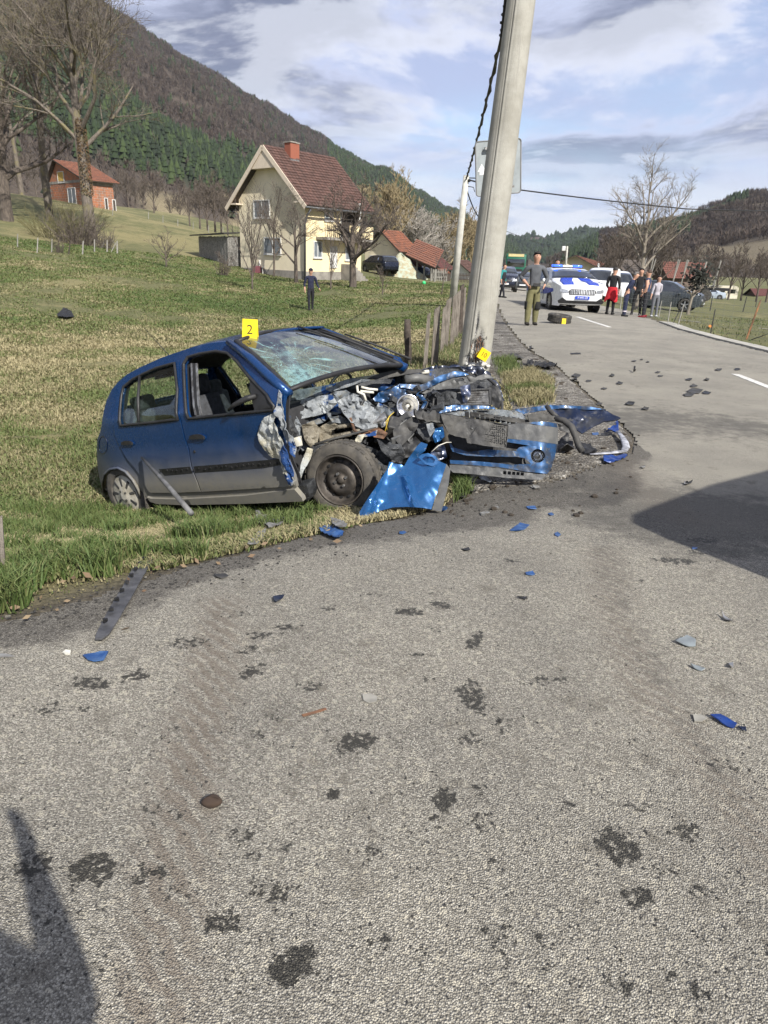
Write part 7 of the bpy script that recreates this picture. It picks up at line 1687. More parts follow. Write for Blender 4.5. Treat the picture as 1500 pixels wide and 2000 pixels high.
MB().add([v-off for v in rV]+[v-off+Vector((0, 0, .09)) for v in rV], [(3, 2, 1, 0), (4, 5, 6, 7), (0, 1, 5, 4), (1, 2, 6, 5), (2, 3, 7, 6), (3, 0, 4, 7)]).build('roof', pm('tarred_roof', (.045, .043, .042), .9, var=.4), shed)
# ---- unfinished brick cottage on the slope
ca = P(101, 397, 88); cb = P(171, 409, 83); ca.z = cb.z = min(ca.z, cb.z)-.4; cc_3, cdp = corner3(ca, cb, 236); cot = empty('brick_cottage', cb, label='unplastered orange brick cottage with a ragged tiled roof behind the big tree', cat='house'); off = cot.location
uc, nc, Lc = wallframe(ca, cb); hcw = P(171, 352, 83).z; hcr = P(112, 318, 87).z; ucd = (cc_3-cb).normalized()
block(ca, cb, ca+(cc_3-cb), cb.z, hcw, 'wall', M_MORT, cot, off); apx = ca+uc*Lc*.28
gV = [Vector((ca.x, ca.y, hcw)), Vector((cb.x, cb.y, hcw)), Vector((apx.x, apx.y, hcr))]; MB().add([v-off for v in gV+[q+ucd*cdp for q in gV]], [(0, 1, 2), (5, 4, 3), (0, 3, 4, 1), (1, 4, 5, 2), (2, 5, 3, 0)]).build('gable', M_TILEH, cot)
def brickwork(A0, B0, L0, zlo, zhi, skip=()):
    rows = int((zhi-zlo)/.28)
    for i in range(rows):
        nb_ = int(L0/.62)
        for j in range(nb_):
            a = L0*(j+(.5 if i % 2 else 0)*.9)/nb_; 
            if a+.3 > L0: continue
            if any(x0-.2 < a < x1 and z0-.2 < i*.28 < z1 for x0, x1, z0, z1 in skip): continue
            yield (a+.015, min(a+L0/nb_-.03, L0), i*.28+.01+(zlo), i*.28+.255+(zlo))
bw = 0
for args in ((ca, cb, Lc), (cb, cc_3, cdp)):
    for q in brickwork(*args, 0, hcw-cb.z):
        bw += 1
        if bw < 300: on_wall(args[0], args[1], *q, -.01, rnd.uniform(.015, .03), 'brick', M_TILEH, cot, off)
on_wall(ca, cb, -.02, Lc+.02, (hcw-cb.z)-.28, (hcw-cb.z), -.01, .06, 'ring_beam', M_PLINTH, cot, off); on_wall(cb, cc_3, -.0, cdp, (hcw-cb.z)-.5, (hcw-cb.z)-.1, -.01, .06, 'ring_beam', M_PLINTH, cot, off)
window(ca, cb, *Z4((398,1105)), *Z4((450,1190)), cot, off, 2, M_BLIND); window(cb, cc_3, *Z4((612,1162)), *Z4((632,1230)), cot, off, 1, M_WOODD); window(cb, cc_3, *Z4((658,1172)), *Z4((678,1238)), cot, off, 1, M_WOODD)
window(ca, cb, *Z4((338,1010)), *Z4((378,1068)), cot, off, 1, pm('yellow_board', (.5, .33, .08), .8), False, 'boarded_opening')
ro = Vector((apx.x, apx.y, hcr+.1)); e0c = cb+uc*.6; slc = (hcr-hcw)/(Lc*.72); e0c.z = hcw-slc*.6+.1; f0c = ca-uc*.5; f0c.z = hcw-(hcr-hcw)/(Lc*.28)*.5+.1
roof_plane(e0c-ucd*.5, e0c+ucd*(cdp+.6), ro+ucd*(cdp+.6), ro-ucd*.5, M_TILEO, cot, off, 13); roof_plane(f0c+ucd*(cdp+.6), f0c-ucd*.5, ro-ucd*.5, ro+ucd*(cdp+.6), M_TILEO, cot, off, 6)
# ---- farm roofs to the right of the cream house
Z6 = zr(750, 380, 6)
def simple_house(name, label, A0, B0, pxC, eave_py, ridge_py, wallm, roofm, depth, ov=.5, dB=None, rows=12, cat='house'):
    """gable wall from A0 to B0, both seen as photo columns, side wall running back to column pxC"""
    a = P(A0[0], A0[1], depth); b_ = P(B0[0], B0[1], dB or depth-3); a.z = b_.z = min(a.z, b_.z)-.5; c, dpp = corner3(a, b_, pxC); e = empty(name, b_, label=label, cat=cat); of = e.location
    u_, n_, L_ = wallframe(a, b_); he_ = P(B0[0], eave_py, dB or depth-3).z; hr_2 = P((A0[0]+B0[0])/2, ridge_py, depth-1.5).z; w_ = (c-b_).normalized()
    block(a, b_, a+(c-b_), b_.z, he_, 'wall', wallm, e, of); m2 = (a+b_)/2
    g3 = [Vector((a.x, a.y, he_)), Vector((b_.x, b_.y, he_)), Vector((m2.x, m2.y, hr_2))]; MB().add([v-of for v in g3+[q+w_*dpp for q in g3]], [(0, 1, 2), (5, 4, 3), (0, 3, 4, 1), (1, 4, 5, 2), (2, 5, 3, 0)]).build('gable', wallm, e)
    s_ = (hr_2-he_)/(L_/2); E0 = b_+u_*ov; E0.z = he_-s_*ov+.1; F0 = a-u_*ov; F0.z = he_-s_*ov+.1; RR_ = Vector((m2.x, m2.y, hr_2+.1))
    roof_plane(E0-w_*ov, E0+w_*(dpp+ov), RR_+w_*(dpp+ov), RR_-w_*ov, roofm, e, of, rows); roof_plane(F0+w_*(dpp+ov), F0-w_*ov, RR_-w_*ov, RR_+w_*(dpp+ov), roofm, e, of, rows)
    return e, a, b_, c
fh, fa_, fb_, fc_ = simple_house('farm_house', 'cream farm house with an orange roof hidden behind bare branches', (712, 545), (778, 547), 806, 487, 452, M_REND, M_TILEO, 72)
window(fa_, fb_, 724, 500, 734, 516, fh, fh.location, 1); window(fa_, fb_, 748, 500, 758, 516, fh, fh.location, 1)
# open shelter with a long tiled lean-to roof on posts
s0, s1 = P(792, 498, 66), P(850, 524, 62); sw = Vector((1.2, 7.5, .4)); she = empty('tiled_shelter', P(820, 548, 64), label='open shelter with a long orange tiled lean-to roof on posts', cat='shelter'); of = she.location
roof_plane(s0-Vector((0, 2.2, .9))*0, s1, s1+sw+Vector((0, 0, 1.2)), s0+sw+Vector((0, 0, 1.2)), M_TILEO, she, of, 10, .12)
for px, py0, py1, d in ((800,505,546,66), (815,512,547,65), (829,518,548,64), (843,524,549,62.5), (850,526,549,62.3), (848,520,548,66)):
    a = P(px, py0, d); b_ = P(px, py1, d); b_.x = a.x; b_.y = a.y; b_.z = min(b_.z, a.z-2.0); MB().tube([b_-of-Vector((0, 0, .3)), a-of], .09, 6).build('post', M_STAKE, she)
ms, _a, _b, _c = simple_house('low_barn', 'low barn with a maroon roof beside the shelter', (757, 545), (797, 547), 812, 518, 503, M_WOODD, M_TILED, 70, .4, rows=8, cat='barn')
ms2, _a, _b, _c = simple_house('low_barn', 'long dark red roofed barn stepping down behind the shelter', (806, 530), (862, 540), 880, 524, 500, M_WOODD, M_TILED, 84, .4, rows=8, cat='barn')
ms3, _a, _b, _c = simple_house('outhouse', 'small outhouse with a tiny orange roof right of the shelter', (850, 546), (865, 547), 872, 534, 526, M_WOODD, M_TILEO, 75, .3, rows=6, cat='outhouse')
ms4, _a, _b, _c = simple_house('low_barn', 'white walled cottage with a brown roof half hidden by the service pole', (868, 551), (917, 553), 932, 530, 509, pm('white_wall', (.66, .66, .64), .8, var=.1), M_TILE, 96, .5, rows=8, cat='house')
# heap under a tarpaulin
hp = P(781, 545, 66); tp = MB()
def heap(u, v):
    a = v*6.283; r_ = 2.6*(1-u); return Vector((math.cos(a)*r_*1.0, math.sin(a)*r_*.8, 2.5*u**.8-.2))*1+Vector((mnoise.noise(Vector((u*5, v*7, 1))), mnoise.noise(Vector((u*5, v*7, 5))), 0))*.35
tp.grid(heap, 14, 28); o = tp.build('covered_heap', pm('tarpaulin', (.36, .42, .34), .8, scale=3, c2=(.30, .24, .14), bump=.03, bscale=6), None, True, label='pale green and brown covered heap in front of the shelter', cat='heap'); o.location = hp
# low paling fences in the yard
for (x0, x1, py, d, lb) in ((845, 872, 549, 66, 'low grey yard fence right of the shelter'), (893, 916, 552, 84, 'dark rail fence in front of the white cottage')):
    e = empty('yard_fence', P(x0, py, d), label=lb, cat='fence'); a = P(x0, py, d); b_ = P(x1, py, d)
    for k in range(9): p = a.lerp(b_, k/8); MB().box((0, 0, 0), (.08, .06, 1.1), Matrix.Translation(p-a+Vector((0, 0, .5)))).build('post', M_STAKE if d < 70 else M_WOODD, e)
    for z in (.35, .8): plank3(a+Vector((0, 0, z)), b_+Vector((0, 0, z)), .04, .10, M_STAKE if d < 70 else M_WOODD, 'rail', e, a)
# ---- houses beyond the road
rh, ra_, rb_2, rc_ = simple_house('roadside_house', 'house with a broad orange hipped roof behind the patrol car', (1058, 550), (1178, 560), 1196, 532, 500, M_REND, pm('rust_roof_tiles', (.22, .085, .05), .9, scale=4, c2=(.16, .065, .045)), 92, .8, dB=90, rows=14)
rh2, _a, _b, _c = simple_house('roadside_house', 'grey-brown house behind the man with the red jacket', (1172, 560), (1215, 562), 1262, 528, 508, pm('grey_wall', (.20, .18, .16), .9), pm('grey_roof', (.12, .10, .085), .9, var=.3), 78, .6, dB=76, rows=8)
rh3, _a, _b, _c = simple_house('roadside_house', 'house with a dull brick red roof behind the small whitewashed tree', (1272, 565), (1300, 566), 1380, 535, 512, pm('dull_wall', (.14, .10, .08), .9), pm('brick_red_roof', (.15, .06, .045), .9, var=.3), 84, .5, dB=82, rows=8)
rh4, _a, _b, _c = simple_house('roadside_house', 'low dark maroon building at the right edge behind the field', (1455, 590), (1474, 591), 1560, 575, 564, pm('dull_wall', (.14, .10, .08), .9), M_TILED, 134, .5, dB=131, rows=6)
# small service pole with a transformer box in the village
vp_ = P(1103, 545, 74); vt = P(1108, 481, 72); e = empty('village_pole', vp_, label='pale pole with a white lamp box standing before the orange roof', cat='utility pole')
MB().tube([Vector(), vt-vp_], [.13, .09], 8).build('shaft', M_WPOLE, e, True); MB().box((vt-vp_)*.93+Vector((-.35, 0, 0)), (.35, .3, .45), bev=.04).build('lamp_box', M_WHITEF, e)
for (x, yt, yb, d) in ((1166, 515, 548, 76), (1134, 470, 490, 200)): 
    if d < 100: b_ = P(x, yb, d); a = P(x+3, yt, d); o = MB().tube([Vector(), a-b_], .13, 8).build('white_post', M_WHITEF, None, True, label='leaning white post at the right end of the orange roof', cat='post'); o.location = b_
# white ball and green dot lawn toys
for (px, py, c, nm) in ((828, 556, (.05, .6, .2), 'small bright green ball lying on the lawn'),):
    g = ghit(px, py); m_ = MB(); m_.lathe([(.14*math.sin(a), -.14*math.cos(a)) for a in np.linspace(0, math.pi, 10)], 14, axis='Z'); o = m_.build('ball', pm('green_ball', c, .4), None, True, label=nm, cat='ball'); o.location = g+Vector((0, 0, .13))
# roof of a building whose corner shows at the top left edge of nothing else
# ------------------------------------------------------------------ bare trees
def bark(name, a, c2, moss=None):
    if name in MATS: return MATS[name]
    b = NB(name); n1 = b.noise(3, 6, .7, vec=b.n('ShaderNodeMapping', {0: b.co(), 3: (4, 4, .8)}).outputs[0]); col = b.mix(b.mr(n1, .35, .65), a, c2)
    if moss: col = b.mix(b.mr(b.noise(.9, 5, .7), .50, .62), col, moss)
    MATS[name] = b.out(col, .95, 0, b.bump(n1, .03)); return MATS[name]
BK1 = bark('bark_grey', (.17, .145, .12), (.075, .062, .052), (.15, .13, .07)); BK2 = bark('bark_brown', (.13, .105, .085), (.055, .045, .038)); BK3 = bark('bark_ochre', (.30, .24, .13), (.20, .16, .10)); BK4 = bark('bark_silver', (.36, .33, .29), (.22, .20, .175)); BKW = bark('bark_pale', (.26, .23, .185), (.13, .11, .09))
def grow(seed, H_, trunk_r, fork=.3, spread=.5, n1=7, n2=6, n3=7, n4=5, up=.5, wig=.25, lean=(0, 0), twl=.5, twr=.006, droop=0., limb_r=.45):
    """recursive tree: returns MB for trunk and limbs, MB for twigs"""
    r_ = random.Random(seed); T = MB(); Q = MB()
    def br(p, d, L_, r0, lev, seg=5):
        pts = [p]; rad = [r0]; q = p.copy(); dd = d.copy()
        for i in range(seg):
            w = wig*(1 if lev else .12); dd = (dd+Vector((r_.gauss(0, w), r_.gauss(0, w), r_.gauss(0, w*.6)+(up*.12 if lev < 3 else -droop*.3)))*.5).normalized(); q = q+dd*L_/seg; pts.append(q.copy()); rad.append(r0*(1-.75*(i+1)/seg if lev else 1-.55*(i+1)/seg))
        if lev <= 1: T.tube(pts, rad, 8 if lev == 0 else 6, False)
        elif lev == 2: Q.tube(pts, rad, 4, False)
        else: Q.tube(pts, [max(x, twr*.6) for x in rad], 3, False)
        return pts, rad
    tp_, tr_2 = br(Vector((0, 0, -.3)), Vector((lean[0], lean[1], 1)).normalized(), H_*(fork+.35), trunk_r, 0, 8)
    def children(pts, rad, lev, L_):
        n = (n1, n2, n3, n4)[lev]; k = len(pts)-1
        for i in range(n):
            lo = fork/(fork+.35) if lev == 0 else .25
            t = lo+(1-lo)*(i+.5+r_.uniform(-.3, .3))/n if lev == 0 else r_.uniform(lo, 1.)
            t = min(max(t, 0), .999); j = int(t*k); f = t*k-j; p = pts[j].lerp(pts[j+1], f); rr_ = rad[j]*(1-f)+rad[j+1]*f
            d0 = (pts[j+1]-pts[j]).normalized(); a = r_.random()*6.283 if lev else i*2.4+r_.random(); side_ = Vector((math.cos(a), math.sin(a), 0)); side_ = (side_-d0*side_.dot(d0)).normalized()
            sp = spread*(1.15-.5*t if lev == 0 else 1.)*r_.uniform(.8, 1.25); d = (d0*(1-sp*.5)+side_*sp+Vector((0, 0, up*.35))).normalized(); l2 = L_*r_.uniform(.7, 1.15)*(1-.35*t if lev == 0 else 1-.4*t)
            cp_, cr_2 = br(p, d, l2, max(rr_*limb_r*(1.25 if lev == 0 else 1), twr), lev+1, 5 if lev < 2 else (4 if lev == 2 else 3))
            if lev+1 < 4: children(cp_, cr_2, lev+1, l2*twl*(.95 if lev else 1.05))
    children(tp_, tr_2, 0, H_*(1-fork)*.72)
    return T, Q
def tree(label, base, top_h, seed, mat, name='bare_tree', group=None, rot=0, reuse=None, scale=1., **k):
    e = empty(name, base, (0, 0, rot), label, 'tree', group); e.scale = (scale,)*3
    if reuse is None:
        T, Q = grow(seed, top_h, **k); mt, mq = T.mesh('trunk', False), Q.mesh('crown', False)
    else: mt, mq = reuse
    a = bpy.data.objects.new('trunk', mt); COL.objects.link(a); a.parent = e
    c = bpy.data.objects.new('crown', mq); COL.objects.link(c); c.parent = e
    for o in (a, c):
        if not o.data.materials: o.data.materials.append(mat); autosm(o.data, 60)
    return e, (mt, mq)
def gb_(px, py): g = ghit(px, py); return g
t1b = P(179, 462, 58); t1b.z = gz(t1b.x, t1b.y)
tree('tallest bare tree, its trunk wrapped in dull ivy in front of the brick cottage', t1b, 23, 12, BK1, trunk_r=.50, fork=.30, spread=.75, n1=15, n2=9, n3=9, n4=5, up=.6, wig=.34, twl=.64, twr=.013)
t2b = P(98, 425, 66); t2b.z = gz(t2b.x, t2b.y)
tree('tall bare tree left of the brick cottage with mossy limbs', t2b, 24, 25, BK1, trunk_r=.40, fork=.34, spread=.7, n1=14, n2=9, n3=8, n4=5, up=.7, wig=.32, twl=.64, twr=.014)
t3b = P(10, 405, 62); t3b.z = gz(t3b.x, t3b.y)
tree('thick knotted tree cut by the left edge of the picture', t3b, 15, 31, BK2, trunk_r=.62, fork=.22, spread=.75, n1=11, n2=7, n3=7, n4=5, up=.6, wig=.35, twl=.56, twr=.02)
t3c = P(45, 395, 95); t3c.z = gz(t3c.x, t3c.y)
tree('slimmer bare tree rising behind the knotted tree at the left', t3c, 24, 33, BK1, trunk_r=.34, fork=.3, spread=.55, n1=11, n2=7, n3=7, n4=4, up=.8, wig=.3, twl=.55, twr=.025)
iv = MB(); ri = random.Random(2)
for i in range(1300):
    h = ri.uniform(3.5, 9); a = ri.random()*6.28; r_ = .46*(1-h/30)+.03; c = Vector((math.cos(a)*r_, math.sin(a)*r_, h)); d1 = Vector((ri.gauss(0, 1), ri.gauss(0, 1), ri.gauss(0, 1))).normalized()*.075; d2 = d1.orthogonal().normalized()*.05
    iv.add([c+d1, c+d2, c-d1, c-d2], [(0, 1, 2, 3)])
tr0 = [o for o in bpy.data.objects if o.name == 'bare_tree'][0]
iv.build('ivy', pm('ochre_ivy', (.11, .065, .03), .9, c2=(.055, .04, .02), scale=2), tr0, kind='stuff')
# shrub thicket at the foot of the tall trees and along the pasture foot
def shrub(label, base, H_, seed, mat, spread=.9, n=60, name='shrub', tw=.01, group=None):
    m_ = MB(); r_ = random.Random(seed)
    for i in range(n):
        a = r_.random()*6.28; q = Vector((math.cos(a), math.sin(a), 0))*H_*spread*.5*math.sqrt(r_.random()); d = (q*.5+Vector((r_.gauss(0, .15)*H_, r_.gauss(0, .15)*H_, H_))).normalized(); L_ = H_*r_.uniform(.5, 1.05); pts = [q*.6+Vector((0, 0, -.1))]
        for k in range(4): d = (d+Vector((r_.gauss(0, .18), r_.gauss(0, .18), r_.gauss(0, .08)))).normalized(); pts.append(pts[-1]+d*L_/4)
        m_.tube(pts, [tw*2, tw*1.6, tw*1.2, tw*.9, tw*.5], 3, False)
        for k in range(6):
            p = pts[r_.randint(1, 3)]; d2 = (d+Vector((r_.gauss(0, .6), r_.gauss(0, .6), r_.gauss(0, .4)))).normalized()*L_*r_.uniform(.2, .4); m_.tube([p, p+d2*.5+Vector((r_.gauss(0, .03), 0, 0)), p+d2], [tw, tw*.8, tw*.4], 3, False)
    e = empty(name, base, label=label, cat='shrub', group=group); m_.build('branches', mat, e); return e
g = P(125, 462, 57); g.z = gz(g.x, g.y); shrub('brownish green thicket between the two tall trees', g, 3.2, 1, bark('bark_olive', (.13, .12, .05), (.08, .07, .035)), 2.2, 120, tw=.014)
g = P(155, 462, 55); g.z = gz(g.x, g.y); shrub('leafless tangle of thin stems against the tallest tree\'s trunk', g, 2.6, 2, BK2, 1.6, 80, tw=.014)
g = P(205, 470, 54); g.z = gz(g.x, g.y); shrub('small brown bush behind the broken hurdle', g, 1.7, 3, BK2, 1.2, 50, tw=.01)
g = P(115, 492, 44); g.z = gz(g.x, g.y); shrub('sparse grey bush between the field stakes', g, 1.2, 4, BK2, .8, 26, tw=.008)
g = P(436, 522, 46); g.z = gz(g.x, g.y); shrub('sparse upright bush in front of the plank shed', g, 2.0, 5, BK2, .5, 24, tw=.010)
# orchard
ORCH = [((325,522),88,'small spreading fruit tree alone on the slope left of the shed',41,dict(trunk_r=.07,fork=.18,spread=.75,n1=9,n2=6,n3=5,n4=0,up=.6,twr=.009),BK2),
        ((493,566),205,'slender upright fruit tree in front of the left corner of the cream house',42,dict(trunk_r=.055,fork=.14,spread=.45,n1=14,n2=6,n3=4,n4=0,up=1.2,twr=.008),BK2),
        ((535,541),190,'fruit tree between the two gable windows of the cream house',43,dict(trunk_r=.085,fork=.22,spread=.6,n1=10,n2=7,n3=5,n4=0,up=.8,twr=.009),BK2),
        ((579,553),210,'forked apple tree in front of the drainpipe corner of the cream house',44,dict(trunk_r=.14,fork=.14,spread=.85,n1=7,n2=8,n3=7,n4=3,up=.7,twr=.008,wig=.4),BK2),
        ((646,565),130,'thin sapling in front of the side wall of the cream house',45,dict(trunk_r=.05,fork=.2,spread=.5,n1=9,n2=5,n3=4,n4=0,up=.8,twr=.008),BK2),
        ((689,562),235,'widest dark fruit tree covering the right end of the cream house',46,dict(trunk_r=.24,fork=.16,spread=.85,n1=9,n2=8,n3=8,n4=5,up=.6,twr=.010,wig=.36),BK2),
        ((747,578),75,'low sapling alone on the lawn right of the wide fruit tree',47,dict(trunk_r=.035,fork=.2,spread=.5,n1=8,n2=5,n3=3,n4=0,up=.7,twr=.007),BK2),
        ((861,576),95,'thin crooked sapling just left of the service pole',48,dict(trunk_r=.035,fork=.35,spread=.55,n1=7,n2=5,n3=3,n4=0,up=.6,twr=.008,lean=(.12,0)),BK2),
        ((1343,614),112,'small whitewashed fruit tree in front of the timber trailer',49,dict(trunk_r=.10,fork=.32,spread=.95,n1=8,n2=7,n3=5,n4=3,up=.7,twr=.008,wig=.35),BKW)]
for (bx_, by_), hp_, lb, sd_2, kw, mt in ORCH:
    g = gb_(bx_, by_); d = (g-Vector((0, 0, CAMH))).dot(cf)
    if d > 60: g = P(bx_, by_, 47); g.z = gz(g.x, g.y); d = 47
    tree(lb, g, hp_*d/FPX, sd_2, mt, 'fruit_tree', 'bare fruit trees in the gardens', limb_r=.55, twl=.55, **kw)
g = P(1240, 606, 36); g.z = gz(g.x, g.y)
tree('bare walnut tree with a pale trunk standing behind the group of people', g, 290*36/FPX, 55, BKW, 'walnut_tree', trunk_r=.13, fork=.28, spread=.72, n1=10, n2=9, n3=8, n4=3, up=.8, twr=.006, wig=.3, twl=.55, limb_r=.6)
# tree masses behind the farm and along the road
proto_t = None; protos_ = []
for i, (kw, mt) in enumerate(((dict(trunk_r=.25, fork=.2, spread=.6, n1=12, n2=8, n3=7, n4=3, up=.9, twr=.03), BK3), (dict(trunk_r=.22, fork=.15, spread=.75, n1=12, n2=8, n3=7, n4=3, up=.6, twr=.032, wig=.4), BK4), (dict(trunk_r=.2, fork=.2, spread=.6, n1=11, n2=8, n3=6, n4=2, up=.9, twr=.03), BK2))):
    T, Q = grow(80+i, 10, **kw); protos_.append((T.mesh('trunk', False), Q.mesh('crown', False), mt))
WHERE = ['behind the farm roofs', 'between farm and road', 'beyond the white cottage', 'behind the roadside houses', 'along the right hand field']
ml = [(760,535,90,13,0),(775,530,95,12,0),(795,530,100,12,1),(812,535,95,10,1),(825,535,105,11,1),(838,540,110,9,1),(850,540,115,9,1),(780,520,120,15,0),(745,540,88,9,2),(872,545,120,12,0),(888,548,125,13,0),(903,550,130,12,0),(918,550,130,13,0),(932,550,135,12,0),(862,545,118,8,2),(945,550,140,9,0),
      (1188,552,84,7,2),(1205,556,70,8,2),(1180,558,66,6,2),(1262,560,66,7,2),(1285,562,74,7,2),(1225,560,90,9,2),(1310,562,96,7,2),(1400,566,110,8,2),(1425,568,105,8,2),(1370,565,92,7,2),(1450,570,110,8,2),(1480,572,108,9,2),(1500,570,112,10,2),(1345,560,120,9,2),
      (250,385,150,9,2),(280,395,150,8,2),(300,400,140,7,2),(390,430,110,8,2),(405,436,105,7,2),(420,440,100,8,2),(432,447,96,7,2),(445,452,92,7,2),(370,425,120,8,2),(35,360,150,10,2),(70,365,150,9,2),(225,372,160,9,2),(265,375,180,9,2),(330,390,200,9,2),(350,385,210,9,2)]
cnt_t = {}
for i, (px, py, d, h, k) in enumerate(sorted(ml)):
    g = P(px, py, d); g.z = gz(g.x, g.y); mt_, mq_, mm = protos_[k]
    tone = ('ochre-twigged', 'silver-grey', 'brown')[k]; wh = 'behind the farm roofs' if px < 860 and px > 700 else 'beyond the white cottage' if px < 960 and px > 700 else 'behind the roadside houses' if px < 1330 and px > 700 else 'at the far side of the right field' if px > 700 else 'at the foot of the wooded hillside'
    key = tone+wh; cnt_t[key] = cnt_t.get(key, 0)+1
    tree(f'{ORD[cnt_t[key]-1]} {tone} tree from the left {wh}', g, h, 0, mm, 'bare_tree', f'{tone} bare trees {wh}', rnd.random()*6, (mt_, mq_), h/10*rnd.uniform(.9, 1.1))
# dark bird-nest like clump of ivy in the small tree
g = P(1368, 537, 33); nm_ = MB(); rn = random.Random(4)
for i in range(420):
    c = Vector((rn.gauss(0, .28), rn.gauss(0, .28), rn.gauss(0, .33))); d1 = Vector((rn.gauss(0, 1), rn.gauss(0, 1), rn.gauss(0, 1))).normalized()*.09; d2 = d1.orthogonal().normalized()*.07; nm_.add([c+d1, c+d2, c-d1, c-d2], [(0, 1, 2, 3)])
o = empty('mistletoe'); nm_.build('leaves', pm('dark_mistletoe', (.02, .022, .016), .9), o, kind='stuff'); tag(o, label='dark round clump of mistletoe hanging in the branches of the whitewashed tree', cat='mistletoe'); o.location = g
# ------------------------------------------------------------------ grass
def blades(name, X, Y, H_, Wd, bend_, tint, mat, label, zoff=0.):
    n = len(X); Z = zraw(X, Y)+zoff; a = rng.random(n)*6.283; ca, sa_ = np.cos(a), np.sin(a); bl = bend_*H_*(.4+rng.random(n)); ba = rng.random(n)*6.283; bx_, by_ = np.cos(ba)*bl, np.sin(ba)*bl
    b0 = np.stack([X-ca*Wd, Y-sa_*Wd, Z], -1); b1 = np.stack([X+ca*Wd, Y+sa_*Wd, Z], -1); m0 = np.stack([X-ca*Wd*.7+bx_*.35, Y-sa_*Wd*.7+by_*.35, Z+H_*.6], -1); m1 = np.stack([X+ca*Wd*.7+bx_*.35, Y+sa_*Wd*.7+by_*.35, Z+H_*.6], -1)
    tz_ = Z+H_*np.clip(1-bend_*.35, .3, 1); t_ = np.stack([X+bx_, Y+by_, tz_], -1)
    V = np.stack([b0, b1, m0, m1, t_], 1).reshape(-1, 3); i0 = (np.arange(n)*5)[:, None]; F_ = np.concatenate([i0+np.array([[0, 1, 3]]), i0+np.array([[0, 3, 2]]), i0+np.array([[2, 3, 4]])])
    me = npmesh(name, V, F_); at = me.attributes.new('tint', 'FLOAT', 'POINT'); at.data.foreach_set('value', np.repeat(tint, 5).astype(np.float32)); return link(name, me, mat, None, False, kind='stuff', label=label)
b = NB('grass_blades'); tcol = b.ramp(b.attr('tint'), [(0, (.048, .084, .016)), (.42, (.094, .118, .032)), (.58, (.135, .135, .055)), (.75, (.20, .175, .09)), (1, (.29, .25, .14))])
M_GRASS = b.out(tcol, .75, 0, None, Subsurface_Weight=0.)
def drygreen(X, Y, bias=0):
    v = vnoise(X, Y, 1.1, 61, 3)*.9+vnoise(X, Y, .22, 62, 2)*.7-.32+bias; return np.clip(v+(rng.random(len(X))-.5)*.5, 0, 1)
def pick(n, poly_px):
    out = []
    q = np.array(GP(poly_px)); x0, x1, y0, y1 = q[:, 0].min(), q[:, 0].max(), q[:, 1].min(), q[:, 1].max()
    X = rng.uniform(x0, x1, n*4); Y = rng.uniform(y0, y1, n*4); ok = pip(X, Y, [tuple(p) for p in q]) & (rng.random(len(X)) < polydist(X, Y, [tuple(p) for p in q])/.22+.02); return X[ok][:n], Y[ok][:n]
def clearroad(X, Y, m_=.0):
    ok = ~(pip(X, Y, ASPH) & (polydist(X, Y, ASPH) > m_)); return ok
# lush tufts on the verge in front of the car
VP = [(-200,1010),(100,980),(190,985),(260,985),(420,990),(700,985),(760,1000),(760,1020),(690,1034),(580,1056),(430,1092),(300,1126),(150,1176),(0,1212),(-200,1260)]
X, Y = pick(26000, VP); tn = vnoise(X, Y, 2.6, 71, 3); keep = rng.random(len(X)) < np.clip((tn-.30)*4, .12, 1); X, Y, tn = X[keep], Y[keep], tn[keep]; ok = clearroad(X, Y, .04); X, Y, tn = X[ok], Y[ok], tn[ok]
fade = np.clip(polydist(X, Y, ASPH)/.35, .25, 1)*np.clip((.15-X)/.5, .35, 1)
blades('verge_grass', X, Y, (.03+.09*np.clip((tn-.42)*3.5, 0, 1))*fade*(.6+.7*rng.random(len(X))), .0032+.002*rng.random(len(X)), .45, np.where(tn > .50, np.clip(rng.random(len(X))*.45, 0, 1), np.clip(.35+rng.random(len(X))*.6, 0, 1)), M_GRASS, 'long bright green tufts mixed with straw on the verge before the car')
cl_n = 46; cx_ = []; cy_ = []; ch_h = []
tuf = [(90,1085),(60,1110),(130,1060),(200,1120),(205,1020),(170,1000),(230,1045),(300,1030),(340,1020),(380,1040),(400,1060),(430,1020),(360,1060),(280,1010),(20,1175),(40,1150),(250,1095),(330,1085),(410,1035),(370,1090),(60,1130),(480,1010),(520,1010),(240,1000),(110,1120),(190,1080),(150,1110),(12,1185),(450,1050),(90,1050),(30,1080),(610,1005),(630,1002),(560,1020),(395,1005)]
for (tx, ty) in tuf:
    g = ghit(tx, ty); k = 170; a = rng.random(k)*6.283; r_ = .10*np.sqrt(rng.random(k)); cx_ += list(g.x+np.cos(a)*r_); cy_ += list(g.y+np.sin(a)*r_); ch_h += [rnd.uniform(.09, .17)*(1.25 if ty > 1040 else .8)]*k
X = np.array(cx_); Y = np.array(cy_); ok = clearroad(X, Y, .03); X, Y, ch_h = X[ok], Y[ok], np.array(ch_h)[ok]
blades('grass_tufts', X, Y, ch_h*(.55+.6*rng.random(len(X))), .003+.0022*rng.random(len(X)), .55, rng.random(len(X))**1.6*.55, M_GRASS, 'dense dark green grass tufts along the verge')
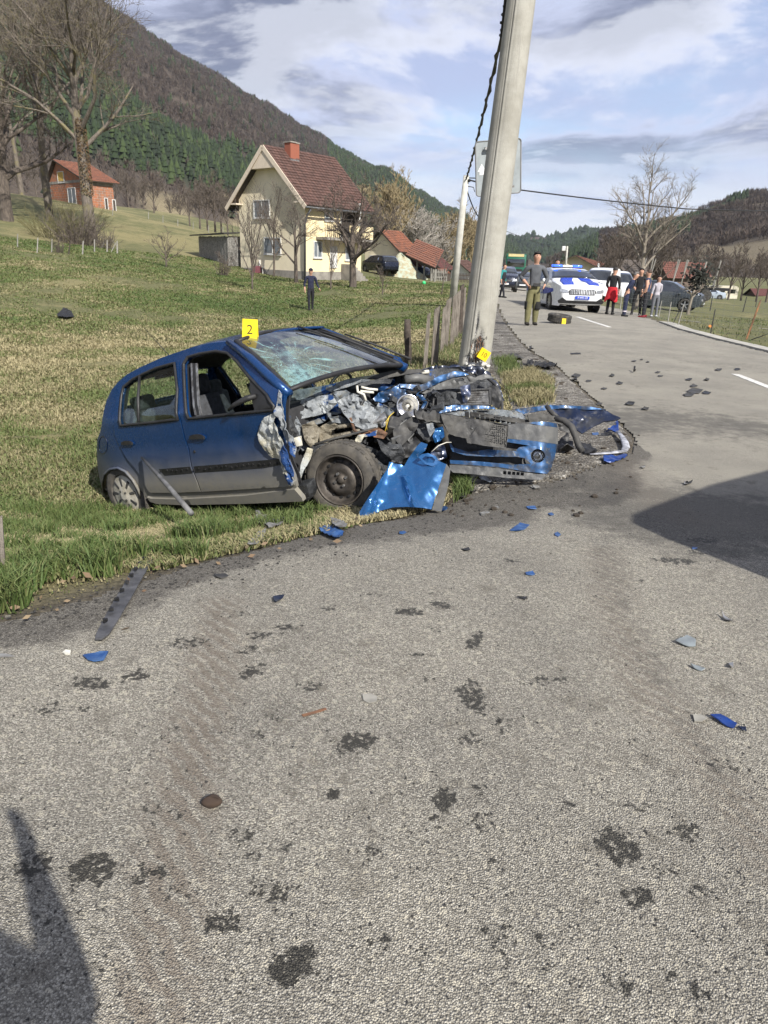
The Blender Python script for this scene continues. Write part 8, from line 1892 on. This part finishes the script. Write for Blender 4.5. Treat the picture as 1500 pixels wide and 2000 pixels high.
# short turf over the field, thinning with distance
nf = 460000; th = np.radians(rng.uniform(-33, 14, nf)); rr2 = 3.6*np.exp(rng.random(nf)**.9*math.log(62/3.6)); X = rr2*np.sin(th); Y = rr2*np.cos(th)
ok = clearroad(X, Y, .0) & ~pip(X, Y, GRAV); ok &= ~((np.abs(X+1.2) < 0) ); X, Y, rr2 = X[ok], Y[ok], rr2[ok]
dt = drygreen(X, Y)+.24*np.interp(np.hypot(X+7, Y-12), [0, 11, 16], [1, .8, .2])-.16*(Y > 20)
blades('meadow_grass', X, Y, (.030+.035*rng.random(len(X)))*(1+.012*rr2), (.0022+.00060*rr2), .8, np.clip(dt, 0, 1), M_GRASS, 'short trampled meadow grass, green with straw-coloured patches')
# dry tuft island between the pole and the asphalt, grass round the posts
X, Y = pick(9000, [(975,735),(1040,722),(1085,745),(1085,790),(1010,800),(985,770)]); tt = vnoise(X, Y, 2, 5)
blades('dry_grass_island', X, Y, .05+.10*rng.random(len(X)), .004, .6, np.clip(.62+.35*rng.random(len(X))-(tt > .6)*.4, 0, 1), M_GRASS, 'dry straw-coloured grass between the pole and the road')
X, Y = pick(1200, [(955,700),(1010,700),(1030,735),(970,740)]); blades('verge_grass', X, Y, .05+.10*rng.random(len(X)), .004, .5, rng.random(len(X))*.5, M_GRASS, 'green tufts at the right foot of the concrete pole')
X, Y = pick(5000, [(780,690),(880,640),(905,640),(900,720),(800,735)]); blades('verge_grass', X, Y, .06+.12*rng.random(len(X)), .004, .6, rng.random(len(X)), M_GRASS, 'rough grass at the foot of the wooden posts')
X, Y = pick(1500, [(880,935),(915,930),(925,965),(885,985)]); blades('verge_grass', X, Y, .06+.10*rng.random(len(X)), .003, .5, rng.random(len(X))*.4, M_GRASS, 'small green tuft under the bumper')
X, Y = pick(30000, [(1270,618),(1700,600),(1700,760),(1515,692),(1400,660)]); blades('field_grass', X, Y, .05+.05*rng.random(len(X)), .012, .7, drygreen(X, Y, -.05), M_GRASS, 'short green grass of the field right of the road')
# dead leaves on the verge
lv = MB()
for i in range(110):
    x = rnd.uniform(-20, 760); y = np.interp(x, [0, 150, 300, 430, 580, 700], [1190, 1160, 1110, 1078, 1042, 1015])+rnd.gauss(-18, 30); g = ghit(x, y); c = g+Vector((0, 0, rnd.uniform(.01, .04))); s = rnd.uniform(.012, .03); d1 = Vector((rnd.gauss(0, 1), rnd.gauss(0, 1), rnd.gauss(0, .4))).normalized()*s; d2 = d1.orthogonal().normalized()*s*.5
    lv.add([c+d1, c+d2, c-d1, c-d2], [(0, 1, 2, 3)])
lv.build('dead_leaves', pm('dead_leaf', (.12, .075, .045), .9, c2=(.20, .15, .09), scale=3), None, kind='stuff', label='fallen brown leaves along the edge of the grass')
# ------------------------------------------------------------------ people
SKIN = pm('skin', (.46, .26, .18), .55, var=.12, scale=8)
def cloth(name, c, v=.3): return pm(name, c, .9, var=v, scale=6, bump=.004, bscale=30)
def person(label, base, facing, H_=1.8, top=(.1, .1, .1), legs=(.02, .02, .03), shoes=(.02, .02, .02), hair=(.015, .012, .01), sleeves='long', arms=None, stance=.13, step=0., lean=0., female=False, group='people standing around the scene', head_turn=0., knees=None, hair_long=False, baggy=1., cuff=None, cap=None, name='person', bent=0.):
    """one continuous skinned body; arms = ((elbow offset), (hand offset)) for each side from the shoulder, in metres for a 1.8 m figure"""
    k = H_/1.8; e = empty(name, base, (0, 0, math.atan2(facing[1], facing[0])-math.pi/2), label, 'person', group)
    # figure faces +Y, right hand at +X
    sw = .20 if not female else .16; hw = .09 if not female else .095
    V = []; Rd = []; E = []; 
    def add(p, r_, par=None):
        r_ = tuple(x*1.13 for x in r_) if isinstance(r_, tuple) else r_*1.13
        V.append(Vector(p)*k); Rd.append((r_[0]*k, r_[1]*k) if isinstance(r_, tuple) else (r_*k, r_*k))
        if par is not None: E.append((par, len(V)-1))
        return len(V)-1
    ln = lean
    pel = add((0, 0, .94), (.155 if not female else .15, .11)); wa = add((0, ln*.3+bent*.1, 1.10), (.145 if not female else .11, .10), pel); ch = add((0, ln*.7+bent*.25, 1.30), (.185 if not female else .135, .12), wa); nk0 = add((0, ln+bent*.42, 1.46), (.12, .09), ch)
    nk = add((0, ln+.01+bent*.5, 1.52), (.050, .054), nk0); h0 = add((0, ln+.03+bent*.56, 1.615), (.072, .088), nk); h1 = add((0, ln+.035+bent*.6, 1.695), (.098, .116), h0); h2 = add((0, ln+.02+bent*.62, 1.755), (.06, .075), h1)
    arms = arms or (((.06, -.03, -.29), (.07, .03, -.55)), ((.06, -.03, -.29), (.07, .03, -.55)))
    hands = []
    for s, (el, ha) in zip((-1, 1), arms):
        sh = add((s*sw, ln+bent*.38, 1.42), (.068, .066), nk0); eb = add((s*(sw+el[0]), ln+bent*.38+el[1], 1.42+el[2]), .049, sh); mid_ = add((s*(sw+(el[0]+ha[0])/2), ln+bent*.38+(el[1]+ha[1])/2, 1.42+(el[2]+ha[2])/2), .043, eb)
        wr_ = add((s*(sw+ha[0]), ln+bent*.38+ha[1], 1.42+ha[2]), .027, mid_); hd = (Vector(V[wr_])-Vector(V[mid_])).normalized(); hp = Vector(V[wr_])/k+hd*.07; pa = add(hp, (.036, .018), wr_)
        sd = hd.cross(Vector((1, 0, 0))).normalized() if abs(hd.x) < .8 else Vector((0, 1, 0))
        for f in range(4):
            o_ = sd*(f-1.5)*.021; f1 = add(hp+hd*.045+o_, .0095, pa); add(hp+hd*(.085-.006*abs(f-1.3))+o_+Vector((-s*.012, 0, 0)), .008, f1)
        th = add(hp-hd*.02+sd*.042, .011, pa); add(hp+hd*.02+sd*.062, .009, th)
    for i, s in enumerate((-1, 1)):
        st = step*(1 if s > 0 else -1); kb = (knees or (0, 0))[i]
        hp_ = add((s*hw, 0, .86), .092*baggy**.5, pel); kn = add((s*(hw+stance*.3), st*.5+kb, .49), .062*baggy, hp_); cf_ = add((s*(hw+stance*.45), st*.8+kb*.4, .30), .058*baggy, kn); an = add((s*(hw+stance*.55), st, .09), .046*baggy, cf_)
        add((s*(hw+stance*.6), st+.02, .045), .045, an)
    me = bpy.data.meshes.new('body'); me.from_pydata([tuple(v) for v in V], E, []); ob = bpy.data.objects.new('body', me); COL.objects.link(ob)
    sk = ob.modifiers.new('skin', 'SKIN'); sk.use_smooth_shade = True; sk.branch_smoothing = .6
    for i, r_ in enumerate(Rd): me.skin_vertices[0].data[i].radius = r_; me.skin_vertices[0].data[i].use_root = (i == 0)
    sb_2 = ob.modifiers.new('sub', 'SUBSURF'); sb_2.levels = 2; sb_2.render_levels = 2
    dg = bpy.context.evaluated_depsgraph_get(); m2 = bpy.data.meshes.new_from_object(ob.evaluated_get(dg)); bpy.data.objects.remove(ob)
    mt = [cloth('cloth_%02d%02d%02d' % tuple(int(c*99) for c in top), top), cloth('cloth_%02d%02d%02d' % tuple(int(c*99) for c in legs), legs), SKIN, pm('hair_%02d' % int(hair[0]*999), hair, .7, scale=30, bump=.003)]
    segs = [(a, b_) for a, b_ in E]; P0 = np.array([V[a] for a, b_ in segs]); P1 = np.array([V[b_] for a, b_ in segs]); co_ = np.empty(len(m2.polygons)*3); m2.polygons.foreach_get('center', co_); co_ = co_.reshape(-1, 3)
    d = P1-P0; t = np.clip(((co_[:, None]-P0)*d).sum(-1)/((d*d).sum(-1)+1e-9), 0, 1); ds = np.linalg.norm(co_[:, None]-P0-d*t[..., None], axis=-1); ns = ds.argmin(1)
    lab = np.zeros(len(segs), int)
    arm0 = 8; per = 14
    for i, (a, b_) in enumerate(segs):
        if b_ in (nk, h0, h1, h2): lab[i] = 2
        elif b_ > h2 and b_ <= h2+28:
            q = (b_-h2-1) % 14; lab[i] = 0 if q < 4 else 2
            if sleeves == 'short' and q >= 1: lab[i] = 2
            if q >= 4: lab[i] = 2
        elif b_ > h2+28: lab[i] = 1
    mi = lab[ns]; z_ = co_[:, 2]/k; trunkseg = np.isin(ns, [i for i, (a, b_) in enumerate(segs) if b_ in (wa, pel)]); mi = np.where(trunkseg & (z_ < .97), 1, mi)
    mi = np.where((mi == 2) & (z_ > .9) & (np.abs(co_[:, 0]) < .12*k) & (z_ < 1.505+bent*.0), 0, mi)
    for x in mt: m2.materials.append(x)
    m2.polygons.foreach_set('material_index', mi.astype(np.int32)); m2.update(); m2.name = 'body'
    o = bpy.data.objects.new('body', m2); COL.objects.link(o); o.parent = e
    # head details: hair cap, nose, ears, eyes, brows, mouth
    hc = Vector((0, ln+.035+bent*.6, 1.70))*k; Mh = Matrix.Translation(hc) @ Matrix.Rotation(head_turn, 4, 'Z')
    m_ = MB(); cut = -.25
    def capf(u, v):
        a = v*6.283; el = math.pi/2-(u*1.75 if math.sin(a) < .25 else u*1.0)*1.0; return Mh @ (Vector((math.cos(a)*math.cos(el)*.100, math.sin(a)*math.cos(el)*.120-.008, math.sin(el)*.112+.016))*k)
    m_.grid(capf, 10, 24); solid(m_, 'hair' if not cap else 'cap', mt[3] if not cap else cloth('cap_cloth', cap), e, .008)
    if cap: MB().box((0, 0, 0), (.13*k, .09*k, .012*k), Mh @ Matrix.Translation((0, .12*k, .045*k)), .004).build('cap_peak', cloth('cap_cloth', cap), e)
    if hair_long:
        def lh(u, v): a = math.pi+v*math.pi; w = .085+.03*u; return Mh @ (Vector((math.cos(a)*w, math.sin(a)*(.09+.01*u)-.0, .03-.34*u))*k)
        solid(MB().grid(lh, 8, 14), 'long_hair', mt[3], e, .02)
    MB().add([Mh @ (Vector(q)*k) for q in ((-.012, .090, .005), (.012, .090, .005), (0, .124, -.022), (-.018, .092, -.03), (.018, .092, -.03), (0, .09, .03))], [(0, 2, 5), (5, 2, 1), (0, 3, 2), (2, 4, 1), (3, 4, 2)]).build('nose', SKIN, e)
    for s in (-1, 1):
        MB().box((0, 0, 0), (.014*k, .03*k, .052*k), Mh @ Matrix.Translation((s*.078*k, -.005*k, -.005*k)), .006).build('ear', SKIN, e)
        MB().box((0, 0, 0), (.024*k, .008*k, .010*k), Mh @ Matrix.Translation((s*.030*k, .096*k, .012*k)), .003).build('eye', pm('dark_eye', (.03, .02, .015), .3), e)
        MB().box((0, 0, 0), (.034*k, .008*k, .007*k), Mh @ Matrix.Translation((s*.031*k, .098*k, .030*k)), .002).build('eyebrow', mt[3], e)
    MB().box((0, 0, 0), (.042*k, .006*k, .009*k), Mh @ Matrix.Translation((0, .094*k, -.050*k)), .002).build('mouth', pm('lips', (.30, .11, .09), .5), e)
    for i, s in enumerate((-1, 1)):
        st = step*(1 if s > 0 else -1); x = s*(hw+stance*.6)
        def shoe(u, v):
            y = -.11+.29*u; w = (.044+.012*math.sin(u*3.14)-.012*max(0, u-.75)*4*.5)*min(1, .55+3*min(u, 1-u)); h = .10 if u < .35 else .10-.045*(u-.35)/.65; a = v*6.283
            return Vector((x+w*math.cos(a), st+y, max(0, h/2+h/2*math.sin(a))))*k
        sm_ = MB().grid(shoe, 10, 12); sm_.build('shoe', cloth('shoe_%02d%02d%02d' % tuple(int(c*99) for c in shoes), shoes), e, True)
    return e
def foot(px, py): return ghit(px, py)
HIP = (((.13, -.10, -.22), (.02, .13, -.36)), ((.13, -.10, -.22), (.02, .13, -.36)))
p1 = foot(1036, 635); v = P(1048, 493, (p1-Vector((0, 0, CAMH))).dot(cf)*.985).z-p1.z
m1 = person('dark-haired man in a grey sweater and khaki work trousers facing the wreck', p1, (.05, -1), v, (.085, .09, .10), (.15, .14, .065), (.035, .03, .025), arms=(((.14, -.06, -.25), (.03, .16, -.40)), ((.16, -.12, -.22), (.02, .14, -.40))), stance=.04, step=.04, baggy=1.35, head_turn=.1)
kk = v/1.8
for s in (-1, 1): 
    def kp(u, v_, s=s): a = math.pi*(v_*1.2-.1); return Vector((s*.125+.085*math.cos(a), .085*math.sin(a)+.01, .60-.20*u))*kk
    solid(MB().grid(kp, 4, 8), 'knee_pad', cloth('knee_patch', (.012, .012, .012)), m1, .008)
MB().box((-.02*kk, .19*kk, 1.02*kk), (.18*kk, .03*kk, .09*kk), bev=.01).build('folder', M_BLK, m1)
p2 = foot(980, 581); v = P(986, 516, (p2-Vector((0, 0, CAMH))).dot(cf)).z-p2.z
m2_ = person('man in a turquoise sleeved top walking beside the concrete pole', p2, (.8, -.55), v, (.02, .22, .22), (.015, .016, .022), hair=(.05, .03, .02), step=.17, stance=.02)
def vest(u, v_): a = v_*6.283; w = .19-.03*abs(u-.4); return Vector((math.cos(a)*w, math.sin(a)*w*.72, .98+.40*u))*(v/1.8)
solid(MB().grid(vest, 5, 18), 'waistcoat', cloth('dark_waistcoat', (.012, .013, .018)), m2_, .01)
pm1 = foot(607, 606); v = P(603, 524, (pm1-Vector((0, 0, CAMH))).dot(cf)).z-pm1.z
m3 = person('man in a navy track top and dark cap walking across the meadow', pm1, (.35, -.95), v, (.012, .015, .04), (.010, .011, .016), step=.16, stance=.04, cap=(.02, .025, .06), arms=(((.10, -.02, -.28), (.16, .14, -.46)), ((.08, -.05, -.28), (.08, .04, -.54))), group='people standing around the scene')
for s in (-1, 1): MB().tube([Vector((s*.195, -.05, 1.45))*(v/1.8), Vector((s*.25, -.05, 1.3))*(v/1.8), Vector((s*.265, -.08, 1.12))*(v/1.8)], .016, 6).build('sleeve_stripe', M_WHITE, m3, True)
# group by the roadside
def grp(px, pyf, pyh, label, facing, **k):
    b_ = foot(px, pyf); h_ = P(px, pyh, (b_-Vector((0, 0, CAMH))).dot(cf)).z-b_.z; return person(label, b_, facing, h_, **k), h_/1.8, b_
r1, k1, b1 = grp(1190, 614, 522, 'man in black with a red jacket tied round his waist, seen from behind', (.55, .75), top=(.012, .012, .014), legs=(.010, .010, .012), shoes=(.02, .02, .02), stance=.05, arms=(((.06, .0, -.29), (.0, .15, -.45)), ((.06, 0, -.29), (.03, .10, -.52))))
def jk(u, v_):
    a = v_*6.283; w = .185+.075*u+.02*math.sin(a*7+u*3)*u; return Vector((math.cos(a)*w, math.sin(a)*w*.78-.02*u, 1.06-.52*u*(1-.12*math.sin(a*3))))*k1
solid(MB().grid(jk, 12, 42), 'tied_jacket', cloth('red_jacket', (.50, .012, .022)), r1, .012)
for s in (-1, 1): MB().tube([Vector((s*.08, .14, 1.05))*k1, Vector((s*.03, .17, .95))*k1, Vector((s*.05, .17, .74))*k1], [.035*k1, .03*k1, .035*k1], 7, True, .5).build('jacket_sleeve', cloth('red_jacket', (.50, .012, .022)), r1, True)
r2, k2, b2 = grp(1218, 618, 531, 'older man in navy work overalls leaning forward with hands behind his back', (.85, -.3), top=(.014, .020, .055), legs=(.014, .020, .055), shoes=(.012, .012, .012), hair=(.16, .15, .14), bent=.42, stance=.04, baggy=1.45, arms=(((.07, -.16, -.24), (-.06, -.20, -.42)), ((.07, -.16, -.24), (-.06, -.20, -.42))))
for s in (-1, 1): MB().lathe([(.088*k2, 0), (.089*k2, .05*k2)], 16, Matrix.Translation(Vector((s*.145, 0, .20))*k2), 'Z').build('reflective_band', pm('reflective_tape', (.55, .50, .55), .5), r2, True); 
r3, k3, b3 = grp(1241, 615, 524, 'young man in a black shirt standing behind the man in overalls', (-.35, -.9), top=(.012, .013, .018), legs=(.012, .012, .015), stance=.10, step=.10, arms=(((.05, -.05, -.29), (-.06, .12, -.42)), ((.05, -.05, -.29), (-.06, .12, -.42))))
r4, k4, b4 = grp(1256, 620, 527, 'man in a navy short-sleeved shirt with red shoes turned towards the overalls', (-.75, .45), top=(.030, .045, .095), legs=(.012, .014, .022), shoes=(.28, .02, .03), hair=(.05, .035, .025), sleeves='short', stance=.05, arms=(((.08, -.04, -.28), (.04, .10, -.50)), ((.07, -.02, -.29), (.06, .10, -.52))))
r5, k5, b5 = grp(1276, 619, 538, 'long-haired woman in a pale grey top and grey jeans with white shoes', (.05, -1), top=(.40, .38, .42), legs=(.13, .135, .155), shoes=(.7, .7, .7), hair=(.015, .01, .01), female=True, hair_long=True, stance=.03, arms=(((.03, -.05, -.28), (-.08, -.08, -.40)), ((.06, 0, -.28), (.11, .06, -.52))))
b6 = P(1080, 590, 31); b6.z = gz(b6.x, b6.y); person('person half hidden behind the patrol car, only the head visible over the roof', b6, (.2, -1), 1.82, (.02, .02, .02), (.02, .02, .02))
# the photographer, standing behind the camera: only the shadow reaches the picture
person('photographer standing on the asphalt holding up a phone, seen only by the shadow', Vector((-.10, -.38, 0)), (0, 1), 1.82, (.03, .03, .04), (.03, .03, .05), arms=(((.12, .10, -.20), (-.05, .30, -.02)), ((.12, .10, -.20), (-.05, .30, -.02))), group=None)
